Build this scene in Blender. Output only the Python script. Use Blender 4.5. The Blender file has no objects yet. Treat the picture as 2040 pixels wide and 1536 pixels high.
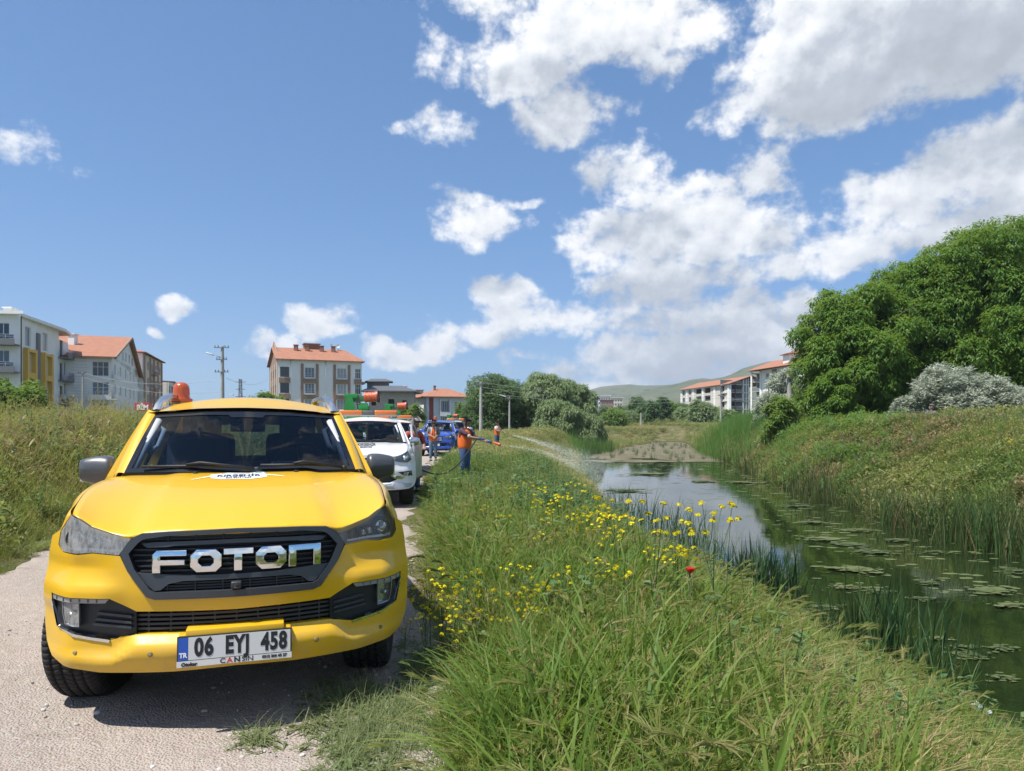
import bpy, bmesh, math, random
import numpy as np
from math import sin, cos, pi, radians as R, atan, atan2, sqrt, degrees
from mathutils import Vector, Matrix, Euler
from mathutils.geometry import delaunay_2d_cdt
random.seed(7)
rng = np.random.default_rng(11)
scene = bpy.context.scene
COL = scene.collection
F_PX, CX, HY, EYE = 1420.0, 1020.0, 845.0, 1.58      # focal length and horizon of the photograph (2040 px wide), eye height

# ---------------------------------------------------------------- camera
cam = bpy.data.cameras.new('camera')
cam.sensor_width = 36.0
cam.lens = 36.0 * F_PX / 2040.0
cam.shift_y = (HY - 768.0) / 2040.0
cam.clip_start, cam.clip_end = 0.05, 20000.0
cam_o = bpy.data.objects.new('camera', cam)
cam_o.location = (0, 0, EYE)
cam_o.rotation_euler = (R(90), 0, 0)
COL.objects.link(cam_o)
scene.camera = cam_o

# ---------------------------------------------------------------- exposure
scene.view_settings.view_transform = 'Standard'
scene.view_settings.look = 'None'
scene.view_settings.exposure = 0.52
scene.view_settings.gamma = 1.0
scene.view_settings.use_curve_mapping = False
scene.cycles.use_denoising = True
scene.cycles.max_bounces = 8
scene.cycles.diffuse_bounces = 3
scene.cycles.glossy_bounces = 4
scene.cycles.transmission_bounces = 6
scene.cycles.transparent_max_bounces = 24
scene.cycles.sample_clamp_indirect = 6.0

# ---------------------------------------------------------------- sun
SUN_DIR = Vector((-0.42, -0.28, 1.0)).normalized()     # towards the sun: high, a little left of and behind the camera
sun = bpy.data.lights.new('sun', 'SUN')
sun.energy = 4.9
sun.angle = R(0.53)
sun.color = (1.0, 0.965, 0.90)
sun_o = bpy.data.objects.new('sun', sun)
sun_o.rotation_euler = SUN_DIR.to_track_quat('Z', 'Y').to_euler()
sun_o.location = (-20, -10, 60)
COL.objects.link(sun_o)

# ---------------------------------------------------------------- node helpers
def new_mat(name):
    m = bpy.data.materials.new(name); m.use_nodes = True
    nt = m.node_tree; nt.nodes.clear()
    return m, nt
class NG:
    """small wrapper for writing node graphs"""
    def __init__(s, nt): s.nt = nt
    def n(s, t, _in=None, **kw):
        nd = s.nt.nodes.new(t)
        for k, v in kw.items(): setattr(nd, k, v)
        for k, v in (_in or {}).items(): s.put(nd.inputs[k], v)
        return nd
    def put(s, sock, v):
        if isinstance(v, bpy.types.NodeSocket): s.nt.links.new(v, sock)
        elif isinstance(v, bpy.types.Node): s.nt.links.new(v.outputs[0], sock)
        else:
            try: sock.default_value = v
            except Exception:
                sock.default_value = tuple(v) + (1.0,)
    def m(s, op, a, b=None, c=None, clamp=False):
        nd = s.n('ShaderNodeMath', operation=op, use_clamp=clamp)
        s.put(nd.inputs[0], a)
        if b is not None: s.put(nd.inputs[1], b)
        if c is not None: s.put(nd.inputs[2], c)
        return nd.outputs[0]
    def v(s, op, a, b=None, scale=None):
        nd = s.n('ShaderNodeVectorMath', operation=op)
        s.put(nd.inputs[0], a)
        if b is not None: s.put(nd.inputs[1], b)
        if scale is not None: s.put(nd.inputs['Scale'], scale)
        return nd.outputs['Value'] if op in ('DOT_PRODUCT', 'LENGTH', 'DISTANCE') else nd.outputs[0]
    def ramp(s, fac, stops, interp='LINEAR'):
        nd = s.n('ShaderNodeValToRGB'); cr = nd.color_ramp; cr.interpolation = interp
        while len(cr.elements) < len(stops): cr.elements.new(0.5)
        for e, (p, c) in zip(cr.elements, stops):
            e.position = p; e.color = tuple(c) + (1.0,) if len(c) == 3 else c
        s.put(nd.inputs[0], fac)
        return nd.outputs[0]
    def mix(s, fac, a, b, blend='MIX'):
        nd = s.n('ShaderNodeMix', data_type='RGBA', blend_type=blend)
        s.put(nd.inputs[0], fac); s.put(nd.inputs[6], a); s.put(nd.inputs[7], b)
        return nd.outputs[2]
    def step(s, x, a, b):
        nd = s.n('ShaderNodeMapRange', interpolation_type='SMOOTHSTEP')
        s.put(nd.inputs[0], x); s.put(nd.inputs[1], a); s.put(nd.inputs[2], b)
        return nd.outputs[0]
    def noise(s, vec, scale, detail=4, rough=0.55, dim='3D', dist=0.0):
        nd = s.n('ShaderNodeTexNoise', noise_dimensions=dim)
        s.put(nd.inputs['Vector'], vec); nd.inputs['Scale'].default_value = scale
        nd.inputs['Detail'].default_value = detail; nd.inputs['Roughness'].default_value = rough
        nd.inputs['Distortion'].default_value = dist
        return nd.outputs['Fac']

# ---------------------------------------------------------------- sky with cumulus clouds
world = bpy.data.worlds.new('World'); scene.world = world; world.use_nodes = True
world.cycles.sampling_method = 'MANUAL'; world.cycles.sample_map_resolution = 256
def aim(px, py):
    az = atan((px - CX) / F_PX)
    return az, atan((HY - py) / F_PX * cos(az))
def build_world():
    nt = world.node_tree; nt.nodes.clear()
    # size of the clouds as a smooth function of (azimuth, elevation)
    gr = bpy.data.node_groups.new('cloud_field', 'ShaderNodeTree')
    gr.interface.new_socket('P', in_out='INPUT', socket_type='NodeSocketVector')
    gr.interface.new_socket('D', in_out='OUTPUT', socket_type='NodeSocketFloat')
    G = NG(gr); gi = G.n('NodeGroupInput'); go = G.n('NodeGroupOutput')
    P2 = P = gi.outputs[0]
    # every cloud of the photograph: centre and half sizes in photo pixels, weight
    blobs = [
        (1190, 55, 215, 85, 1.0), (1040, 140, 140, 70, .95), (1010, 110, 120, 50, .8), (1130, 225, 110, 62, .85), (1345, 60, 120, 75, .85), (1320, 130, 60, 40, .6),
        (1830, 60, 395, 185, 1.6), (1650, 190, 215, 90, 1.1), (1960, 130, 250, 100, 1.1), (1500, 225, 95, 45, .7), (1560, 260, 60, 50, .7),
        (872, 256, 64, 40, .62), (800, 255, 26, 14, .4), (940, 440, 95, 50, .85), (1240, 345, 90, 58, .66), (1275, 395, 58, 36, .55), (1525, 370, 48, 85, .62), (1390, 385, 62, 32, .5),
        (1215, 480, 120, 62, 1.0), (1400, 465, 150, 80, 1.05), (1330, 560, 200, 60, .95), (1530, 470, 95, 60, .85),
        (1935, 335, 130, 105, 1.0), (1820, 410, 170, 85, 1.05), (1690, 490, 165, 62, 1.0), (1960, 450, 190, 80, 1.0), (1590, 520, 110, 40, .8),
        (1400, 640, 230, 62, .95), (1330, 590, 160, 60, .9), (1380, 745, 270, 40, .75), (1560, 640, 120, 60, .8), (1160, 760, 120, 24, .5), (1200, 725, 150, 34, .7), (1310, 715, 190, 40, .8), (1520, 690, 220, 56, .9),
        (1005, 588, 70, 34, .8), (1060, 635, 115, 50, .95), (960, 668, 100, 38, .75), (1055, 705, 45, 16, .6),
        (345, 620, 44, 18, .6), (308, 660, 20, 8, .5), (640, 652, 80, 38, .8), (545, 690, 66, 30, .75), (815, 722, 80, 28, .75), (890, 700, 60, 26, .65), (755, 697, 40, 20, .6),
        (55, 312, 70, 22, .12), (850, 55, 26, 70, .26), (985, 18, 80, 30, .42), (1050, 398, 34, 11, .28),
        (2230, 250, 170, 130, .9), (2260, 560, 220, 90, .9), (-420, 600, 160, 60, .8), (-250, 690, 140, 34, .7),
    ]
    best = None
    sp = G.n('ShaderNodeSeparateXYZ', {0: P2})
    for (px, py, rx, ry, wt) in blobs:
        a, e = aim(px, py)
        ra = rx / F_PX * cos(a) ** 2 * 1.04; re = ry / F_PX * cos(a) * 1.04
        dx = G.m('MULTIPLY', G.m('SUBTRACT', sp.outputs[0], a), 1 / ra)
        dy = G.m('MULTIPLY', G.m('SUBTRACT', sp.outputs[1], e), 1 / re)
        dy = G.m('MAXIMUM', dy, G.m('MULTIPLY', dy, -1.35))           # flatter base
        d2 = G.m('MULTIPLY_ADD', dx, dx, G.m('MULTIPLY', dy, dy))
        b = G.m('MULTIPLY', G.m('SUBTRACT', 1.0, d2), wt)
        best = b if best is None else G.m('SMOOTH_MAX', best, b, 0.16)
    # beyond the frame the same kind of broken cumulus goes on all round
    far = G.m('MULTIPLY', G.m('SUBTRACT', G.noise(P, 2.6, 3, .5, '2D'), 0.54), 6.0)
    outside = G.step(G.m('ABSOLUTE', sp.outputs[0]), .78, 1.0)
    high = G.step(sp.outputs[1], .68, .9)
    far = G.m('SUBTRACT', far, G.m('MULTIPLY', G.m('SUBTRACT', 1.0, G.m('MAXIMUM', outside, high)), 9.0))
    best = G.m('MAXIMUM', G.m('MAXIMUM', best, -1.2), far)
    G.put(go.inputs[0], best)
    W = NG(nt)
    tc = W.n('ShaderNodeTexCoord')
    s = W.n('ShaderNodeSeparateXYZ', {0: tc.outputs['Generated']})
    az = W.m('ARCTAN2', s.outputs[0], s.outputs[1])
    el = W.m('ARCSINE', s.outputs[2])
    P = W.n('ShaderNodeCombineXYZ', {0: az, 1: el, 2: 0.0}).outputs[0]
    wob = W.n('ShaderNodeTexNoise', {'Vector': P, 'Scale': 9.0, 'Detail': 2.0}, noise_dimensions='2D')
    wv = W.v('SUBTRACT', wob.outputs['Color'], (0.5, 0.5, 0.5))
    P2 = W.v('ADD', P, W.v('SCALE', wv, scale=0.05))
    def field(off):
        g = W.n('ShaderNodeGroup'); g.node_tree = gr
        W.put(g.inputs[0], W.v('ADD', P2, off)); return g.outputs[0]
    def texture(off, fine):
        q = W.v('MULTIPLY', W.v('ADD', P, off), (1.0, 1.25, 1.0))
        n1 = W.noise(q, 12.0, 9 if fine else 4, .60, '2D')
        vo = W.n('ShaderNodeTexVoronoi', {'Vector': W.v('ADD', q, W.v('SCALE', wv, scale=.03)), 'Scale': 22.0, 'Detail': 2.0 if fine else 1.0, 'Roughness': .55},
                 feature='F1', normalize=True, voronoi_dimensions='2D')
        if fine: n1 = W.m('ADD', n1, W.m('MULTIPLY', W.m('SUBTRACT', W.noise(q, 48.0, 6, .6, '2D'), .5), .17))
        return W.m('ADD', W.m('MULTIPLY', W.m('SUBTRACT', n1, .5), 2.9), W.m('MULTIPLY', W.m('SUBTRACT', .42, vo.outputs['Distance']), 1.0))
    f0 = field((0, 0, 0)); f1 = field((-.015, .075, 0))
    d0 = W.m('ADD', f0, texture((0, 0, 0), True))
    d1 = W.m('ADD', f0, texture((-.007, .018, 0), False))
    alpha = W.step(d0, -0.20, 0.85)
    pos = lambda x: W.m('MAXIMUM', x, 0.0)
    billow = W.noise(W.v('ADD', W.v('MULTIPLY', P, (1.0, 1.35, 1.0)), W.v('SCALE', wv, scale=.05)), 9.0, 5, .55, '2D')
    thick = W.m('MULTIPLY', pos(W.m('ADD', f1, .12)), W.m('MULTIPLY_ADD', billow, 3.0, .05))
    depth = W.m('ADD', W.m('MULTIPLY', pos(d1), .36), thick)
    lit = W.m('POWER', 2.718, W.m('MULTIPLY', depth, -0.66))
    rim = W.m('MULTIPLY', W.m('SUBTRACT', d0, d1), .26)
    lit = W.m('ADD', lit, rim, clamp=True)
    ccol = W.ramp(lit, [(0.0, (.43, .46, .51)), (.32, (.52, .56, .62)), (.6, (.74, .77, .81)), (.88, (.93, .94, .955)), (1, (1, 1, 1))])
    sky = W.n('ShaderNodeTexSky', sky_type='NISHITA', sun_disc=False)
    sky.sun_elevation = math.asin(SUN_DIR.z); sky.sun_rotation = atan2(SUN_DIR.x, SUN_DIR.y)
    sky.altitude = 1000; sky.air_density = 1.0; sky.dust_density = 0.35; sky.ozone_density = 2.4
    soft = W.n('ShaderNodeGamma', {0: W.v('SCALE', sky.outputs[0], scale=.125), 1: .62})
    skyc = W.mix(1.0, soft.outputs[0], (.315, .540, .80, 1), 'MULTIPLY')
    bg = W.n('ShaderNodeBackground', {0: skyc, 1: 0.84})
    bc = W.n('ShaderNodeBackground', {0: ccol, 1: 0.80})
    up = W.step(el, -.01, .02)
    mx = W.n('ShaderNodeMixShader', {0: W.m('MULTIPLY', W.m('MULTIPLY', alpha, .97), up), 1: bg.outputs[0], 2: bc.outputs[0]})
    W.n('ShaderNodeOutputWorld', {0: mx.outputs[0]})
build_world()

# ================================================================ helpers: objects, tags, meshes
def at(px, Y): return (px - CX) / F_PX * Y                 # photo column -> x at distance Y
def zat(py, Y): return EYE + (HY - py) / F_PX * Y          # photo row -> height at distance Y
def tag(o, label=None, cat=None, group=None, kind=None):
    if label: o['label'] = label
    if cat: o['category'] = cat
    if group: o['group'] = group
    if kind: o['kind'] = kind
    return o
def thing(name, label, cat, loc=(0, 0, 0), rz=0.0, group=None):
    o = bpy.data.objects.new(name, None); o.empty_display_size = .2
    o.location = loc; o.rotation_euler = (0, 0, rz); COL.objects.link(o)
    return tag(o, label, cat, group)
def link(name, me, mat=None, parent=None, label=None, loc=None):
    o = bpy.data.objects.new(name, me); COL.objects.link(o)
    if mat is not None and not me.materials: me.materials.append(mat)
    if parent is not None: o.parent = parent
    if loc is not None: o.location = loc
    if label: o['label'] = label
    return o
def copy_tree(o, parent=None):
    c = o.copy(); COL.objects.link(c)
    if parent is not None: c.parent = parent
    for ch in list(o.children): copy_tree(ch, c)
    return c

class MB:
    """collects simple shapes into one mesh"""
    def __init__(s): s.v = []; s.f = []; s.smooth = False
    def add(s, vs, fs):
        k = len(s.v); s.v += [tuple(p) for p in vs]; s.f += [tuple(i + k for i in f) for f in fs]; return s
    def box(s, lo, hi, M=None):
        x0, y0, z0 = lo; x1, y1, z1 = hi
        vs = [(x0, y0, z0), (x1, y0, z0), (x1, y1, z0), (x0, y1, z0), (x0, y0, z1), (x1, y0, z1), (x1, y1, z1), (x0, y1, z1)]
        if M is not None: vs = [M @ Vector(p) for p in vs]
        return s.add(vs, [(0, 3, 2, 1), (4, 5, 6, 7), (0, 1, 5, 4), (1, 2, 6, 5), (2, 3, 7, 6), (3, 0, 4, 7)])
    def cbox(s, c, size, M=None):
        return s.box([c[i] - size[i] / 2 for i in range(3)], [c[i] + size[i] / 2 for i in range(3)], M)
    def bbox(s, c, size, b=.01, M=None):
        """box with chamfered edges"""
        bm = bmesh.new(); bmesh.ops.create_cube(bm, size=1)
        for v in bm.verts: v.co = Vector((v.co.x * size[0], v.co.y * size[1], v.co.z * size[2]))
        bmesh.ops.bevel(bm, geom=bm.edges[:], offset=b, segments=2, profile=.6, affect='EDGES')
        for v in bm.verts:
            v.co += Vector(c)
            if M is not None: v.co = M @ v.co
        bm.verts.index_update()
        s.add([v.co[:] for v in bm.verts], [[v.index for v in f.verts] for f in bm.faces]); bm.free(); return s
    def tube(s, pts, r, n=8, caps=True):
        pts = [Vector(p) for p in pts]; rs = r if isinstance(r, (list, tuple)) else [r] * len(pts)
        vs = []; up = None
        for i, p in enumerate(pts):
            d = (pts[min(i + 1, len(pts) - 1)] - pts[max(i - 1, 0)]).normalized()
            if up is None: up = Vector((0, 0, 1)) if abs(d.z) < .9 else Vector((1, 0, 0))
            a = d.cross(up).normalized(); b = a.cross(d).normalized(); up = b
            vs += [p + rs[i] * (cos(2 * pi * k / n) * a + sin(2 * pi * k / n) * b) for k in range(n)]
        fs = [(i * n + k, i * n + (k + 1) % n, (i + 1) * n + (k + 1) % n, (i + 1) * n + k) for i in range(len(pts) - 1) for k in range(n)]
        if caps: fs += [tuple(reversed(range(n))), tuple((len(pts) - 1) * n + k for k in range(n))]
        return s.add(vs, fs)
    def lathe(s, prof, n=24, M=None, caps=True):
        vs = [Vector((r * cos(2 * pi * k / n), r * sin(2 * pi * k / n), z)) for r, z in prof for k in range(n)]
        if M is not None: vs = [M @ p for p in vs]
        fs = [(i * n + k, i * n + (k + 1) % n, (i + 1) * n + (k + 1) % n, (i + 1) * n + k) for i in range(len(prof) - 1) for k in range(n)]
        if caps: fs += [tuple(reversed(range(n))), tuple((len(prof) - 1) * n + k for k in range(n))]
        return s.add(vs, fs)
    def grid(s, fn, nu, nv):
        vs = [fn(i / nu, j / nv) for j in range(nv + 1) for i in range(nu + 1)]
        return s.add(vs, [(j * (nu + 1) + i, j * (nu + 1) + i + 1, (j + 1) * (nu + 1) + i + 1, (j + 1) * (nu + 1) + i) for j in range(nv) for i in range(nu)])
    def prism(s, poly, lo, hi, M=None):
        """poly in local xy, from z=lo to z=hi"""
        n = len(poly); vs = [(x, y, lo) for x, y in poly] + [(x, y, hi) for x, y in poly]
        if M is not None: vs = [M @ Vector(p) for p in vs]
        return s.add(vs, [tuple(reversed(range(n))), tuple(range(n, 2 * n))] + [(i, (i + 1) % n, n + (i + 1) % n, n + i) for i in range(n)])
    def mesh(s, name, smooth=None):
        me = bpy.data.meshes.new(name); me.from_pydata(s.v, [], s.f)
        sm = s.smooth if smooth is None else smooth
        if sm: me.shade_smooth()
        if sm == 'auto': autosmooth(me)
        me.update(); return me
    def obj(s, name, mat, parent=None, smooth=None, label=None, loc=None):
        return link(name, s.mesh(name, smooth), mat, parent, label, loc)
def autosmooth(me, ang=35):
    bm = bmesh.new(); bm.from_mesh(me)
    bmesh.ops.recalc_face_normals(bm, faces=bm.faces[:])
    for f in bm.faces: f.smooth = True
    for e in bm.edges:
        if len(e.link_faces) == 2 and e.calc_face_angle(0) > R(ang): e.smooth = False
    bm.to_mesh(me); bm.free()
def mesh_np(name, V, F, smooth=False, attrs=None):
    """V (n,3), F (m,k) with the same number of corners per face"""
    V = np.asarray(V, np.float32); F = np.asarray(F, np.int32); k = F.shape[1]
    me = bpy.data.meshes.new(name)
    me.vertices.add(len(V)); me.vertices.foreach_set('co', V.ravel())
    me.loops.add(F.size); me.loops.foreach_set('vertex_index', F.ravel())
    me.polygons.add(len(F)); me.polygons.foreach_set('loop_start', np.arange(0, F.size, k, dtype=np.int32))
    if smooth: me.polygons.foreach_set('use_smooth', np.ones(len(F), bool))
    for n, a in (attrs or {}).items():
        at_ = me.attributes.new(n, 'FLOAT', 'POINT'); at_.data.foreach_set('value', np.asarray(a, np.float32))
    me.update(calc_edges=True); me.validate(); return me
def text_mesh(txt, size, bold=0.0, sx=1.0, depth=0.0, align='CENTER', space=1.0):
    cu = bpy.data.curves.new('lettering', 'FONT'); cu.body = txt; cu.size = size; cu.offset = bold; cu.space_character = space
    cu.align_x = align; cu.align_y = 'CENTER'; cu.extrude = depth; cu.resolution_u = 3
    o = bpy.data.objects.new('lettering', cu); COL.objects.link(o)
    dg = bpy.context.evaluated_depsgraph_get(); me = bpy.data.meshes.new_from_object(o.evaluated_get(dg))
    COL.objects.unlink(o); bpy.data.objects.remove(o)
    for v in me.vertices: v.co.x *= sx
    return me
def cdt(poly, holes=(), sp=.05, inner=None):
    """triangulate a polygon with holes, filling it with a grid of points of spacing sp (plane coordinates)"""
    def dens(p, step):
        out = []
        for i in range(len(p)):
            a, b = Vector(p[i]), Vector(p[(i + 1) % len(p)]); k = max(1, int((b - a).length / step + .5))
            out += [a + (b - a) * j / k for j in range(k)]
        return out
    loops = [dens(poly, sp)] + [dens(h, sp) for h in holes]
    pts, edges = [], []
    for L in loops:
        k = len(pts); pts += [p.copy() for p in L]; edges += [(k + i, k + (i + 1) % len(L)) for i in range(len(L))]
    LA = [np.array([p[:] for p in L]) for L in loops]
    x0, y0 = LA[0].min(0); x1, y1 = LA[0].max(0)
    gx, gy = np.meshgrid(np.arange(x0 + sp / 2, x1, sp), np.arange(y0 + sp / 2, y1, sp)); g = np.stack([gx.ravel(), gy.ravel()], 1)
    ok = inside(g, LA[0])
    for h in LA[1:]: ok &= ~inside(g, h)
    allb = np.concatenate(LA); g = g[ok]
    if len(g):
        dmin = np.min(((g[:, None, :] - allb[None]) ** 2).sum(2), 1) if len(g) * len(allb) < 6e6 else np.full(len(g), 1.)
        g = g[dmin > (sp * .45) ** 2]
    pts += [Vector(p) for p in g.tolist()]
    res = delaunay_2d_cdt(pts, edges, [], 0, 1e-6)
    V = np.array([p[:] for p in res[0]]); F = [f for f in res[2]]
    C = np.array([V[list(f)].mean(0) for f in F]); ok = inside(C, LA[0])
    for h in LA[1:]: ok &= ~inside(C, h)
    return V, [f for f, k in zip(F, ok) if k]
def inside(P, poly):
    x, y = P[:, 0], P[:, 1]; r = np.zeros(len(P), bool); n = len(poly)
    for i in range(n):
        ax, ay = poly[i]; bx, by = poly[(i + 1) % n]
        if ay == by: continue
        r ^= ((ay > y) != (by > y)) & (x < (bx - ax) * (y - ay) / (by - ay) + ax)
    return r
def sheet(poly, holes, sp, lift, rim=None, name='panel', smooth=True):
    """panel cut out of a curved surface: lift maps plane coordinates to space, rim is the depth vector of the turned-in edge"""
    V, F = cdt(poly, holes, sp)
    bm = bmesh.new(); vs = [bm.verts.new(lift(x, y)) for x, y in V]
    for f in F:
        try: bm.faces.new([vs[i] for i in f])
        except ValueError: pass
    for v in [v for v in bm.verts if not v.link_faces]: bm.verts.remove(v)
    bmesh.ops.recalc_face_normals(bm, faces=bm.faces[:])
    if rim is not None:
        d = Vector(rim); be = [e for e in bm.edges if len(e.link_faces) == 1]
        r = bmesh.ops.extrude_edge_only(bm, edges=be)
        nv = [g for g in r['geom'] if isinstance(g, bmesh.types.BMVert)]
        for v in nv: v.co += d
        for e in be: e.smooth = False
    me = bpy.data.meshes.new(name)
    for f in bm.faces: f.smooth = smooth
    bm.to_mesh(me); bm.free(); return me
def mirror_poly(half): return list(half) + [(-x, y) for x, y in reversed(half) if abs(x) > 1e-6]
def smst(x, a, b):
    t = np.clip((x - a) / (b - a), 0, 1); return t * t * (3 - 2 * t)

# ================================================================ materials
MATS = {}
def mat(name, col, rough=.5, metal=0.0, coat=0.0, spec=.5, emis=None, var=0.0, vscale=6.0, bump=0.0, bscale=40.0, trans=0.0):
    """principled material with an optional noise variation of the colour and a fine relief"""
    if name in MATS: return MATS[name]
    m, nt = new_mat(name); G = NG(nt)
    p = G.n('ShaderNodeBsdfPrincipled'); out = G.n('ShaderNodeOutputMaterial', {0: p.outputs[0]})
    c = tuple(col) + (1.0,)
    p.inputs['Base Color'].default_value = c; p.inputs['Roughness'].default_value = rough; p.inputs['Metallic'].default_value = metal
    p.inputs['Coat Weight'].default_value = coat; p.inputs['Coat Roughness'].default_value = .04; p.inputs['Specular IOR Level'].default_value = spec
    if emis: p.inputs['Emission Color'].default_value = tuple(emis) + (1,); p.inputs['Emission Strength'].default_value = 1
    if trans: p.inputs['Transmission Weight'].default_value = trans
    if var or bump:
        tc = G.n('ShaderNodeTexCoord').outputs['Object']
        if var:
            n = G.noise(tc, vscale, 6, .6)
            lo = tuple(max(0, x * (1 - var)) for x in col); hi = tuple(min(1, x * (1 + var)) for x in col)
            G.put(p.inputs['Base Color'], G.ramp(n, [(.25, lo), (.75, hi)]))
            G.put(p.inputs['Roughness'], G.m('MULTIPLY_ADD', n, .25, max(0, rough - .12)))
        if bump:
            b = G.n('ShaderNodeBump', {'Height': G.noise(tc, bscale, 4, .6), 'Strength': bump, 'Distance': .02}); G.put(p.inputs['Normal'], b.outputs[0])
    MATS[name] = m; return m
def glass_mat(name, tint, refl=1.0, rough=.0, opacity=0.0):
    """thin pane: tinted see-through plus mirror reflection by angle"""
    if name in MATS: return MATS[name]
    m, nt = new_mat(name); G = NG(nt)
    tr = G.n('ShaderNodeBsdfTransparent', {0: tuple(tint) + (1,)}); gl = G.n('ShaderNodeBsdfGlossy', {0: (1, 1, 1, 1), 'Roughness': rough})
    fr = G.n('ShaderNodeFresnel', {0: 1.5})
    fac = G.m('MULTIPLY', fr.outputs[0], refl, clamp=True)
    mx = G.n('ShaderNodeMixShader', {0: fac, 1: tr.outputs[0], 2: gl.outputs[0]})
    G.n('ShaderNodeOutputMaterial', {0: mx.outputs[0]})
    MATS[name] = m; return m
def leaf_mat(name, cols, trans=.35, pscale=.35, rough=.55, amount=.5, tintmix=.5):
    """foliage: colour by blade (attribute tint), by plant (random) and by patch of ground (noise in space)"""
    if name in MATS: return MATS[name]
    m, nt = new_mat(name); G = NG(nt)
    geo = G.n('ShaderNodeNewGeometry'); oi = G.n('ShaderNodeObjectInfo')
    ta = G.n('ShaderNodeAttribute', attribute_name='tint')
    patch = G.noise(geo.outputs['Position'], pscale, 4, .6)
    f = G.m('ADD', G.m('MULTIPLY', ta.outputs['Fac'], tintmix), G.m('MULTIPLY', oi.outputs['Random'], (1 - tintmix) * .6))
    f = G.m('ADD', f, G.m('MULTIPLY', G.m('SUBTRACT', patch, .35), amount * 1.3))
    col = G.ramp(f, [(i / (len(cols) - 1), c) for i, c in enumerate(cols)])
    d = G.n('ShaderNodeBsdfPrincipled', {'Base Color': col, 'Roughness': rough, 'Specular IOR Level': .35})
    t = G.n('ShaderNodeBsdfTranslucent', {0: G.mix(.5, col, (.35, .45, .06), 'MIX') if trans > .3 else col})
    mx = G.n('ShaderNodeMixShader', {0: min(.6, trans * 1.35), 1: d.outputs[0], 2: t.outputs[0]})
    G.n('ShaderNodeOutputMaterial', {0: mx.outputs[0]})
    MATS[name] = m; return m

# ================================================================ the ground, road, water, hills
ZW = -1.5
_yl = [-20, 0, 6, 8, 9.6, 11, 13, 20, 30, 41, 50, 67, 80, 109, 125, 132]
_xl = [5.4, 5.3, 5.1, 4.75, 4.4, 4.0, 3.55, 3.4, 3.5, 4.0, 4.7, 6.2, 11, 20.5, 25.5, 29]
_yr = [-20, 0, 17, 21, 31, 38, 55, 80, 109, 125, 132]
_xr = [12.4, 12.3, 12.3, 12.3, 13.2, 14.0, 17.2, 20.8, 27, 30, 31]
def XL(y): return np.interp(y, _yl, _xl)
def XR(y): return np.interp(y, _yr, _xr)
def ROAD_L(y): return np.interp(y, [-10, 3, 7.4, 9.8, 30, 60], [-5.2, -5.0, -5.25, -6.1, -6.9, -8.0])
def ROAD_R(y): return np.interp(y, [-10, 3.2, 5.8, 9, 13, 18, 25, 40, 60], [-.1, -.55, -.85, -1.35, -1.80, -2.4, -2.9, -3.3, -4.2])
def height(x, y):
    x = np.asarray(x, float); y = np.asarray(y, float)
    base = .55 * smst(y, 30, 110) + 3.2 * smst(y, 130, 330) * smst(x, -20, 70) - .6 * smst(y, 60, 160) * smst(-x, 20, 60)
    closed = smst(y, 118, 132)
    # left bank
    xl, xr = XL(y), XR(y)
    x0 = .5 + .6 * smst(y, 45, 70) * 6
    tl = np.clip((x - x0) / np.maximum(xl - x0, .5), 0, 1.25)
    hl = base + (ZW - .12 - base) * (tl ** 1.35) / (tl ** 1.35 + np.clip(1.04 - tl, 0, 2) ** 1.5 + 1e-6)
    hl = hl + .55 * np.exp(-((x - 3.5) / 3.2) ** 2 - ((y - 62) / 12) ** 2)           # the mound beyond the bend
    # right bank
    top = 1.25 + base * .4 + .35 * np.exp(-((x - 25.5) / 5) ** 2 - ((y - 33) / 9) ** 2) - .35 * smst(y, 50, 90)
    tr = np.clip((x - xr) / (7.2 - 3.2 * smst(y, 24, 42)), 0, 1)
    hr = (ZW - .12) + (top - ZW + .12) * (1 - (1 - tr) ** 1.7)
    bed = np.minimum(np.minimum(x - xl, xr - x), 3.0)
    hw = ZW - .12 - .16 * np.clip(bed, 0, 3)
    mid = (xl + xr) / 2
    h = np.where(x < xl, hl, np.where(x > xr, hr, hw))
    h = h * (1 - closed) + np.where(x < mid, base, base + .7) * closed
    # left of the road: a low bank of earth under the weeds
    d = ROAD_L(y) - x
    lm = 1.1 * smst(d, .3, 4.2) - .55 * smst(d, 9, 20)
    h = h + lm * (1 - smst(y, 70, 110))
    # wheel tracks and unevenness
    h = h + .03 * np.sin(x * 1.3 + y * .4) * np.sin(y * .9 - x * .2) * smst(np.abs(x + 3), 2.6, 4) * (h > ZW)
    return h
def axis(lo, hi, fine_lo, fine_hi, step, grow=1.12):
    a = list(np.arange(fine_lo, fine_hi + 1e-6, step)); s = step
    x = fine_hi
    while x < hi: s *= grow; x += s; a.append(min(x, hi))
    s = step; x = fine_lo
    while x > lo: s *= grow; x -= s; a.insert(0, max(x, lo))
    return np.array(a)
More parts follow.
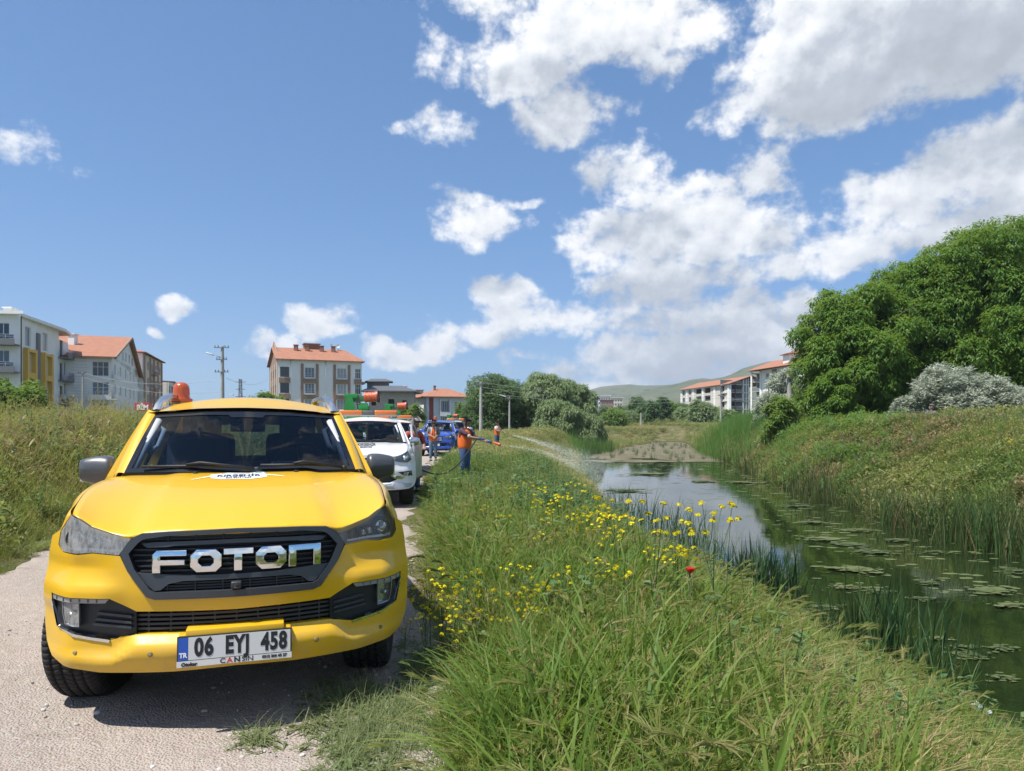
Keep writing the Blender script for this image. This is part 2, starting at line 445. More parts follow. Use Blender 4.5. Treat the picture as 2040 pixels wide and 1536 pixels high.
def build_ground():
    m, nt = new_mat('earth_and_grass'); G = NG(nt)
    geo = G.n('ShaderNodeNewGeometry'); P = geo.outputs['Position']
    n1 = G.noise(P, .55, 6, .6); n2 = G.noise(P, 7.0, 5, .65); n3 = G.noise(P, .06, 4, .5)
    c = G.ramp(n2, [(.25, (.055, .060, .022)), (.5, (.085, .095, .030)), (.75, (.14, .125, .06))])
    c = G.mix(G.step(n1, .42, .66), c, G.ramp(n2, [(.3, (.15, .12, .065)), (.8, (.24, .20, .12))]))
    c = G.mix(G.m('MULTIPLY', G.step(n3, .45, .62), .6), c, (.075, .115, .03, 1))
    s = G.n('ShaderNodeSeparateXYZ', {0: P})
    wet = G.m('SUBTRACT', 1.0, G.step(s.outputs[2], ZW - .05, ZW + .25))
    c = G.mix(wet, c, (.035, .032, .018, 1))
    b = G.n('ShaderNodeBump', {'Height': G.noise(P, 14, 6, .7), 'Strength': .9, 'Distance': .06})
    p = G.n('ShaderNodeBsdfPrincipled', {'Base Color': c, 'Roughness': .95, 'Specular IOR Level': .15, 'Normal': b.outputs[0]})
    G.n('ShaderNodeOutputMaterial', {0: p.outputs[0]})
    xs = axis(-3500, 3500, -14, 34, .4); ys = axis(-60, 4200, -4, 60, .5, 1.1)
    X, Y = np.meshgrid(xs, ys); Z = height(X, Y)
    V = np.stack([X.ravel(), Y.ravel(), Z.ravel()], 1); nx = len(xs)
    i, j = np.meshgrid(np.arange(nx - 1), np.arange(len(ys) - 1)); k = (j * nx + i).ravel()
    F = np.stack([k, k + 1, k + nx + 1, k + nx], 1)
    tag(link('ground', mesh_np('ground', V, F, True), m), kind='structure')
def build_road():
    m, nt = new_mat('pale_gravel_road'); G = NG(nt)
    P = G.n('ShaderNodeNewGeometry').outputs['Position']
    fine = G.noise(P, 60, 5, .7); mid = G.noise(P, 9, 5, .6); big = G.noise(P, .8, 4, .55)
    vo = G.n('ShaderNodeTexVoronoi', {'Vector': P, 'Scale': 75.0, 'Randomness': 1.0})
    vo2 = G.n('ShaderNodeTexVoronoi', {'Vector': P, 'Scale': 28.0, 'Randomness': 1.0})
    c = G.ramp(fine, [(.25, (.25, .20, .168)), (.55, (.39, .33, .285)), (.8, (.54, .475, .42))])
    c = G.mix(G.m('MULTIPLY', G.step(vo2.outputs['Distance'], .33, .1), .55), c, G.mix(.5, vo2.outputs['Color'], (.5, .44, .40, 1), 'MIX'))
    c = G.mix(.35, c, G.ramp(mid, [(.3, (.25, .205, .17)), (.7, (.48, .425, .375))]))
    c = G.mix(G.m('MULTIPLY', G.step(big, .4, .7), .35), c, (.46, .385, .33, 1))
    hgt = G.m('ADD', G.m('MULTIPLY', fine, .6), G.m('SUBTRACT', G.m('MULTIPLY', mid, 1.5), G.m('MULTIPLY', vo.outputs['Distance'], .8)))
    b = G.n('ShaderNodeBump', {'Height': hgt, 'Strength': .8, 'Distance': .02})
    p = G.n('ShaderNodeBsdfPrincipled', {'Base Color': c, 'Roughness': .93, 'Specular IOR Level': .2, 'Normal': b.outputs[0]})
    G.n('ShaderNodeOutputMaterial', {0: p.outputs[0]})
    ys = axis(-14, 75, -4, 26, .12, 1.08); V = []; nu = 40
    ys = np.array([y for y in ys if -14 <= y <= 75])
    for y in ys:
        wob = .12 * math.sin(y * 1.7) + .08 * math.sin(y * 4.1 + 1) + .05 * math.sin(y * 9.3)
        wob2 = .14 * math.sin(y * 1.3 + 2) + .09 * math.sin(y * 3.7) + .05 * math.sin(y * 8.1)
        l, r = float(ROAD_L(y)) - .25 + wob, float(ROAD_R(y)) + .1 + wob2 + (.22 if y < 6 else .22 * max(0, 1 - (y - 6) / 2))
        x = np.linspace(l, r, nu + 1); e = np.minimum(np.arange(nu + 1), nu - np.arange(nu + 1))
        z = height(x, np.full_like(x, y)) + np.where(e == 0, -.05, .012) + .012 * np.sin(x * 5.1 + y * 2.2) * np.sin(y * 3.3 + x)
        V += list(zip(x, np.full_like(x, y), z))
    n = len(ys); i, j = np.meshgrid(np.arange(nu), np.arange(n - 1)); k = (j * (nu + 1) + i).ravel()
    F = np.stack([k, k + 1, k + nu + 2, k + nu + 1], 1)
    tag(link('road', mesh_np('road', V, F, True), m), kind='structure')
def build_water():
    m, nt = new_mat('pond_water'); G = NG(nt)
    P = G.n('ShaderNodeNewGeometry').outputs['Position']
    n = G.noise(G.v('MULTIPLY', P, (1.0, 1.0, 1.0)), 1.6, 4, .55); n2 = G.noise(P, 9.0, 3, .5)
    b = G.n('ShaderNodeBump', {'Height': G.m('ADD', n, G.m('MULTIPLY', n2, .12)), 'Strength': .05, 'Distance': .05})
    c = G.ramp(G.noise(P, .5, 4, .6), [(.3, (.008, .016, .006)), (.7, (.022, .034, .010))])
    p = G.n('ShaderNodeBsdfPrincipled', {'Base Color': c, 'Roughness': .02, 'IOR': 1.33, 'Normal': b.outputs[0]})
    G.n('ShaderNodeOutputMaterial', {0: p.outputs[0]})
    mb = MB(); ys = np.arange(-18, 131, 1.5)
    vs = []
    for y in ys:
        for t in np.linspace(0, 1, 12):
            l, r = float(XL(y)) - .5, float(XR(y)) + .5; vs.append((l + (r - l) * t, y, ZW))
    F = [(j * 12 + i, j * 12 + i + 1, (j + 1) * 12 + i + 1, (j + 1) * 12 + i) for j in range(len(ys) - 1) for i in range(11)]
    mb.add(vs, F); tag(mb.obj('water', m), kind='structure')
def build_hills():
    m, nt = new_mat('bare_green_hill'); G = NG(nt)
    P = G.n('ShaderNodeNewGeometry').outputs['Position']
    n = G.noise(P, .004, 7, .6); n2 = G.noise(P, .02, 6, .65)
    c = G.ramp(n, [(.3, (.075, .095, .045)), (.5, (.115, .125, .065)), (.7, (.175, .16, .10))])
    c = G.mix(G.step(n2, .56, .66), c, (.035, .055, .022, 1))
    b = G.n('ShaderNodeBump', {'Height': n2, 'Strength': 1.0, 'Distance': 14.0})
    p = G.n('ShaderNodeBsdfPrincipled', {'Base Color': c, 'Roughness': 1.0, 'Specular IOR Level': 0.0, 'Normal': b.outputs[0]})
    G.n('ShaderNodeOutputMaterial', {0: p.outputs[0]})
    # ridge lines: photo column, row at a given distance
    def ridge(pts, D, depth, seed, name):
        px = np.array([p[0] for p in pts]); py = np.array([p[1] for p in pts])
        cols = np.linspace(px[0], px[-1], 150); h = (HY - np.interp(cols, px, py)) / F_PX * D + EYE
        r = np.random.default_rng(seed)
        prof = np.interp(np.arange(150), np.arange(0, 150, 3), r.normal(0, 1, 50)); h = h + prof * D * .0007
        x = (cols - CX) / F_PX * D; V = []; nv = 26
        for j in range(nv + 1):
            t = j / nv; y = D - depth + 2 * depth * t; k = np.sin(pi * min(1, t) ) ** 1.15
            wob = 1 + .16 * np.sin(x * .006 + t * 7 + seed) * np.sin(t * pi * 2) + .05 * np.sin(x * .02 - t * 11)
            V += list(zip(x * (1 + (t - .5) * .15), np.full_like(x, y) + 30 * np.sin(x * .005), h * k * wob - 6))
        F = [(j * 150 + i, j * 150 + i + 1, (j + 1) * 150 + i + 1, (j + 1) * 150 + i) for j in range(nv) for i in range(149)]
        tag(link(name, mesh_np(name, V, F, True), m), kind='structure')
    ridge([(-900, 838), (0, 832), (700, 828), (950, 815), (1080, 800), (1160, 785), (1200, 774), (1246, 764), (1290, 768), (1340, 767), (1420, 752), (1500, 760), (1700, 780), (2100, 800), (3000, 838)], 2700, 700, 3, 'far_hills')
    ridge([(1060, 838), (1180, 812), (1300, 776), (1345, 764), (1400, 748), (1450, 743), (1480, 731), (1530, 723), (1600, 716), (1750, 706), (1950, 715), (2300, 760), (2900, 838)], 1900, 560, 5, 'hills')
build_ground(); build_road(); build_water(); build_hills()

# ================================================================ pickup trucks
# truck space: x to the side (+ is the driver's side), y backwards from the front bumper, z up
def plan(u):
    a = abs(u); return .28 * u * u + 2.2 * max(0, a - .78) ** 1.5
def S01(x, a, b):
    t = min(1, max(0, (x - a) / (b - a))); return t * t * (3 - 2 * t)
def Fbase(u, w): return plan(u) + .12 * max(0, w - .72)
def Fnose(u, w):
    """skin of the yellow bumper: a brow over the lamp pockets, a ledge over the lower lip"""
    a = abs(u); v = Fbase(u, w)
    v -= .030 * S01(a, .5, .66) * S01(w, .80, .735) * S01(w, .60, .66)
    v += .018 * S01(a, .56, .74) * math.exp(-((w - .845) / .035) ** 2)
    wl = .515 - .085 * S01(a, .47, .60)
    v -= (.050 - .02 * S01(a, .6, .8)) * S01(w, wl, wl - .062)
    v += .55 * max(0, .405 - w) + .012 * math.exp(-((w - .575) / .09) ** 2) * S01(a, .97, .9)
    return v
BODY = dict(
    lip=[(0, .032, 1.040), (.25, .048, 1.037), (.44, .088, 1.027), (.50, .108, 1.010), (.53, .118, 1.006), (.60, .148, 1.020), (.70, .19, 1.053), (.76, .222, 1.090), (.80, .256, 1.120)],
    cowl=[(0, 1.13, 1.243), (.4, 1.17, 1.243), (.7, 1.27, 1.237), (.80, 1.36, 1.225)],
    ws_b=[(0, 1.13, 1.258), (.4, 1.175, 1.257), (.745, 1.29, 1.252)], ws_t=[(0, 1.63, 1.668), (.3, 1.655, 1.664), (.622, 1.74, 1.645)],
    roof_rear=3.55, belt=1.17, length=5.3, axle_f=.86, axle_r=3.98, wheel_r=.392, wheel_w=.268, track=.795)
def interp3(pts, a):
    xs = [p[0] for p in pts]
    return (a, float(np.interp(a, xs, [p[1] for p in pts])), float(np.interp(a, xs, [p[2] for p in pts])))
def hood_pt(a, t):
    """a in -1..1 across, t 0..1 from the lip to the windscreen"""
    s = 1 if a >= 0 else -1; a_ = abs(a)
    l = interp3(BODY['lip'], .80 * a_); c = interp3(BODY['cowl'], .80 * a_)
    e = 1 - (1 - t) ** 1.65
    u = l[0] + (c[0] - l[0]) * t + .035 * sin(pi * t) * a_ ** 4
    v = l[1] + (c[1] - l[1]) * t
    w = l[2] + (c[2] - l[2]) * e
    w += .011 * S01(a_, .62, .50) * S01(t, .05, .3)                 # raised middle
    w += .014 * S01(a_, .80, .97) * sin(pi * min(1, t * 1.02)) * (1 - a_ * .3)
    w -= .030 * (1 - a_ * a_) * 0
    if t < .05: w -= .010 * (1 - t / .05) ** 2
    return (s * u, v, w)
def side_u(v, w):
    u = .968 - .03 * S01(v, .75, .42) ** 1.5 + .014 * math.exp(-((v - BODY['axle_f']) / .42) ** 2) + .014 * math.exp(-((v - BODY['axle_r']) / .42) ** 2)
    u -= .02 * S01(v, 4.9, 5.3) + .045 * S01(v, .95, .42) * S01(w, .82, 1.0)
    u -= .035 * S01(w, .72, .38) + .055 * S01(w, .90, 1.12) + .05 * S01(w, 1.08, 1.18) ** 2
    u += .010 * math.exp(-((w - .98) / .03) ** 2) - .012 * math.exp(-((w - .62) / .10) ** 2)
    return u
def arch(vc, r=.475, wc=.40, n=20, lo=.40):
    pts = []
    for k in range(n + 1):
        a = pi * k / n; pts.append((vc - r * cos(a), wc + r * .96 * sin(a)))
    return pts
def shoulder(v): return float(np.interp(v, [.42, .8, 1.4, 2.0, 5.3], [1.025, 1.06, 1.11, 1.15, 1.17]))
def cab_u(v, w):
    t = (w - 1.15) / (1.675 - 1.15); return .915 - .233 * t + .03 * t * (1 - t)
def roof_pt(a, t):
    """a -1..1 across, t 0..1 front to back"""
    f = interp3(BODY['ws_t'], .622 * abs(a)); ru = .622 * a * 1.075
    v = f[1] + (BODY['roof_rear'] - f[1]) * t
    edge = 1.660 + .045 * S01(t, 0, .3) - .02 * S01(t, .75, 1)
    w0 = f[2] + .012
    crown = w0 + (edge + .085 * (1 - a * a) ** 1.1 - w0) * S01(t, -.12, .24)
    return (ru, v, crown)
def wheel_obj(mats, steer=0.0, detail=False, name='wheel', parent=None, loc=(0, 0, 0), side=1):
    r, w = BODY['wheel_r'], BODY['wheel_w']; h = w / 2
    prof = []
    if detail:
        grooves = [-.075, -.027, .027, .075]
        xs = [-h, -h + .008, -h + .03]
        for g in grooves: xs += [g - .0075, g - .0055, g + .0055, g + .0075]
        xs += [h - .03, h - .008, h]; xs = sorted(xs)
        for x in xs:
            rr = r - .028 * max(0, (abs(x) - .085) / (h - .085)) ** 2
            if any(abs(x - g) < .006 for g in grooves): rr -= .010
            prof.append((rr, x))
        prof = [(.245, -h + .02), (.275, -h - .004), (r - .07, -h - .008)] + prof + [(r - .07, h + .008), (.275, h + .004), (.245, h - .02)]
        nseg = 70 * 4; rad = []
        for k in range(70): rad += [2 * pi * (k + q) / 70 for q in (0, .80, .84, .96)]
        V, Fc = [], []
        m = len(prof)
        for k, a in enumerate(rad):
            gap = k % 4 in (2, 3)
            for i, (rr, x) in enumerate(prof):
                sh = (.5 - abs(x) / h) * .05 * (1 if x > 0 else -1)
                q = rr - (.008 if gap and 3 <= i < m - 3 and rr > r - .04 else 0)
                aa = a + (sh if 3 <= i < m - 3 else 0)
                V.append((x, q * cos(aa), q * sin(aa)))
        Fc = [(k * m + i, k * m + i + 1, ((k + 1) % nseg) * m + i + 1, ((k + 1) % nseg) * m + i) for k in range(nseg) for i in range(m - 1)]
        me = mesh_np('tyre', V, Fc, False)
    else:
        mb = MB(); mb.smooth = 'auto'
        mb.lathe([(.245, -h + .02), (.28, -h), (r - .06, -h - .006), (r - .01, -h + .03), (r, 0), (r - .01, h - .03), (r - .06, h + .006), (.28, h), (.245, h - .02)], 36, Matrix.Rotation(pi / 2, 4, 'Y'), caps=False); me = mb.mesh('tyre')
    W = bpy.data.objects.new(name, me); COL.objects.link(W)
    me.materials.append(mats['tyre']); W.parent = parent; W.location = loc; W.rotation_euler = (0, 0, steer)
    mb = MB(); mb.smooth = 'auto'; o = h * side
    mb.lathe([(.246, -h + .03), (.25, h - .03), (.235, h - .02), (.225, h - .05), (.06, h - .09), (.055, h - .05), (.001, h - .05)], 30, Matrix.Rotation(pi / 2 * side, 4, 'Y'), caps=False)
    for k in range(6):
        a = 2 * pi * k / 6; M = Matrix.Rotation(a, 4, 'X')
        mb.box((o - .06 * side if side > 0 else o, -.026, .05), (o - .02 * side if side > 0 else o + .06, .026, .235), M)
    mb.obj('rim', mats['rim'], W)
    return W
def pickup(name, label, cat_label, paint, loc, rz, front, group=None, scale=1.0, hero=False, roof_dark=None, steer=0.0, tint=(.44, .53, .64), mirror_mat=None, door_open=False, parts=None):
    B = BODY; T = thing(name, label, cat_label, loc, rz, group); T.scale = (scale,) * 3
    black = mat('black_plastic', (.016, .017, .019), .55, bump=.15, bscale=300); dark = mat('dark_trim', (.03, .032, .036), .45)
    rub = mat('tyre_rubber', (.022, .021, .020), .88, var=.35, vscale=9); rim = mat('alloy_rim', (.42, .43, .45), .35, metal=.9)
    inner = mat('cab_interior', (.028, .033, .045), .8, var=.2); glass = glass_mat('car_glass_%d' % int(tint[0] * 100), tint, .85)
    wm = dict(tyre=rub, rim=rim)
    res = 1.0 if hero else 2.2
    # ---- bonnet
    mb = MB(); mb.smooth = True
    nu, nv = (56, 30) if hero else (28, 14)
    mb.grid(lambda x, y: hood_pt(2 * x - 1, y ** 1.3), nu, nv)
    me = mb.mesh('bonnet'); bm = bmesh.new(); bm.from_mesh(me)
    be = [e for e in bm.edges if len(e.link_faces) == 1]
    r = bmesh.ops.extrude_edge_only(bm, edges=be)
    for g in r['geom']:
        if isinstance(g, bmesh.types.BMVert): g.co += Vector((-.012 * (1 if g.co.x > 0 else -1), .02, -.03))
    bmesh.ops.recalc_face_normals(bm, faces=bm.faces[:]); bm.to_mesh(me); bm.free()
    link('bonnet', me, paint, T)
    # ---- front wings: from the edge of the bonnet over to the side
    for s in (-1, 1):
        mb = MB(); mb.smooth = True
        def wing(x, y, s=s):
            t = y; h = hood_pt(1, t); v0 = .42 + (1.46 - .42) * t
            e = Vector((side_u(v0, shoulder(v0)), v0, shoulder(v0))); a = Vector(h) + Vector((.006, 0, -.004)); c = Vector((e.x - .030, (a.y + e.y) / 2, a.z - .006))
            p = a * (1 - x) ** 2 + c * 2 * x * (1 - x) + e * x * x
            k = S01(y, 0, .16); p.y = p.y * k + Fbase(p.x, p.z) * (1 - k)
            return (s * p.x, p.y, p.z)
        mb.grid(wing, 12, 22)
        me = mb.mesh('front_wing'); bm = bmesh.new(); bm.from_mesh(me); bmesh.ops.recalc_face_normals(bm, faces=bm.faces[:])
        up = sum((f.normal.z for f in bm.faces)); 
        if up < 0: bmesh.ops.reverse_faces(bm, faces=bm.faces[:])
        bm.to_mesh(me); bm.free(); wg = link('front_wing', me, paint, T)
        lift = lambda v, w, s=s: (s * side_u(v, w), v, w)
        sp = .07 * res
        fa = arch(B['axle_f']); ra = arch(B['axle_r'])
        top = lambda a, b, n=10: [(a + (b - a) * k / n, shoulder(a + (b - a) * k / n)) for k in range(n + 1)]
        sheet_parts = [('wing_side', [(.425, .70), (.425, .45)] [:1] + [(.43, .52), (B['axle_f'] - .475, .42)] + fa[1:-1] + [(B['axle_f'] + .475, .40), (1.475, .40)] + list(reversed(top(.425, 1.475)))),
                       ('front_door', [(1.485, .40), (2.60, .40)] + list(reversed(top(1.485, 2.60)))),
                       ('rear_door', [(2.612, .40), (3.35, .40), (B['axle_r'] - .46, .52)] + [] + list(reversed(top(2.612, 3.60)))),
                       ('bed_side', [(3.612, .62)] + [p for p in ra if p[0] > 3.63] + [(B['axle_r'] + .475, .42), (5.25, .50)] + list(reversed(top(3.612, 5.28))))]
        for nm, poly in sheet_parts:
            o = link(nm, sheet(poly, [], sp, lift, rim=(-s * .03, 0, 0), name=nm), paint, T)
            if nm in ('front_door', 'rear_door'):
                hb = MB(); vh = 2.46 if nm == 'front_door' else 3.44
                hb.bbox((s * (side_u(vh, .98) + .018), vh, .985), (.02, .20, .032), .008); hb.obj('door_handle', paint if not hero else dark, o, True)
        # cabin side with two windows
        def clift(v, w, s=s): return (s * cab_u(v, w), v, w)
        pts = [(1.46, 1.14), (3.58, 1.165), (3.54, 1.50), (3.36, 1.665), (1.80, 1.675)]
        win1 = [(1.62, 1.185), (2.56, 1.19), (2.56, 1.60), (1.92, 1.60)]; win2 = [(2.66, 1.19), (3.40, 1.20), (3.36, 1.47), (3.22, 1.60), (2.66, 1.605)]
        cs = link('cabin_side', sheet(pts, [win1, win2], .1, clift, rim=(-s * .05, 0, -.01), name='cabin_side'), paint, T)
        link('cabin_lining', sheet(pts, [win1, win2], .2, lambda v, w, s=s: (s * (cab_u(v, w) - .068), v, w), name='cabin_lining'), inner, cs)
        link('door_lining', sheet([(1.40, .5), (3.5, .5), (3.5, 1.16), (1.5, 1.15)], [], .3, lambda v, w, s=s: (s * .84, v, w), name='door_lining'), inner, cs)
        for wpoly in (win1, win2):
            link('side_window', sheet(wpoly, [], .2, lambda v, w, s=s: (s * (cab_u(v, w) - .018), v, w), name='side_window'), glass, cs)
        # windscreen pillar, with the bottom corner running into the wing
        mb = MB(); mb.smooth = True
        def pillar(x, y, s=s):
            b = Vector(interp3(B['ws_b'], .745)); t_ = Vector(interp3(B['ws_t'], .622)); bo = Vector((.832, 1.42, 1.21)); to = Vector((.682, 1.83, 1.672))
            i = b.lerp(t_, y); o = bo.lerp(to, y); o.z += .02 * sin(pi * y); p = i.lerp(o, x); n = Vector((.35, -.3, .5)) * .035 * sin(pi * min(x, 1)) ** .8
            p += n; return (s * p.x, p.y, p.z)
        mb.grid(pillar, 8, 14); me = mb.mesh('windscreen_pillar'); bm = bmesh.new(); bm.from_mesh(me); bmesh.ops.recalc_face_normals(bm, faces=bm.faces[:])
        if sum(f.normal.z for f in bm.faces) < 0: bmesh.ops.reverse_faces(bm, faces=bm.faces[:])
        bm.to_mesh(me); bm.free(); wp = link('windscreen_pillar', me, paint, T)
        mb = MB(); mb.smooth = True; mb.grid(lambda x, y, s=s: (lambda p: (p[0] - s * .035, p[1] + .035, p[2] - .02))(pillar(x, y * .97 + .01)), 4, 8); mb.obj('pillar_lining', inner, wp)
    # ---- roof
    mb = MB(); mb.smooth = True; mb.grid(lambda x, y: roof_pt(2 * x - 1, y ** 1.5), 28, 22)
    roof = mb.obj('roof', paint, T)
    for s in (-1, 1):
        mb = MB(); mb.smooth = True; mb.grid(lambda x, y, s=s: tuple(Vector(roof_pt(s, y)).lerp(Vector((s * .684, 1.80 + (3.40 - 1.80) * y, 1.668)), x)), 3, 16); mb.obj('roof_edge', paint, roof)
    # ---- windscreen
    def ws(a, t):
        s = 1 if a >= 0 else -1; a = abs(a); b = Vector(interp3(B['ws_b'], .745 * a)); t_ = Vector(interp3(B['ws_t'], .622 * a)); p = b.lerp(t_, t); p.z += .012 * sin(pi * t); return (s * p.x, p.y, p.z)
    mb = MB(); mb.smooth = True; mb.grid(lambda x, y: ws(2 * x - 1, y), 24, 12); wsc = mb.obj('windscreen', glass, T)
    border = sheet([(-1, 0), (1, 0), (1, 1), (-1, 1)], [[(-.955, .06), (.955, .06), (.94, .93), (.20, .93), (.17, .88), (-.17, .88), (-.20, .93), (-.94, .93)]], .05, lambda x, y: tuple(Vector(ws(x, y)) + Vector((0, -.003, .003))), name='windscreen_border')
    link('windscreen_border', border, mat('frit_black', (.008, .009, .011), .12, coat=.5), wsc)
    mb = MB(); mb.smooth = True
    mb.grid(lambda x, y: tuple(Vector(hood_pt(2 * x - 1, 1)).lerp(Vector(ws((2 * x - 1) * 1.04 if abs(2 * x - 1) < .95 else 2 * x - 1, 0.02)), y) + Vector((0, .01 * (1 - y), -.016 * sin(pi * y) - .006))), 24, 3); mb.obj('cowl', black, T)
    # ---- rear of the cab, bed and tailgate, underbody
    rear = sheet(mirror_poly([(0, .5), (.86, .5), (.90, 1.14), (.66, 1.64), (.3, 1.70), (0, 1.705)]), [mirror_poly([(0, 1.20), (.70, 1.20), (.60, 1.55), (0, 1.58)])], .15, lambda x, y: (x, 3.57 - .05 * max(0, y - 1.2), y), rim=(0, -.03, 0), name='cab_back')
    cb = link('cab_back', rear, paint, T)
    link('rear_window', sheet(mirror_poly([(0, 1.20), (.70, 1.20), (.60, 1.55), (0, 1.58)]), [], .3, lambda x, y: (x, 3.555 - .05 * max(0, y - 1.2), y), name='rear_window'), glass, cb)
    mb = MB(); mb.box((-.9, 5.22, .55), (.9, 5.28, 1.16)); tg = mb.obj('tailgate', paint, T)
    mb = MB(); mb.box((-.86, 3.62, .70), (.86, 5.21, .74)); mb.obj('bed_floor', dark, T)
    for s in (-1, 1): mb = MB(); mb.box((s * .88 - .03, 3.62, 1.12), (s * .88 + .03, 5.25, 1.18)); mb.obj('bed_rail', black, T)
    mb = MB(); mb.box((-.62, .50, .27), (.62, 5.1, .42)); mb.box((-.60, .62, .42), (.60, 1.35, .98)); mb.box((-.9, 1.48, .40), (.9, 3.55, .50))
    mb.box((-.9, 1.36, .45), (.9, 1.47, 1.12)); mb.box((-.62, .30, .36), (.62, .52, .95))
    for v in (B['axle_f'], B['axle_r']): mb.box((-.7, v - .06, .32), (.7, v + .06, .44))
    for s in (-1, 1): mb.box((s * .76 - .14, B['axle_f'] - .30, .86), (s * .76 + .14, B['axle_f'] + .5, .9)); mb.box((s * .76 - .14, B['axle_r'] - .5, .86), (s * .76 + .14, B['axle_r'] + .5, .9))
    mb.obj('underbody', black, T)
    # ---- cab interior
    mb = MB(); mb.smooth = True
    mb.bbox((0, 1.62, 1.08), (1.56, .62, .34), .07); mb.bbox((.38, 1.60, 1.25), (.44, .34, .10), .04); mb.bbox((0, 1.78, 1.225), (.30, .10, .14), .02)
    dash = mb.obj('dashboard', inner, T)
    mb = MB(); mb.smooth = True
    M = Matrix.Translation((.385, 1.97, 1.26)) @ Matrix.Rotation(R(-62), 4, 'X')
    ring = [Vector((.185 * cos(2 * pi * k / 28), .185 * sin(2 * pi * k / 28), 0)) for k in range(29)]
    mb.tube([M @ p for p in ring], .016, 8, False)
    for a in (R(0), R(180), R(270)): mb.tube([M @ Vector((.17 * cos(a), .17 * sin(a), 0)), M @ Vector((0, 0, -.03))], .014, 6)
    mb.tube([M @ Vector((0, 0, -.02)), M @ Vector((0, 0, -.2))], .05, 10)
    mb.obj('steering_wheel', dark, T)
    for u in (-.38, .385):
        mb = MB(); mb.smooth = True
        Ms = Matrix.Translation((u, 2.42, .98)) @ Matrix.Rotation(R(-12), 4, 'X')
        mb.bbox((0, 0, .20), (.52, .17, .66), .07, Ms); mb.bbox((0, -.04, .02), (.54, .22, .18), .06, Ms); mb.bbox((0, -.24, -.22), (.52, .52, .18), .06, Matrix.Translation((u, 2.42, .98)))
        st = mb.obj('front_seat', inner, T)
        mb = MB(); mb.smooth = True; mb.bbox((0, 0, .60), (.30, .11, .22), .05, Ms)
        for q in (-.06, .06): mb.tube([Ms @ Vector((q, 0, .42)), Ms @ Vector((q, 0, .52))], .008, 6)
        mb.obj('headrest', inner, st)
    mb = MB(); mb.smooth = True; mb.bbox((0, 3.35, 1.0), (1.5, .16, .55), .06); mb.bbox((0, 3.15, .72), (1.5, .5, .16), .06)
    for u in (-.5, .5): mb.bbox((u, 3.36, 1.33), (.27, .10, .17), .05)
    mb.obj('rear_bench', inner, T)
    mb = MB(); mb.smooth = True; mb.bbox((0, 1.80, 1.555), (.25, .035, .075), .015); mb.tube([(0, 1.79, 1.59), (0, 1.70, 1.66)], .012, 6); mb.bbox((0, 1.70, 1.64), (.16, .10, .05), .015); mb.obj('inner_mirror', black, T)
    for s in (-1, 1):
        mb = MB(); mb.smooth = True
        M = lambda p: (s * p[0], p[1], p[2])
        mb.tube([M(p) for p in [(.63, 1.52, 1.38), (.575, 1.52, 1.42), (.545, 1.60, 1.53), (.58, 1.66, 1.56), (.615, 1.60, 1.47), (.63, 1.52, 1.38)]], .018, 7)
        mb.tube([M(p) for p in [(.69, 1.34, 1.27), (.655, 1.47, 1.40), (.59, 1.66, 1.60)]], .024, 6)
        mb.obj('grab_handle', mat('grey_trim', (.45, .46, .47), .6), T)
    mb = MB(); mb.smooth = True; mb.grid(lambda x, y: (lambda p: (p[0], p[1], p[2] - .05))(roof_pt((2 * x - 1) * .97, .04 + .94 * y)), 12, 10); mb.obj('roof_lining', mat('roof_lining', (.22, .22, .22), .9), T)
    # ---- wheels
    for s in (-1, 1):
        wheel_obj(wm, steer, hero, 'wheel', T, (s * B['track'], B['axle_f'], B['wheel_r'] - .012 - (.012 if hero else 0)), s)
        wheel_obj(wm, 0, False, 'wheel', T, (s * B['track'], B['axle_r'], B['wheel_r'] - .012), s)
    # ---- door mirrors
    mm = mirror_mat or paint
    for s in (-1, 1):
        bm = bmesh.new(); bmesh.ops.create_cube(bm, size=1)
        bmesh.ops.subdivide_edges(bm, edges=bm.edges[:], cuts=5, use_grid_fill=True)
        for v in bm.verts:
            x, y, z = v.co * 2
            k = (abs(x) ** 9 + abs(y) ** 6 + abs(z) ** 7) ** (1 / 7); x, y, z = x / k, y / k, z / k
            hh = .100 * (1 - .13 * S01(x * 1, -.3, 1)); ww = .106; dd = .085
            zz = z * hh + (.012 * x if z < 0 else -.006 * S01(x, -.2, 1)); yy = y * dd * (1 - .10 * x) + (.022 * x)
            if y < 0: yy *= 1 - .45 * abs(z) ** 2.2
            if z < -.15 and y < -.2: yy *= .93
            v.co = Vector((s * (.985 + x * ww), 1.70 + yy, 1.250 + zz))
        if s < 0: bmesh.ops.reverse_faces(bm, faces=bm.faces[:])
        for f in bm.faces: f.smooth = True
        me = bpy.data.meshes.new('door_mirror'); bm.to_mesh(me); bm.free(); o = link('door_mirror', me, mm, T)
        mb = MB(); mb.smooth = True; mb.tube([(s * .86, 1.70, 1.165), (s * .94, 1.70, 1.16), (s * .98, 1.70, 1.19)], [.035, .03, .035], 8); mb.obj('mirror_arm', black, o)
        mb = MB(); mb.bbox((s * 1.0, 1.783, 1.243), (.22, .008, .15), .003); mb.obj('mirror_glass', mat('mirror_silver', (.8, .8, .8), .03, metal=1), o)
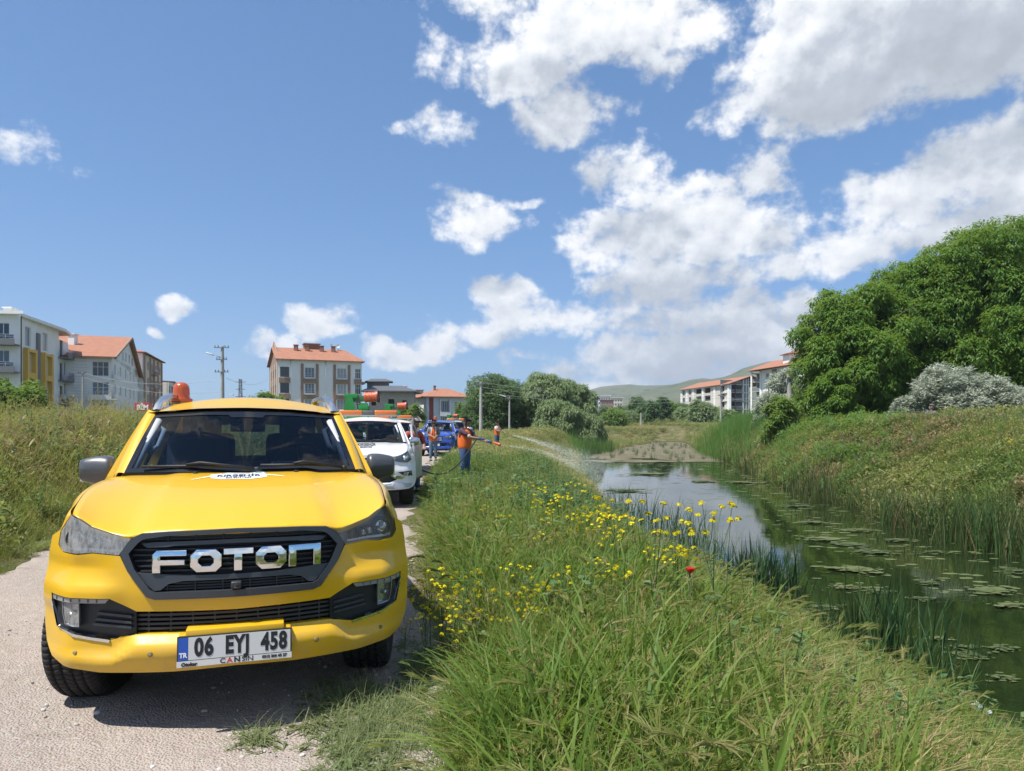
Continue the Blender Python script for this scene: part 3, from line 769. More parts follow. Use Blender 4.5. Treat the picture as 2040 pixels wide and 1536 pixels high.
    # ---- wipers
    for (u0, u1) in ((.08, -.64), (.66, .10)):
        mb = MB(); mb.smooth = True
        p0 = Vector(ws(u0 / .745, .0)) + Vector((0, -.04, .02)); p1 = Vector(ws(u1 / .745, .05)) + Vector((0, -.022, .02))
        q = p0.lerp(p1, .5) + Vector((0, -.015, .035)); mb.tube([p0, q, p0.lerp(p1, .62) + Vector((0, -.01, .02))], [.012, .010, .008], 6)
        mb.tube([p0.lerp(p1, .12) + Vector((0, 0, .012)), p0.lerp(p1, .6) + Vector((0, -.004, .01)), p1], .009, 6); mb.lathe([(.02, -.015), (.02, .012), (.0, .014)], 10, Matrix.Translation(p0))
        mb.obj('wiper', black, T)
    front(T, paint, black, dark, hero)
    return T

# ---------------------------------------------------------------- front of the yellow pickup
CHROME = mat('chrome', (.82, .83, .84), .06, metal=1.0)
def lamp_glass():
    if 'lamp_glass' in MATS: return MATS['lamp_glass']
    m, nt = new_mat('lamp_glass'); G = NG(nt); P = G.n('ShaderNodeTexCoord').outputs['Object']
    tr = G.n('ShaderNodeBsdfTransparent', {0: (.86, .88, .90, 1)}); gl = G.n('ShaderNodeBsdfGlossy', {0: (1, 1, 1, 1), 'Roughness': .03})
    du = G.n('ShaderNodeBsdfDiffuse', {0: (.58, .57, .55, 1)})                     # a film of road dust with runs, also standing in for sun on the left lens
    side = G.m('MULTIPLY_ADD', G.step(G.n('ShaderNodeSeparateXYZ', {0: P}).outputs[0], .1, -.1), .40, .10)  # stronger on the left lens: its sunlit paleness is painted in, right stays darker
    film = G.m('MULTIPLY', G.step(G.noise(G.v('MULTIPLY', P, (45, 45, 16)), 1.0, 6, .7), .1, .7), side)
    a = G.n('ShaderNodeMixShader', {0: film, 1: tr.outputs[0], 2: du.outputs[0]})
    fr = G.n('ShaderNodeFresnel', {0: 1.5})
    b = G.n('ShaderNodeMixShader', {0: fr.outputs[0], 1: a.outputs[0], 2: gl.outputs[0]})
    G.n('ShaderNodeOutputMaterial', {0: b.outputs[0]}); MATS['lamp_glass'] = m; return m
def letter(polys_outer, holes, depth, bev=.004):
    V, Fc = cdt(polys_outer, holes, .016)
    bm = bmesh.new(); vs = [bm.verts.new((x, y, 0)) for x, y in V]
    for f in Fc:
        try: bm.faces.new([vs[i] for i in f])
        except ValueError: pass
    r = bmesh.ops.extrude_face_region(bm, geom=bm.faces[:])
    for g in r['geom']:
        if isinstance(g, bmesh.types.BMVert): g.co.z += depth
    bmesh.ops.recalc_face_normals(bm, faces=bm.faces[:])
    ed = [e for e in bm.edges if e.is_manifold and e.calc_face_angle(0) > R(40) and all(v.co.z > depth * .9 for v in e.verts)]
    bmesh.ops.bevel(bm, geom=ed, offset=bev, segments=2, profile=.5, affect='EDGES', clamp_overlap=True)
    return bm
GR_OUT = mirror_poly([(0, 1.034), (.33, 1.026), (.455, 1.018), (.497, .997), (.556, .920), (.518, .83), (.425, .702), (.385, .688), (0, .686)])
GR_IN = mirror_poly([(0, 1.012), (.33, 1.005), (.445, .990), (.470, .972), (.515, .918), (.485, .84), (.41, .738), (.385, .724), (0, .722)])
def _wingcurve():
    h = hood_pt(1, 0); e = (side_u(.42, shoulder(.42)), shoulder(.42)); a = (h[0] + .006, h[2] - .004); c = (e[0] - .030, a[1] - .006)
    return [tuple(a[i] * (1 - x) ** 2 + c[i] * 2 * x * (1 - x) + e[i] * x * x for i in (0, 1)) for x in np.linspace(0, 1, 8)]
WINGCURVE = _wingcurve()
def yellow_front(T, paint, black, dark, hero):
    satin = mat('satin_grey_plastic', (.040, .045, .052), .38, coat=.15)
    lampin = mat('lamp_reflector', (.45, .46, .47), .25, metal=.7); lens = lamp_glass()
    half_top = [(0, .683), (.387, .685), (.428, .699), (.521, .828), (.558, .905), (.69, .917), (.76, .907), (.85, .915), (.878, .948), (.866, 1.02), *WINGCURVE, (.926, .985)]
    half_bot = [(.955, .86), (.968, .72), (.972, .52), (.955, .43), (.905, .372), (.83, .340), (.65, .322), (.3, .320), (0, .332)]
    pocket = [(.60, .697), (.905, .703), (.900, .64), (.872, .54), (.85, .53), (.78, .510), (.60, .482), (.535, .496), (.475, .510)]
    hole = [(0, .617), (.475, .626)] + pocket + [(0, .514)]
    hole = mirror_poly(hole)
    bp = sheet(mirror_poly(half_top + half_bot), [hole], .024, lambda x, y: (x, Fnose(x, y), y), rim=(0, .05, 0), name='front_bumper')
    fb = link('front_bumper', bp, paint, T)
    # grille frame, recess, bars and slats
    ring = sheet(GR_OUT, [GR_IN], .03, lambda x, y: (x, Fbase(x, y) - .016, y), rim=(0, .07, 0), name='grille')
    g = link('grille', ring, satin, T)
    link('grille_recess', sheet(mirror_poly([(0, 1.03), (.48, 1.0), (.53, .92), (.43, .71), (0, .70)]), [], .1, lambda x, y: (x, Fbase(x, y) + .055, y), name='grille_recess'), black, g)
    def bar(poly, off, m, nm, rim=.03, sp=.05): return link(nm, sheet(mirror_poly(poly), [], sp, lambda x, y: (x, Fbase(x, y) + off, y), rim=(0, rim, 0), name=nm), m, g)
    bar([(0, .978), (.40, .972), (.455, .965), (.43, .945), (.33, .947), (.30, .953), (0, .957)], .0, satin, 'grille_bar')
    bar([(0, .800), (.20, .803), (.455, .818), (.475, .822), (.44, .772), (.39, .730), (.36, .733), (.325, .762), (.26, .775), (0, .776)], -.002, satin, 'grille_bar')
    for z, hw in ((.996, .43), (.985, .44), (.932, .49), (.905, .50), (.878, .49), (.851, .478), (.826, .46), (.762, .30), (.748, .33), (.735, .35)):
        bar([(0, z + .0045), (hw, z + .0045), (hw, z - .0045), (0, z - .0045)], .016, black, 'grille_slat', .03, .12)
    for u in np.linspace(-.33, .33, 6):
        for za, zb, o_ in ((.975, 1.004, .014), (.726, .772, .012)): y0 = Fbase(u, za) + o_; dv = MB(); dv.box((u - .004, y0, za), (u + .004, y0 + .02, zb)); dv.obj('grille_divider', black, g)
    mb = MB(); mb.smooth = True; mb.bbox((0, -.005, .748), (.052, .05, .036), .008); cm = mb.obj('front_camera', dark, g)
    mb = MB(); mb.smooth = True; mb.lathe([(.013, 0), (.012, .004), (.0, .006)], 14, Matrix.Translation((0, -.03, .746)) @ Matrix.Rotation(R(90), 4, 'X')); mb.obj('camera_lens', mat('lens_black', (.01, .01, .012), .05, coat=1), cm)
    # raised chrome letters
    def octo(x0, x1, z0, z1, c): return [(x0 + c, z0), (x1 - c, z0), (x1, z0 + c), (x1, z1 - c), (x1 - c, z1), (x0 + c, z1), (x0, z1 - c), (x0, z0 + c)]
    z0, z1 = .818, .934
    L = [([(-.402, z0), (-.362, z0), (-.362, .858), (-.245, .858), (-.245, .886), (-.362, .886), (-.362, .904), (-.238, .904), (-.238, z1), (-.380, z1), (-.402, .912)], []),
         (octo(-.222, -.070, z0, z1, .030), [octo(-.182, -.110, .850, .902, .016)]),
         ([(-.012, z0), (.028, z0), (.028, .904), (.082, .904), (.082, .918), (.082, z1), (-.062, z1), (-.062, .904), (-.012, .904)], []),
         (octo(.094, .246, z0, z1, .030), [octo(.134, .206, .850, .902, .016)]),
         ([(.258, z0), (.298, z0), (.298, .902), (.386, .902), (.386, z0), (.426, z0), (.426, z1), (.258, z1)], [])]
    for outer, holes in L:
        bm = letter(outer, holes, .028, .0105)
        for v in bm.verts: v.co = Vector((v.co.x, Fbase(v.co.x, .876) + .004 + 1.9 * (v.co.y - .872) ** 2 - v.co.z, v.co.y))
        bmesh.ops.recalc_face_normals(bm, faces=bm.faces[:])
        me = bpy.data.meshes.new('badge_letter'); bm.to_mesh(me); bm.free(); link('badge_letter', me, CHROME, g)
    # headlights
    for s in (-1, 1):
        H = [(.563, .909), (.69, .921), (.76, .914), (.847, .919), (.872, .949), (.860, 1.02), (.803, 1.106), (.755, 1.082), (.70, 1.047), (.60, 1.014), (.536, .997), (.507, .992)]
        H = [(s * x, y) for x, y in H]
        lf = lambda off: (lambda x, y: (x, Fbase(x, y) + off, y))
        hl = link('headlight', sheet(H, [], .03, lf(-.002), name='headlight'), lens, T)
        link('lamp_housing', sheet([(x * .995, .995 * y + .005) for x, y in H], [], .04, lf(.075), rim=(0, -.066, 0), name='lamp_housing'), mat('lamp_housing_grey', (.20, .205, .21), .42, metal=.3), hl)
        mb = MB(); mb.smooth = True
        for u, z, r_ in ((.775, .985, .042), (.705, .967, .024), (.668, .960, .022)):
            mb.lathe([(r_, 0), (r_ * .98, .02), (r_ * .7, .034), (.0, .042)], 20, Matrix.Translation((s * u, Fbase(u, z) + .062, z)) @ Matrix.Rotation(R(90), 4, 'X'))
        mb.obj('projector_lens', mat('projector_glass', (.55, .57, .60), .05, metal=.8), hl)
        mb = MB(); mb.smooth = True
        for u, z, r_ in ((.775, .985, .055), (.705, .967, .032), (.668, .960, .030)):
            mb.lathe([(r_, .0), (r_, .03), (r_ * .86, .034), (r_ * .84, .0)], 20, Matrix.Translation((s * u, Fbase(u, z) + .066, z)) @ Matrix.Rotation(R(90), 4, 'X'), caps=False)
        for k in range(7): mb.cbox((s * (.585 + k * .009), Fbase(.6, .95) + .05, .950 + k * .002), (.004, .03, .050))
        mb.obj('lamp_bezel', mat('lamp_bezel_dark', (.06, .062, .066), .3, metal=.4), hl)
        link('light_guide', sheet([(s * .575, .917), (s * .70, .926), (s * .83, .925), (s * .842, .94), (s * .70, .938), (s * .575, .929)], [], .04, lf(.030), rim=(0, .02, 0), name='light_guide'), mat('clear_strip', (.62, .63, .64), .25, spec=.8), hl)
        # lamp pocket in the bumper
        pk = link('lamp_pocket', sheet([(s * x, y) for x, y in pocket] + [(s * .475, .626)], [], .04, lambda x, y: (x, Fbase(x, y) + .040 - .03 * S01(abs(x), .80, .9), y), rim=(0, -.03, 0), name='lamp_pocket'), mat('pocket_black', (.022, .024, .028), .42), T)
        for k, z in enumerate((.615, .585, .560)):
            link('pocket_rib', sheet([(s * .50, z - .012), (s * (.66 + .01 * k), z + .006), (s * (.665 + .01 * k), z - .006), (s * .50, z - .024)], [], .06, lambda x, y: (x, Fbase(x, y) + .018, y), rim=(0, .025, 0), name='pocket_rib'), satin, pk)
        st = link('running_light', sheet([(s * .603, .692), (s * .900, .697), (s * .898, .672), (s * .62, .672)], [], .03, lambda x, y: (x, Fnose(x, y) + .010, y), rim=(0, .03, 0), name='running_light'), mat('running_light_lens', (.26, .27, .28), .22, spec=.8, coat=.4), T)
        for u in np.linspace(.66, .87, 6): mb = MB(); mb.cbox((s * u, Fnose(u, .684) + .008, .6845), (.003, .006, .016)); mb.obj('running_light_divider', satin, st)
        trim = [(.905, .668), (.899, .635), (.886, .585), (.870, .537), (.845, .527), (.78, .508), (.69, .494), (.60, .482)]
        mb = MB(); mb.smooth = 'auto'
        vs = []
        for i, (x, y) in enumerate(trim):
            n = Vector((.6, -.8)) if i > 4 else Vector((.97, -.2))
            if i > 4: n = Vector((.15, -1)).normalized()
            for o, dv_ in ((-.012, .016), (-.004, -.004), (.010, -.004), (.016, .012)):
                px_, pz_ = x + n.x * o, y + n.y * o; vs.append((s * px_, Fnose(px_, pz_) + dv_ - .004, pz_))
        mb.add(vs, [(i * 4 + k, i * 4 + k + 1, i * 4 + 5 + k, i * 4 + 4 + k) for i in range(len(trim) - 1) for k in range(3)])
        mb.obj('chrome_trim', CHROME, T)
        fp = [(s * .752, .664), (s * .838, .660), (s * .832, .60), (s * .820, .560), (s * .752, .552)]
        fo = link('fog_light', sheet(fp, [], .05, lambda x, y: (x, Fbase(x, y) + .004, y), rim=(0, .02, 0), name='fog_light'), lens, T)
        link('fog_reflector', sheet(fp, [], .02, lambda x, y: (x, Fbase(x, y) + .034 + .12 * ((abs(x) - .79) ** 2 + (y - .61) ** 2) * -1 * 4, y), name='fog_reflector'), mat('fog_chrome', (.72, .73, .74), .16, metal=.9), fo)
        mb = MB(); mb.smooth = True; mb.lathe([(.016, 0), (.014, .016), (0, .022)], 12, Matrix.Translation((s * .79, Fbase(.79, .6) + .03, .61)) @ Matrix.Rotation(R(90), 4, 'X')); mb.obj('fog_bulb', lampin, fo)
        fr = sheet([(x + (x - s * .793) * .10, y + (y - .61) * .08) for x, y in fp], [fp], .05, lambda x, y: (x, Fbase(x, y) - .002, y), rim=(0, .04, 0), name='fog_bezel')
        link('fog_bezel', fr, mat('fog_bezel_silver', (.36, .37, .38), .3, metal=.6), fo)
        for u, z in ((.40, .425), (.765, .415)):
            mb = MB(); mb.smooth = True; M = Matrix.Translation((s * u, Fnose(u, z) + .004, z)) @ Matrix.Rotation(s * R(18 if u < .5 else 40), 4, 'Z') @ Matrix.Rotation(R(90), 4, 'X')
            mb.lathe([(.013, -.01), (.013, .006), (.010, .008), (.0, .008)], 14, M); mb.obj('parking_sensor', mat('sensor_grey', (.20, .15, .07), .5), fb)
    # lower grille
    lg = link('lower_grille', sheet(mirror_poly([(0, .640), (.50, .645), (.50, .495), (0, .50)]), [], .15, lambda x, y: (x, Fbase(x, y) + .10, y), name='lower_grille'), black, T)
    for z in (.600, .577, .554, .531):
        link('grille_slat', sheet(mirror_poly([(0, z + .005), (.474, z + .008), (.474, z - .004), (0, z - .007)]), [], .12, lambda x, y: (x, Fbase(x, y) + .03, y), rim=(0, .04, 0), name='grille_slat'), dark, lg)
    for u in np.linspace(-.42, .42, 9): y0 = Fbase(u, .55) + .036; mb = MB(); mb.box((u - .004, y0, .508), (u + .004, y0 + .02, .625)); mb.obj('grille_divider', dark, lg)
    # number plate on its yellow mount
    mb = MB(); mb.smooth = 'auto'; mb.bbox((0, .005, .520), (.47, .12, .045), .008); mb.bbox((0, -.005, .435), (.54, .06, .16), .01); mb.obj('plate_mount', paint, T)
    P = bpy.data.objects.new('number_plate', None)
    pf = MB(); pf.smooth = 'auto'; pf.bbox((0, 0, 0), (.545, .016, .150), .005); pl = pf.obj('number_plate', mat('plate_frame_black', (.015, .015, .016), .4), T)
    pl.location = (0, -.062, .440); pl.rotation_euler = (R(-5), 0, R(0))
    bpy.data.objects.remove(P)
    def flat(nm, x0, x1, y0, y1, m, off, bev=.0):
        b = MB(); b.box((x0, -.0085 - off, y0), (x1, -.0085 - off + .0015, y1)); return b.obj(nm, m, pl)
    white = mat('plate_white', (.58, .58, .57), .35)
    flat('plate_face', -.220, .266, -.042, .069, white, .001); flat('plate_band', -.266, -.2215, -.042, .069, mat('plate_blue', (.02, .09, .42), .35), .001)
    flat('dealer_strip', -.2725, .2725, -.075, -.0455, mat('dealer_strip_white', (.62, .61, .58), .4), .001)
    def lettering(txt, size, x, z, m, bold=.0, sx=1., par=pl, off=.0105, align='CENTER', space=1.0):
        me = text_mesh(txt, size, bold, sx, .0006, align, space); o = link('lettering', me, m, par); o.location = (x, -off, z); o.rotation_euler = (R(90), 0, 0); return o
    ink = mat('print_black', (.012, .012, .014), .45)
    for t, x in (('06', -.148), ('EYJ', .0085), ('458', .186)): lettering(t, .120, x, .0135, ink, .0052, .66 if t != '06' else .70, space=1.10)
    lettering('TR', .032, -.2435, -.018, mat('print_white', (.8, .8, .8), .5), .0012, .9)
    lettering('C', .034, -.060, -.060, ink, .0004, 1.15); lettering('A', .036, -.027, -.060, mat('print_red', (.55, .06, .05), .5), .0009, 1.15); lettering('N', .034, .008, -.060, ink, .0012, 1.15); lettering('SIN', .034, .058, -.060, ink, .0, 1.15)
    lettering('Otokar', .024, -.215, -.063, ink, .0014); lettering('0312 266 65 27', .019, .188, -.0585, ink, .001)
    # sticker on the bonnet: a white shape with the town's name
    def onhood(x, y):
        x *= 1.12; v = .96 + y * 2.6; t = 0.5
        for _ in range(30):
            p = hood_pt(x / .8, t); t += (v - p[1]) * .7; t = min(1, max(0, t))
        return (x, v, hood_pt(x / .8, t)[2])
    out = [(-.150, -.030), (-.09, -.046), (.06, -.050), (.10, -.040), (.145, -.026), (.150, .0), (.14, .02), (.128, .055), (.10, .075), (.07, .055), (.05, .035), (-.03, .044), (-.07, .052), (-.10, .036), (-.16, .02)]
    sm = mat('sticker_white', (.80, .82, .80), .4)
    def slift(dz): return lambda x, y: (lambda p: (p[0], p[1], p[2] + dz))(onhood(x - .02, y))
    stk = link('bonnet_sticker', sheet(out, [], .03, slift(.0025), name='bonnet_sticker'), sm, T)
    for poly in ([(-.16, .005), (-.245, -.035), (-.255, -.045), (-.15, -.01)], [(.15, .02), (.235, -.01), (.25, -.022), (.15, .0)]):
        link('sticker_line', sheet(poly, [], .05, slift(.0024), name='sticker_line'), mat('sticker_cream', (.78, .70, .42), .4), stk)
    arcs = MB()
    def strip(p, w_): 
        for a, b in zip(p[:-1], p[1:]):
            d = (Vector(b) - Vector(a)).normalized(); n = Vector((-d.y, d.x)) * w_; q = [Vector(a) + n, Vector(b) + n, Vector(b) - n, Vector(a) - n]
            f = slift(.0042); arcs.add([f(*k) for k in q], [(0, 1, 2, 3)])
    strip([(.10 + .038 * cos(a), .022 + .045 * sin(a)) for a in np.linspace(.2, pi - .2, 9)], .003)
    strip([(.10 + .02 * cos(a), .02 + .022 * sin(a)) for a in np.linspace(.1, pi - .1, 7)], .002); strip([(-.10, .028), (-.05, .034), (.0, .026), (.05, .026)], .0025)
    strip([(.075, .07), (.078, .08)], .003); strip([(.122, .07), (.12, .08)], .003)
    arcs.obj('sticker_drawing', mat('print_teal', (.25, .42, .45), .5), stk)
    def hoodtext(txt, size, y, bold, sx):
        me = text_mesh(txt, size, bold, sx)
        for v in me.vertices:
            q = slift(.0045)(v.co.x - .005, v.co.y + y); v.co = q
        link('lettering', me, mat('print_navy', (.03, .04, .12), .5), stk)
    hoodtext('KIRŞEHİR', .040, -.006, .0014, 1.32); hoodtext('BELEDİYESİ', .021, -.034, .0005, 1.25)
    # washer jets
    for u in (-.30, .33):
        mb = MB(); mb.smooth = True; p = hood_pt(u / .8, .985); mb.bbox((u, p[1] - .03, p[2] + .004), (.03, .02, .014), .005); mb.obj('washer_jet', black, T)
    # roof rails, sunroof, beacon
    for s in (-1, 1):
        q = [(.640, 1.93, 1.672), (.632, 1.98, 1.715), (.612, 2.07, 1.768), (.592, 2.20, 1.795), (.565, 2.6, 1.800), (.565, 3.1, 1.80), (.57, 3.35, 1.775), (.58, 3.45, 1.70)]
        mb = MB(); mb.smooth = 'auto'
        vs = []
        for i, p in enumerate(q):
            d = (Vector(q[min(i + 1, 7)]) - Vector(q[max(i - 1, 0)])).normalized(); sd = Vector((1, 0, 0)); up = sd.cross(d).normalized()
            for a, b in ((-.030, -.016), (-.027, .012), (0, .019), (.027, .012), (.030, -.016)): k = Vector(p) + sd * a + up * b; vs.append((s * k.x, k.y, k.z))
        mb.add(vs, [(i * 5 + k, i * 5 + (k + 1) % 5, i * 5 + 5 + (k + 1) % 5, i * 5 + 5 + k) for i in range(7) for k in range(5)])
        rl = mb.obj('roof_rail', mat('rail_silver', (.62, .63, .64), .22, metal=.9), T)
        mb = MB(); mb.smooth = 'auto'; mb.bbox((s * .643, 1.90, 1.665), (.05, .10, .03), .008); mb.obj('rail_foot', black, rl)
    mb = MB(); mb.smooth = True
    mb.grid(lambda x, y: (lambda p: (p[0], p[1], p[2] + .014 * min(1, 6 * min(x, 1 - x, y, 1 - y) + .1)))(roof_pt(-.55 + 1.12 * x, .38 + .45 * y)), 20, 14); mb.obj('sunroof', mat('sunroof_grey', (.17, .19, .21), .30, coat=.2), T)
def beacon(parent_T, u, v, sc=1.0, label='orange domed warning beacon on the roof of the yellow pickup'):
    w = roof_pt(u / .669, (v - 1.70) / 1.85)[2] + .004
    M = parent_T.matrix_basis
    b = thing('warning_beacon', label, 'beacon', M @ Vector((u, v, w + .0)))
    mb = MB(); mb.smooth = 'auto'; mb.lathe([(.084, .0), (.088, .006), (.088, .014), (.080, .018)], 32); mb.obj('beacon_base', mat('beacon_base_grey', (.16, .15, .14), .4), b)
    m, nt = new_mat('amber_plastic'); G = NG(nt)
    p = G.n('ShaderNodeBsdfPrincipled', {'Base Color': (.44, .075, .010, 1), 'Roughness': .25, 'Coat Weight': .6, 'Subsurface Weight': .25, 'Subsurface Radius': (.05, .02, .005), 'Subsurface Scale': .3})
    G.n('ShaderNodeOutputMaterial', {0: p.outputs[0]})
    mb = MB(); mb.smooth = 'auto'; mb.lathe([(.084, .018), (.086, .036), (.083, .045), (.070, .048), (.066, .055), (.064, .09), (.063, .125), (.058, .148), (.048, .164), (.030, .175), (.010, .179), (0, .1795)], 36); mb.obj('beacon_dome', m, b)
    mb = MB(); mb.smooth = True; mb.tube([(.05, .04, .008), (.08, .12, .004), (.11, .3, .0), (.2, .5, -.01)], .006, 6); mb.obj('beacon_cable', mat('cable_black', (.02, .02, .02), .6), b)
    b.scale = (sc,) * 3
    return b
def dusty_paint():
    m, nt = new_mat('yellow_paint'); G = NG(nt); P = G.n('ShaderNodeTexCoord').outputs['Object']
    z = G.n('ShaderNodeSeparateXYZ', {0: P}).outputs[2]
    fine = G.noise(P, 38, 6, .7); big = G.noise(P, 3.2, 5, .6)
    low = G.step(z, .62, .34)                                            # road dust thrown up over the lower bumper
    d = G.m('MULTIPLY', G.step(G.m('ADD', G.m('MULTIPLY', fine, .6), G.m('MULTIPLY', big, .5)), .42, .75), G.m('MULTIPLY_ADD', low, .34, .07))
    c = G.mix(d, (.70, .405, .003, 1), (.40, .32, .22, 1))
    p = G.n('ShaderNodeBsdfPrincipled', {'Base Color': c, 'Roughness': G.m('MULTIPLY_ADD', d, .8, .34), 'Coat Weight': G.m('MULTIPLY_ADD', d, -1.6, .55, clamp=True), 'Coat Roughness': G.m('MULTIPLY_ADD', big, .10, .01)})
    G.n('ShaderNodeOutputMaterial', {0: p.outputs[0]}); return m
YELLOW = dusty_paint()
def build_hero():
    T = pickup('pickup_truck', 'bright yellow pickup with chrome letters across its black grille, nearest on the gravel', 'pickup truck', YELLOW, (-1.430, 3.69, .004), .326, yellow_front,
               'municipal pickups parked in a line on the road', hero=True, steer=R(-14), mirror_mat=mat('mirror_grey', (.065, .068, .074), .35, coat=.5))
    T.rotation_euler = (0, R(.25), .326)
    bpy.context.view_layer.update()
    beacon(T, -.53, 2.44)
    return T
HERO = build_hero()

# ================================================================ grass and plants
class Leaves:
    """accumulates strips (blades, leaves, petals) as quads with a tint for each"""
    def __init__(s): s.V = []; s.F = []; s.T = []; s.n = 0
    def strip(s, C, W, tint, wdir=None):
        """C: (k,3) centre line, W: (k,) half widths"""
        C = np.asarray(C, float); k = len(C)
        d = np.gradient(C, axis=0)
        if wdir is None:
            wd = np.cross(d, [0, 0, 1.0]); nn = np.linalg.norm(wd, axis=1, keepdims=True); wd = np.where(nn > 1e-5, wd / np.maximum(nn, 1e-9), [[1, 0, 0]])
        else: wd = np.repeat([wdir], k, 0)
        V = np.empty((2 * k, 3)); V[0::2] = C - wd * np.asarray(W)[:, None]; V[1::2] = C + wd * np.asarray(W)[:, None]
        s.V.append(V); a = s.n + 2 * np.arange(k - 1); s.F.append(np.stack([a, a + 1, a + 3, a + 2], 1)); s.T.append(np.full(2 * k, tint)); s.n += 2 * k
    def blade(s, base, az, L, w, lean, droop, tint, seg=5, twist=0.0, prof=None):
        t = np.linspace(0, 1, seg + 1)
        out = L * (lean * t + droop * .75 * t ** 2.2); up = L * (t - droop * .55 * t ** 2.4) * sqrt(max(.1, 1 - lean * lean))
        C = np.stack([base[0] + cos(az) * out, base[1] + sin(az) * out, base[2] + up], 1)
        W = w * .5 * (prof(t) if prof else (np.minimum(1, .55 + 2 * t) * (1 - t ** 2.2) + .03))
        a2 = az + pi / 2 + twist
        s.strip(C, W, tint, (cos(a2), sin(a2), .25 * sin(twist)))
        return C
    def mesh(s, name): return mesh_np(name, np.concatenate(s.V), np.concatenate(s.F), True, {'tint': np.concatenate(s.T)})
HID = bpy.data.collections.new('plant_kinds')        # never linked to the scene: only read by the scatterers
def kinds(name, makers, material):
    c = bpy.data.collections.new(name)
    for i, fn in enumerate(makers):
        L = Leaves(); fn(L, np.random.default_rng(100 + i)); me = L.mesh(name); me.materials.append(material)
        o = bpy.data.objects.new('%s_%02d' % (name, i), me); c.objects.link(o)
    return c
def scatter(name, label_kind, pts, coll, scl, rng, tilt=.12, zs=None):
    """one object of countless plants: copies of a few clumps on the given points"""
    n = len(pts); me = bpy.data.meshes.new(name); me.vertices.add(n); me.vertices.foreach_set('co', np.asarray(pts, np.float32).ravel())
    rot = np.stack([rng.normal(0, tilt, n), rng.normal(0, tilt, n), rng.uniform(0, 2 * pi, n)], 1)
    a = me.attributes.new('rot', 'FLOAT_VECTOR', 'POINT'); a.data.foreach_set('vector', rot.astype(np.float32).ravel())
    zs = np.ones(n) if zs is None else zs
    sc = np.stack([scl, scl, scl * zs], 1); a = me.attributes.new('scl', 'FLOAT_VECTOR', 'POINT'); a.data.foreach_set('vector', sc.astype(np.float32).ravel())
    k = len(coll.objects); a = me.attributes.new('pick', 'INT', 'POINT'); a.data.foreach_set('value', rng.integers(0, k, n).astype(np.int32))
    o = link(name, me); tag(o, kind='stuff')
    ng = bpy.data.node_groups.new('scatter_' + name, 'GeometryNodeTree')
    ng.interface.new_socket('Geometry', in_out='INPUT', socket_type='NodeSocketGeometry'); ng.interface.new_socket('Geometry', in_out='OUTPUT', socket_type='NodeSocketGeometry')
    N = ng.nodes; Lk = ng.links
    gi = N.new('NodeGroupInput'); go = N.new('NodeGroupOutput'); iop = N.new('GeometryNodeInstanceOnPoints'); ci = N.new('GeometryNodeCollectionInfo')
    ci.inputs['Collection'].default_value = coll; ci.inputs['Separate Children'].default_value = True; ci.inputs['Reset Children'].default_value = True
    def at_(nm, ty): q = N.new('GeometryNodeInputNamedAttribute'); q.data_type = ty; q.inputs['Name'].default_value = nm; return q.outputs['Attribute']
    Lk.new(gi.outputs[0], iop.inputs['Points']); Lk.new(ci.outputs[0], iop.inputs['Instance']); iop.inputs['Pick Instance'].default_value = True
    Lk.new(at_('pick', 'INT'), iop.inputs['Instance Index']); Lk.new(at_('scl', 'FLOAT_VECTOR'), iop.inputs['Scale'])
    e2r = N.new('FunctionNodeEulerToRotation'); Lk.new(at_('rot', 'FLOAT_VECTOR'), e2r.inputs[0]); Lk.new(e2r.outputs[0], iop.inputs['Rotation'])
    Lk.new(iop.outputs[0], go.inputs[0])
    md = o.modifiers.new('scatter', 'NODES'); md.node_group = ng
    return o
def vnoise(x, y, s, seed=0):
    """cheap smooth noise in 0..1 over the ground"""
    r = np.random.default_rng(seed); v = 0
    for k in range(6):
        a = r.uniform(0, 2 * pi); f = s * (1 + .7 * k); v = v + np.sin((x * cos(a) + y * sin(a)) * f + r.uniform(0, 6.28)) / (1 + .5 * k)
    return .5 + .5 * np.tanh(v * .9)

# ---- kinds of plants
def k_lush(L, r):
    for _ in range(22):
        az = r.uniform(0, 2 * pi); b = r.normal(0, .045, 2)
        L.blade((b[0], b[1], -.03), az, r.uniform(.32, .68), r.uniform(.010, .019), r.uniform(.08, .38), r.uniform(.1, .95), r.uniform(0, 1), 5, r.normal(0, .4))
def k_fine(L, r):
    for _ in range(34):
        az = r.uniform(0, 2 * pi); b = r.normal(0, .06, 2)
        L.blade((b[0], b[1], -.03), az, r.uniform(.2, .5), r.uniform(.005, .009), r.uniform(.1, .5), r.uniform(.0, .8), r.uniform(0, 1), 4, r.normal(0, .5))
def barley_head(L, p, d, r, tint, ln=.085, droop=.5):
    """a nodding bearded ear: axis, grains and awns"""
    ax = np.array(d, float); ax /= np.linalg.norm(ax); pos = np.array(p, float); n = 9
    for k in range(n):
        ax = ax + np.array([0, 0, -droop * .11]); ax /= np.linalg.norm(ax)
        side = np.cross(ax, [0, 0, 1]); side /= max(1e-6, np.linalg.norm(side)); up = np.cross(side, ax)
        for q in range(4):
            a = r.uniform(0, 2 * pi) if q else (0 if k % 2 else pi)
            o = cos(a) * side + sin(a) * up; dd = ax + o * r.uniform(.16, .34); dd /= np.linalg.norm(dd)
            al = r.uniform(.04, .065) * ln / .085; tip = pos + dd * al + np.array([0, 0, -.006])
            L.strip([pos, pos + dd * al * .28, pos + dd * al * .6, tip], [.0018, .0030, .0014, .0005], tint + r.normal(0, .06), np.cross(dd, [r.normal(), r.normal(), r.normal()]) / 1.6)
        pos = pos + ax * ln / n
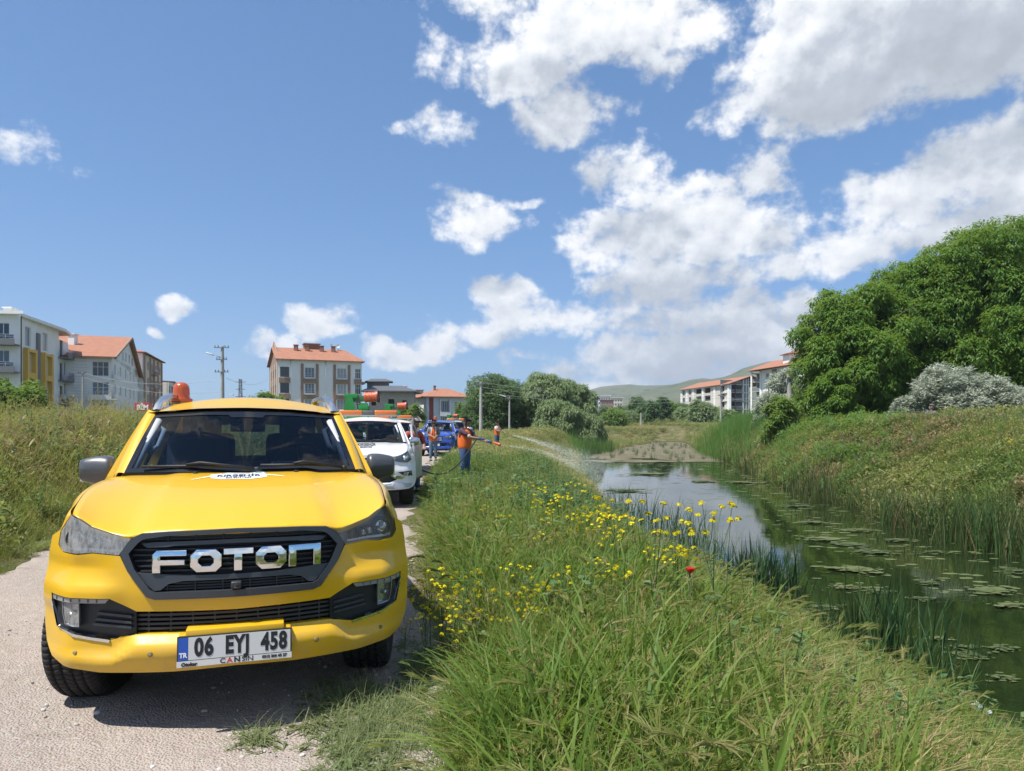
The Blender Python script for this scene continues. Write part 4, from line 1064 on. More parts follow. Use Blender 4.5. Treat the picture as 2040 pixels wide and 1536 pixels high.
def k_barley(L, r):
    wind = r.normal(.4, .5)
    for _ in range(5):
        az = wind + r.normal(0, 1.6); b = r.normal(0, .04, 2); t0 = r.uniform(.45, 1)
        C = L.blade((b[0], b[1], -.02), az, r.uniform(.38, .62), .0032, r.uniform(.12, .4), r.uniform(.2, .6), t0 * .7, 6, 0, lambda t: np.full_like(t, .8))
        d = C[-1] - C[-2]; barley_head(L, C[-1], d, r, t0, r.uniform(.08, .115), r.uniform(.05, .95))
    for _ in range(12):
        az = r.uniform(0, 2 * pi); b = r.normal(0, .05, 2)
        L.blade((b[0], b[1], -.03), az, r.uniform(.25, .5), r.uniform(.007, .014), r.uniform(.1, .5), r.uniform(.1, .9), r.uniform(0, .45), 4, r.normal(0, .4))
def leafy(L, p, d, r, ln, w, tint):
    d = np.array(d, float); d /= np.linalg.norm(d); t = np.linspace(0, 1, 5)[:, None]
    C = np.array(p) + d * ln * t + np.array([0, 0, -.35 * ln]) * t ** 2
    L.strip(C, w * .5 * np.array([.15, .8, 1, .7, .05]), tint)
def k_weed(L, r):
    for _ in range(4):
        az = r.uniform(0, 2 * pi); b = r.normal(0, .05, 2); h = r.uniform(.3, .6)
        C = L.blade((b[0], b[1], -.03), az, h, .006, r.uniform(.05, .25), .1, .3, 5, 0, lambda t: np.full_like(t, .8))
        for k in range(14):
            f = r.uniform(.15, 1); i = f * 5; p = C[int(min(4, i))] + (C[int(min(4, i)) + 1] - C[int(min(4, i))]) * (i % 1)
            a = r.uniform(0, 2 * pi); leafy(L, p, (cos(a), sin(a), r.uniform(.0, .9)), r, r.uniform(.05, .13) * (1.2 - .6 * f), r.uniform(.018, .04), r.uniform(0, 1))
def k_tall(L, r):
    """rank wild grass with loose seed heads"""
    for _ in range(10):
        az = r.uniform(0, 2 * pi); b = r.normal(0, .09, 2); h = r.uniform(.6, 1.05); tt = r.uniform(.35, 1)
        C = L.blade((b[0], b[1], -.03), az, h, .005, r.uniform(.05, .3), r.uniform(.05, .5), tt * .8, 6, 0, lambda t: np.full_like(t, .7))
        for k in range(14):
            f = 4.2 + r.uniform(0, 1.8); i = int(min(5, f)); p = C[i] + (C[min(6, i + 1)] - C[i]) * (f - i)
            a = r.uniform(0, 2 * pi); leafy(L, p, (cos(a) * .6, sin(a) * .6, .8), r, r.uniform(.03, .08), .006, tt + r.normal(0, .08))
    for _ in range(26):
        az = r.uniform(0, 2 * pi); b = r.normal(0, .10, 2)
        L.blade((b[0], b[1], -.03), az, r.uniform(.3, .75), r.uniform(.005, .010), r.uniform(.1, .5), r.uniform(.1, .8), r.uniform(0, .8), 4, r.normal(0, .5))
def k_straw(L, r):
    for _ in range(30):
        az = r.uniform(0, 2 * pi); b = r.normal(0, .12, 2)
        L.blade((b[0], b[1], r.uniform(-.02, .05)), az, r.uniform(.15, .42), r.uniform(.003, .006), r.uniform(.35, .92), r.uniform(.2, 1.0), r.uniform(0, 1), 4, r.normal(0, .6))
def k_reed(L, r, n=26, h=(.7, 1.25), spread=.13):
    for _ in range(n):
        az = r.uniform(0, 2 * pi); b = r.normal(0, spread, 2)
        L.blade((b[0], b[1], -.12), az, r.uniform(*h), r.uniform(.012, .022), r.uniform(.02, .2), r.uniform(0, .35), r.uniform(0, 1), 6, r.normal(0, .7))
def k_bushy(L, r):
    """low mixed scrub of a bank, seen from a distance"""
    for _ in range(90):
        az = r.uniform(0, 2 * pi); q = r.uniform(0, .34); a = r.uniform(0, 2 * pi); h = r.uniform(.06, .42) * (1 - q)
        leafy(L, (q * cos(a), q * sin(a), h), (cos(az), sin(az), r.uniform(.1, 1.4)), r, r.uniform(.07, .17), r.uniform(.016, .038), r.uniform(0, 1))
    for _ in range(26):
        az = r.uniform(0, 2 * pi); b = r.normal(0, .16, 2)
        L.blade((b[0], b[1], -.05), az, r.uniform(.25, .62), r.uniform(.008, .014), r.uniform(.1, .5), r.uniform(.1, .7), r.uniform(0, 1), 4, r.normal(0, .5))
def k_low(L, r):
    for _ in range(22):
        az = r.uniform(0, 2 * pi)
        leafy(L, r.normal(0, .05, 3) * [1, 1, .1] + [0, 0, .005], (cos(az), sin(az), r.uniform(.1, .8)), r, r.uniform(.04, .11), r.uniform(.008, .02), r.uniform(0, 1))
    for _ in range(10):
        az = r.uniform(0, 2 * pi); b = r.normal(0, .05, 2)
        L.blade((b[0], b[1], -.01), az, r.uniform(.08, .22), .004, r.uniform(.2, .7), r.uniform(.0, .8), r.uniform(0, 1), 3)
M_LUSH = leaf_mat('grass_lush', [(0.0531, 0.1274, 0.02), (0.1003, 0.1911, 0.03), (0.1711, 0.2499, 0.045), (0.295, 0.3038, 0.075)], .35)
M_FINE = leaf_mat('grass_fine', [(0.0862, 0.147, 0.026), (0.161, 0.2058, 0.04), (0.2587, 0.2597, 0.065), (0.4255, 0.3332, 0.14)], .35)
M_BARL = leaf_mat('wild_barley', [(0.092, 0.1734, 0.028), (0.1667, 0.2397, 0.048), (0.2702, 0.2907, 0.085), (0.414, 0.3264, 0.17)], .40, amount=.35, tintmix=.75)
M_WEED = leaf_mat('weed_leaves', [(0.0546, 0.13, 0.0416), (0.0975, 0.1885, 0.0585), (0.1625, 0.2405, 0.0845), (0.234, 0.273, 0.117)], .3)
M_TALL = leaf_mat('wild_grass', [(0.0885, 0.1409, 0.0275), (0.1697, 0.1837, 0.05), (0.295, 0.2267, 0.0875), (0.4425, 0.2695, 0.1438)], .35, pscale=.22, amount=.75)
M_STRAW = leaf_mat('straw', [(0.26, 0.2, 0.085), (0.42, 0.33, 0.155), (0.56, 0.46, 0.24)], .25)
M_REED = leaf_mat('reed', [(0.0264, 0.072, 0.0192), (0.048, 0.114, 0.0312), (0.096, 0.162, 0.0456), (0.204, 0.204, 0.084)], .3)
M_REEDB = leaf_mat('reed_bright', [(0.0581, 0.1648, 0.0349), (0.0969, 0.2325, 0.0504), (0.155, 0.2906, 0.0698)], .35)
M_BUSH = leaf_mat('bank_scrub', [(0.0685, 0.1507, 0.0317), (0.1456, 0.222, 0.0539), (0.2826, 0.2855, 0.0952), (0.4796, 0.3489, 0.1745)], .3, pscale=.17, amount=.95, tintmix=.45)
M_LOW = leaf_mat('low_weed', [(0.1008, 0.1713, 0.0564), (0.2015, 0.2519, 0.1008), (0.3224, 0.3023, 0.1612)], .3)
C_LUSH = kinds('lush_grass', [k_lush] * 4, M_LUSH); C_FINE = kinds('fine_grass', [k_fine] * 4, M_FINE); C_BARL = kinds('wild_barley', [k_barley] * 5, M_BARL)
C_WEED = kinds('leafy_weed', [k_weed] * 4, M_WEED); C_TALL = kinds('tall_grass', [k_tall] * 5, M_TALL); C_STRAW = kinds('straw_tuft', [k_straw] * 3, M_STRAW)
C_BUSH = kinds('scrub', [k_bushy] * 5, M_BUSH); C_BUSHG = kinds('green_scrub', [k_bushy] * 4, leaf_mat('green_scrub', [(.04, .12, .025), (.075, .18, .04), (.12, .22, .055), (.18, .25, .08)], .35, pscale=.3, amount=.5, tintmix=.7))
C_BUSHO = kinds('olive_scrub', [k_bushy] * 4, leaf_mat('olive_scrub', [(0.1098, 0.1586, 0.0488), (0.1952, 0.2196, 0.0732), (0.2928, 0.2806, 0.1098), (0.4026, 0.3416, 0.1586)], .35, pscale=.3, amount=.5, tintmix=.7))
C_BUSHB = kinds('brown_scrub', [k_bushy] * 4, leaf_mat('brown_scrub', [(.13, .10, .05), (.21, .155, .08), (.30, .21, .12), (.38, .28, .17)], .3, pscale=.3, amount=.5, tintmix=.7))
C_LOW = kinds('low_weed', [k_low] * 4, M_LOW)
C_REEDB = kinds('reed_bed', [lambda L, r: k_reed(L, r, 22, (1.2, 2.1), .3)] * 4, M_REEDB)
def k_yell(L, r):
    for _ in range(26):
        az = r.uniform(0, 6.28); b = r.normal(0, .12, 2); h = r.uniform(.25, .55); L.strip([(b[0], b[1], h), (b[0] + .02, b[1], h + .012), (b[0] + .05, b[1] + .01, h + .004)], [.012, .022, .010], r.uniform(0, 1))
C_YELL = kinds('yellow_bloom', [k_yell] * 3, leaf_mat('yellow_bloom', [(.40, .30, .01), (.60, .45, .015), (.70, .55, .04)], .3, tintmix=.9, amount=0))
def area_points(n, x0, x1, y0, y1, keep, r, jitter=0.0):
    x = r.uniform(x0, x1, n); y = r.uniform(y0, y1, n); ok = keep(x, y) & (np.abs(x) < .78 * y + 1.6) & (r.uniform(0, 1, n) < 1.5)
    x, y = x[ok], y[ok]; return np.stack([x, y, height(x, y)], 1)
def on_left_bank(x, y): return (x > ROAD_R(y) + .02 + .26 * (y < 6.5) + .10 * np.sin(y * 3.1) + .08 * np.sin(y * 8.3)) & (x < XL(y) - .02)
def grow():
    r = np.random.default_rng(5)
    def put(name, coll, n, box, keep, s0, s1, patch=None, zs=None, tilt=.12):
        p = area_points(n, *box, keep, r)
        if patch is not None: p = p[r.uniform(0, 1, len(p)) < patch(p[:, 0], p[:, 1])]
        # the plants are lower along the trodden edge of the road
        e = np.clip((p[:, 0] - ROAD_R(p[:, 1])) / .55, .22, 1) if box[0] > -4 else np.clip((ROAD_L(p[:, 1]) - p[:, 0]) / .9, .25, 1) if box[1] < -4 else np.ones(len(p))
        kp = r.uniform(0, 1, len(p)) < np.where(e < .95, e * e * 1.1, 1.0) if box == near else np.ones(len(p), bool)
        p, e = p[kp], e[kp]
        if box in (near, mid): e = e * np.clip((XL(p[:, 1]) - p[:, 0]) / 1.1, .5, 1)
        if box == mid: e = e * (1 - .6 * np.exp(-((p[:, 0] + 1.15) / .9) ** 2 - ((p[:, 1] - 18.8) / 2.4) ** 2))
        sc = r.uniform(s0, s1, len(p)) * e
        scatter(name, None, p, coll, sc, r, tilt)
    near = (-1.4, 5.4, 2.0, 10); mid = (-2.5, 5.5, 10, 27); far = (-3.2, 9, 27, 72)
    lush_spot = lambda x, y: .25 + .75 * np.clip(np.exp(-((x - .45) / .55) ** 2 - ((y - 4.2) / .8) ** 2) + vnoise(x, y, 1.3, 3) ** 3 + .6 * smst(x, 2.0, 3.6), 0, 1)
    dry = lambda x, y: np.clip(np.exp(-((x - 2.15) / .85) ** 2 - ((y - 4.7) / 1.0) ** 2) * 1.4 + .35 * vnoise(x, y, 1.1, 9) ** 3, 0, 1)
    nd = lambda x, y: 1 - .9 * np.clip(dry(x, y), 0, 1)
    put('grass', C_LUSH, 5200, near, on_left_bank, .75, 1.15, lambda x, y: lush_spot(x, y) * nd(x, y))
    put('fine_grass', C_FINE, 5600, near, on_left_bank, .8, 1.35, nd)
    put('wild_barley', C_BARL, 1500, near, on_left_bank, .85, 1.25, lambda x, y: nd(x, y) * (.18 + .72 * np.clip(vnoise(x, y, .9, 2) * 1.1 + .25 * smst(y, 7, 4) - .35 * smst(-x, .0, .6) * 0, 0, 1) * (1 - .7 * np.exp(-((x - .45) / .5) ** 2 - ((y - 4.2) / .7) ** 2))))
    put('leafy_weeds', C_WEED, 900, near, on_left_bank, .5, .9, lambda x, y: .1 + .9 * vnoise(x, y, 1.0, 6) ** 3)
    put('tall_grass', C_TALL, 900, near, on_left_bank, .45, .85, lambda x, y: nd(x, y) * vnoise(x, y, 1.2, 71))
    put('leafy_weeds', C_WEED, 260, (-1.4, 4.5, 4.5, 10), on_left_bank, .9, 1.35, lambda x, y: vnoise(x, y, 1.6, 72) ** 2)
    put('grass', C_LUSH, 1500, near, on_left_bank, 1.1, 1.5, lambda x, y: nd(x, y) * vnoise(x, y, 1.4, 73) ** 2)
    put('straw', C_STRAW, 6000, near, on_left_bank, .9, 1.5, dry)
    put('grass', C_LUSH, 3600, mid, on_left_bank, .8, 1.3, lambda x, y: .3 + .7 * vnoise(x, y, .7, 4))
    put('fine_grass', C_FINE, 3600, mid, on_left_bank, .8, 1.3)
    put('wild_barley', C_BARL, 1300, mid, on_left_bank, .7, 1.1)
    put('leafy_weeds', C_WEED, 4200, mid, on_left_bank, .9, 1.5, lambda x, y: .25 + .75 * smst(x, -.2, 1.5))
    put('tall_grass', C_TALL, 1500, mid, on_left_bank, .55, .9, lambda x, y: .1 + .8 * smst(x, .0, .9) * vnoise(x, y, .5, 8))
    put('scrub', C_BUSH, 3400, far, on_left_bank, .9, 1.5)
    put('tall_grass', C_TALL, 900, far, on_left_bank, .5, 1.0, lambda x, y: vnoise(x, y, .3, 8))
    # the weeds left of the road
    lw = lambda x, y: (x < ROAD_L(y) - .05)
    lef = (-30, -5, 6, 40)
    put('tall_grass', C_TALL, 11000, lef, lw, .75, 1.15, lambda x, y: np.where(y < 22, 1, .6) * (.35 + .65 * vnoise(x, y, .6, 61)))
    put('tall_grass', C_TALL, 3600, lef, lw, 1.2, 1.65, lambda x, y: vnoise(x, y, .8, 62) ** 2)
    put('leafy_weeds', C_WEED, 3800, lef, lw, 1.1, 2.0, lambda x, y: vnoise(x, y, .5, 63) ** 2.5)
    put('straw', C_STRAW, 2500, lef, lw, 1.2, 2.2, lambda x, y: vnoise(x, y, .7, 64) ** 2.5)
    put('scrub', C_BUSH, 5200, lef, lw, .7, 1.3, lambda x, y: vnoise(x, y, .4, 12))
    put('bank_shrubs', C_BUSHB, 1500, lef, lw, 1.0, 1.9, lambda x, y: smst(vnoise(x, y, .45, 91), .5, .8))
    put('bank_shrubs', C_BUSHO, 1500, lef, lw, 1.0, 2.0, lambda x, y: smst(vnoise(x, y, .4, 92), .5, .8))
    put('fine_grass', C_FINE, 3000, (-9, -5, 5, 12), lw, .7, 1.2); put('straw', C_STRAW, 900, (-9, -5, 5, 14), lw, .7, 1.2, lambda x, y: smst(x, -7.2, -5.5))
    put('far_grass', C_BUSH, 3500, (-70, -5, 40, 90), lw, 1.2, 2.2)
    # the far bank
    rb = lambda x, y: (x > XR(y) + .05)
    put('scrub', C_BUSH, 22000, (12, 34, 12, 62), rb, .8, 1.5, lambda x, y: np.where(x < XR(y) + 9, 1, .45))
    put('tall_grass', C_TALL, 8000, (12, 34, 12, 55), rb, .5, .95, lambda x, y: vnoise(x, y, .35, 14))
    put('leafy_weeds', C_WEED, 5200, (12, 30, 12, 50), rb, 1.1, 1.9, lambda x, y: vnoise(x, y, .30, 21) ** 2 + .8 * np.exp(-((x - 19.5) / 2.2) ** 2 - ((y - 27) / 5) ** 2))
    for c_, sd, n_, lo, hi in ((C_BUSHG, 81, 1900, 1.5, 2.6), (C_BUSHO, 82, 3600, 1.4, 2.4), (C_BUSHB, 83, 2700, 1.2, 2.0)):
        put('bank_shrubs', c_, n_, (12, 32, 12, 58), rb, lo, hi, lambda x, y, sd=sd: smst(vnoise(x, y, .33, sd), .45, .75))
    put('bank_grass', C_LUSH, 9000, (12, 30, 12, 52), rb, 1.0, 1.7, lambda x, y: vnoise(x, y, .42, 33) ** 2.2)
    put('bank_straw', C_STRAW, 9000, (12, 30, 12, 50), rb, 1.0, 1.7, lambda x, y: vnoise(x, y, .5, 41) ** 3)
    put('bank_flowers', C_YELL, 1500, (14, 28, 22, 46), rb, .8, 1.3, lambda x, y: np.where(vnoise(x, y, .45, 55) > .72, .8, .02) * smst(x - XR(y), 2.5, 4.5))
    put('field_grass', C_BUSH, 9000, (-6, 75, 60, 150), lambda x, y: ((x > XR(y) + .2) | ((x < XL(y) - .2) & (x > ROAD_R(y)))), 1.0, 1.9)
    put('field_grass', C_BUSH, 4500, (-40, 130, 150, 290), lambda x, y: y > 0, 2.0, 4.0)
    # reed bed on the outside of the bend, and another across from it
    put('reed_bed', C_REEDB, 1500, (16, 32, 46, 88), lambda x, y: (x > XR(y) - .5) & (x < XR(y) + 5.0), 1.0, 1.45, lambda x, y: np.exp(-((y - 66) / 13) ** 2))
    put('reed_bed', C_REEDB, 420, (5, 13, 55, 82), lambda x, y: (x < XL(y) + .5) & (x > XL(y) - 1.4), .8, 1.2)
    # a few weeds out on the gravel
    sp = []
    for px_, py_, n, s in ((705, 1405, 60, .10), (760, 1450, 50, .12), (735, 1500, 80, .12), (790, 1490, 60, .16), (830, 1420, 60, .14), (840, 1330, 70, .10), (520, 1470, 10, .05), (680, 1410, 14, .07), (20, 1100, 50, .35), (90, 1090, 40, .25)):
        Y = F_PX * EYE / (py_ - HY); X = at(px_, Y); q = r.normal(0, s, (n, 2)) * [1, 1.6] + [X, Y]; sp.append(q)
    q = np.concatenate(sp); p = np.stack([q[:, 0], q[:, 1], height(q[:, 0], q[:, 1]) + .008], 1)
    scatter('low_weeds', None, p, C_LOW, r.uniform(.45, 1.0, len(p)), r, .1)
    # loose stones on the gravel
    def stone(L_, r_): pass
    c = bpy.data.collections.new('stones')
    for i in range(4):
        bm = bmesh.new(); bmesh.ops.create_icosphere(bm, subdivisions=2, radius=.012); rr = np.random.default_rng(40 + i)
        k = rr.normal(0, 1, (6, 3))
        for v in bm.verts: v.co *= 1 + .18 * sum(sin(v.co.dot(Vector(q_)) * 120) for q_ in k) / 2; v.co.z *= .65
        me = bpy.data.meshes.new('stone'); bm.to_mesh(me); bm.free(); me.materials.append(mat('stone_%d' % (i % 3), [(.46, .41, .37), (.33, .27, .23), (.55, .52, .48)][i % 3], .9, var=.25, vscale=60)); c.objects.link(bpy.data.objects.new('stone_%02d' % i, me))
    x = r.uniform(-5.6, 0, 14000); y = 1.5 + 10 * r.uniform(0, 1, 14000) ** 1.5; ok = (x > ROAD_L(y)) & (x < ROAD_R(y) + .25)
    edge = np.exp(-((x - ROAD_R(y)) / .45) ** 2); ok &= r.uniform(0, 1, 14000) < .30 + .7 * edge; x, y = x[ok], y[ok]
    scatter('gravel', None, np.stack([x, y, height(x, y) + .010], 1), c, np.exp(r.normal(-.75, .5, len(x))), r, .3)
grow()

# ================================================================ trees and shrubs
BARK = mat('bark', (.085, .068, .052), .95, var=.4, vscale=5, bump=.6, bscale=25)
BARK_PALE = mat('bark_pale', (.20, .18, .15), .95, var=.35, vscale=5, bump=.4, bscale=25)
M_WALNUT = leaf_mat('walnut_leaves', [(0.0362, 0.1046, 0.0161), (0.0725, 0.1711, 0.0242), (0.1248, 0.2415, 0.0362), (0.2113, 0.3019, 0.0563)], .34, pscale=.12, amount=.45, tintmix=.8)
M_WILLOW = leaf_mat('willow_leaves', [(0.0994, 0.1789, 0.0645), (0.1739, 0.2608, 0.1044), (0.2608, 0.3353, 0.154), (0.3478, 0.3974, 0.2111)], .3, pscale=.1, amount=.4, tintmix=.8)
M_SILVER = leaf_mat('silver_leaves', [(0.2415, 0.2818, 0.2012), (0.345, 0.3852, 0.2932), (0.4485, 0.4887, 0.3852), (0.552, 0.5865, 0.506)], .25, pscale=.2, amount=.3, tintmix=.8)
M_GREEN = leaf_mat('green_leaves', [(0.0469, 0.1173, 0.0235), (0.0938, 0.1857, 0.0391), (0.1564, 0.2541, 0.0547), (0.2346, 0.303, 0.088)], .32, pscale=.15, amount=.4, tintmix=.8)
M_DARK = leaf_mat('dark_leaves', [(0.0504, 0.1173, 0.0392), (0.0894, 0.1732, 0.0614), (0.1536, 0.2375, 0.0894), (0.2375, 0.2934, 0.1257)], .3, pscale=.1, amount=.4, tintmix=.8)
def crown_mesh(blobs, n, leaf, r, per=6, droop=.35, shape=(1.0, .36), spread=1.0, fill=.25, ragged=.10):
    """leaf clusters over the outer part of many boughs; blobs: (cx,cy,cz, rx,ry,rz)"""
    B = np.array(blobs, float); area = (B[:, 3] * B[:, 4] + B[:, 3] * B[:, 5] + B[:, 4] * B[:, 5]); pick = r.choice(len(B), n, p=area / area.sum())
    d = r.normal(0, 1, (n, 3)); d[:, 2] += .25; d /= np.linalg.norm(d, axis=1, keepdims=True)
    rad = np.where(r.uniform(0, 1, n) < fill, r.uniform(.2, .85, n), 1 - np.abs(r.normal(0, ragged, n)) + .06 * (r.uniform(0, 1, n) < .2))
    # each bough is itself lumpy
    lump = 1 + .16 * np.sin(d[:, 0] * 5 + pick) * np.sin(d[:, 1] * 5 + pick * 2) * np.sin(d[:, 2] * 4 + pick)
    Cc = B[pick, :3] + d * B[pick, 3:] * (rad * lump)[:, None]
    N = n * per; c = np.repeat(Cc, per, 0); out = np.repeat(d, per, 0)
    az = r.uniform(0, 2 * pi, N); h = np.stack([np.cos(az), np.sin(az), r.normal(-droop, .35, N)], 1); ax = h * .9 + out * .55; ax /= np.linalg.norm(ax, axis=1, keepdims=True)
    L = leaf * r.uniform(.65, 1.35, N) * shape[0]; w = leaf * shape[1] * r.uniform(.7, 1.3, N) * .5
    up = np.array([0, 0, 1.0]) + out * .6 + r.normal(0, .35, (N, 3)); sd = np.cross(ax, up); sd /= np.maximum(1e-6, np.linalg.norm(sd, axis=1, keepdims=True))
    base = c + r.normal(0, leaf * .35 * spread, (N, 3)); tip = base + ax * L[:, None]; tip[:, 2] -= droop * .35 * L; m = base + ax * (L * .45)[:, None]
    V = np.empty((N, 4, 3)); V[:, 0] = base; V[:, 1] = m - sd * w[:, None]; V[:, 2] = tip; V[:, 3] = m + sd * w[:, None]
    t = np.repeat(np.clip(r.beta(2, 2, n) * .7 + .15, 0, 1), per) + r.normal(0, .12, N)
    F = np.arange(N * 4).reshape(N, 4)
    return V.reshape(-1, 3), F, np.repeat(np.clip(t, 0, 1), 4)
def limbs(mb, base, top, r0, r, nb=6, reach=2.0, fork=.35):
    base, top = Vector(base), Vector(top); ax = top - base
    def path(a, b, k=5, s=.06):
        L = (b - a).length; return [a.lerp(b, i / k) + (Vector(r.normal(0, s * L * .3, 3).tolist()) if 0 < i < k else Vector()) for i in range(k + 1)]
    mb.tube(path(base, top), [r0 * (1 - .13 * i) for i in range(6)], 9)
    for i in range(nb):
        t = fork + (1 - fork) * i / max(1, nb - 1) * .9; a = base.lerp(top, t); an = 2.4 * i + r.uniform(-.4, .4)
        b = a + Vector((cos(an) * reach, sin(an) * reach, ax.z * r.uniform(.15, .45))) * r.uniform(.7, 1.1)
        mb.tube(path(a, b, 4, .1), [r0 * .5 * (1 - .2 * k) for k in range(5)], 6)
        c = b + Vector((cos(an + .6) * reach * .6, sin(an + .6) * reach * .6, ax.z * .15)); mb.tube([b, c], [r0 * .12, r0 * .04], 5)
def tree(name, label, cat, x, y, H, blobs, n, leaf, mt, seed, trunk_r=.16, trunk_top=.55, bark=None, group=None, per=6, droop=.35, shape=(1.0, .36), fill=.25, nb=6, reach=1.6, z=None, ragged=.1):
    r = np.random.default_rng(seed); z = float(height(x, y)) - .06 if z is None else z
    T = thing(name, label, cat, (x, y, z), 0, group)
    mb = MB(); mb.smooth = True; limbs(mb, (0, 0, 0), (r.uniform(-.3, .3), r.uniform(-.3, .3), H * trunk_top), trunk_r, r, nb, reach); mb.obj('trunk', bark or BARK, T)
    V, F, t = crown_mesh(blobs, n, leaf, r, per, droop, shape, 1.0, fill, ragged)
    me = mesh_np('crown', V, F, False, {'tint': t}); link('crown', me, mt, T); return T
def dome(H, R_, r, k=26, low=.12, squash=1.0, depth=1.0, bough=.30):
    """boughs arranged in a rounded crown that reaches from low*H up to H"""
    out = []
    for i in range(k):
        a = 2.399 * i + r.uniform(-.3, .3); f = (i + .5) / k; zc = low + (1 - low) * f
        prof = (1 - ((zc - .42) / .62) ** 2) ** .5 if abs((zc - .42) / .62) < 1 else .1
        q = R_ * prof * r.uniform(.55, .82); b = R_ * bough * r.uniform(.75, 1.2)
        out.append((cos(a) * q, sin(a) * q * depth, zc * H * .92, b, b * depth, b * r.uniform(.65, .9) * squash))
    out.append((0, 0, H * .45, R_ * .62, R_ * .62 * depth, H * .33))
    return out
def build_trees():
    r = np.random.default_rng(21)
    # the great row of walnuts on the far bank
    spec = [(1700, 47, 10.0, 4.6, 'leftmost walnut of the great row, nearest the leaning pole'), (1815, 49, 12.2, 5.4, 'second walnut of the great row, behind the silver bush'),
            (1920, 48, 14.0, 5.6, 'tallest dark walnut of the great row on the far bank'), (2030, 46, 14.6, 6.0, 'walnut of the great row running out at the right edge'), (2190, 47, 14.0, 6.0, 'last walnut of the great row, half beyond the right edge')]
    for i, (px_, Y, top, R_, lab) in enumerate(spec):
        x = at(px_, Y); z = float(height(x, Y))
        b = dome(top - z + .9, R_, r, 46, .10, 1.0, .85, .25)
        tree('walnut_tree', lab, 'tree', x, Y, top - z + .9, b, 11000 if i < 4 else 3500, .25, M_WALNUT, 300 + i, .30, .6, group='walnut trees along the far bank', per=7, droop=.75, shape=(1.0, .34), reach=2.6, fill=.16, ragged=.20)
    x = at(1632, 46); tree('walnut_sapling', 'low bright green walnut thicket beside the leaning concrete pole', 'shrub', x, 44, 3.6, dome(3.7, 1.5, r, 16, .05), 3600, .21, M_WALNUT, 340, .08, .6, per=6, droop=.6)
    x = at(1555, 46); tree('green_shrub', 'rounded green shrub left of the leaning concrete pole', 'shrub', x, 46, 3.2, dome(3.2, 1.3, r, 12, .05), 1700, .24, M_GREEN, 341, .06, .6, per=6)
    # silver-leaved oleasters
    for i, (px_, Y, H, R_, lab) in enumerate([(1885, 39, 3.5, 1.75, 'largest silver grey bush under the walnuts, behind the standing man'), (1965, 38, 2.7, 1.4, 'silver grey bush right of the largest one under the walnuts'), (1818, 40, 1.7, 1.0, 'low silver grey bush left of the standing man'),
                                              (2035, 37, 2.0, 1.1, 'dusty pale bush at the right edge above the bank')]):
        x = at(px_, Y); tree('silver_bush', lab, 'bush', x, Y, H, dome(H, R_, r, 20, .02, .9, 1, .34), 3600, .19, M_SILVER, 360 + i, .07, .5, BARK_PALE, 'silver bushes on the far bank', per=7, droop=.1, shape=(1.1, .26), nb=5, reach=.8)
    for i, (px_, Y, H, R_, lab) in enumerate([(1562, 62, 5.2, 1.9, 'tall silver grey tree in front of the white apartment tower'), (1535, 60, 2.9, 1.5, 'low silver grey bush at the foot of the apartment tower')]):
        x = at(px_, Y); tree('silver_bush', lab, 'bush', x, Y, H, dome(H, R_, r, 16, .04, .9, 1, .34), 2600, .26, M_SILVER, 370 + i, .09, .5, BARK_PALE, 'silver bushes on the far bank', per=6, droop=.1, shape=(1.1, .30))
    # willows and poplars beyond the bend
    W = [(985, 86, 7.6, 4.4, M_DARK, 'leftmost dark green tree of the clump behind the concrete poles', 'broad_tree'), (1040, 90, 6.6, 4.2, M_DARK, 'dark green middle tree of the clump behind the concrete poles', 'broad_tree'),
         (1085, 88, 7.9, 4.0, M_WILLOW, 'tall pale green willow right of the dark trees', 'willow_tree'), (1140, 90, 7.0, 3.6, M_WILLOW, 'pale green willow at the right end of the clump', 'willow_tree'), (1112, 80, 4.2, 2.8, M_WILLOW, 'low spreading willow in front of the taller willows', 'willow_tree'), (1172, 84, 2.9, 2.0, M_WILLOW, 'small willow nearest the bend of the water', 'willow_tree')]
    for i, (px_, Y, top, R_, mt, lab, nm) in enumerate(W):
        x = at(px_, Y); z = float(height(x, Y)); H = top - z
        tree(nm, lab, 'tree', x, Y, H, dome(H, R_, r, 34, .05, 1.0, .9, .26), 6500, .31, mt, 400 + i, .2, .55, group='trees in the clump beyond the bend', per=6, droop=.9 if mt is M_WILLOW else .4, shape=(1.15, .28), reach=1.8, fill=.2)
    P = [(1225, 150, 3.4, 2.6, M_GREEN), (1252, 170, 3.2, 2.6, M_WILLOW), (1268, 205, 8.6, 3.2, M_DARK), (1288, 190, 6.6, 2.4, M_DARK), (1300, 160, 5.6, 1.5, M_DARK), (1320, 165, 7.0, 1.6, M_DARK), (1340, 180, 5.8, 2.2, M_GREEN), (1365, 170, 4.2, 3.0, M_WILLOW), (1398, 150, 5.2, 3.2, M_WILLOW), (1425, 155, 3.6, 2.6, M_GREEN), (1450, 140, 3.0, 2.0, M_WILLOW),
         (1212, 220, 5.5, 4.0, M_DARK), (1242, 240, 6.2, 4.0, M_DARK), (1310, 260, 7.5, 4.5, M_DARK), (1358, 250, 7.8, 3.5, M_DARK), (1385, 250, 6.6, 4, M_DARK)]
    txt = ['pale green bush near the far end of the water', 'low willow bush beyond the end of the water', 'tallest dark poplar before the hills', 'dark poplar right of the tallest one', 'slim dark poplar beyond the pond', 'slim taller dark poplar beyond the pond', 'round green tree left of the long roofed block', 'grey green willow under the long roofed block', 'broad grey green willow before the long roofed block', 'green bush below the long roofed block', 'low willow at the foot of the long roofed block',
           'far dark tree behind the end of the willow clump', 'far dark tree under the left hill', 'far dark tree behind the poplars', 'far dark tree at the left end of the long roofed block', 'far dark tree half hidden by the long roofed block']
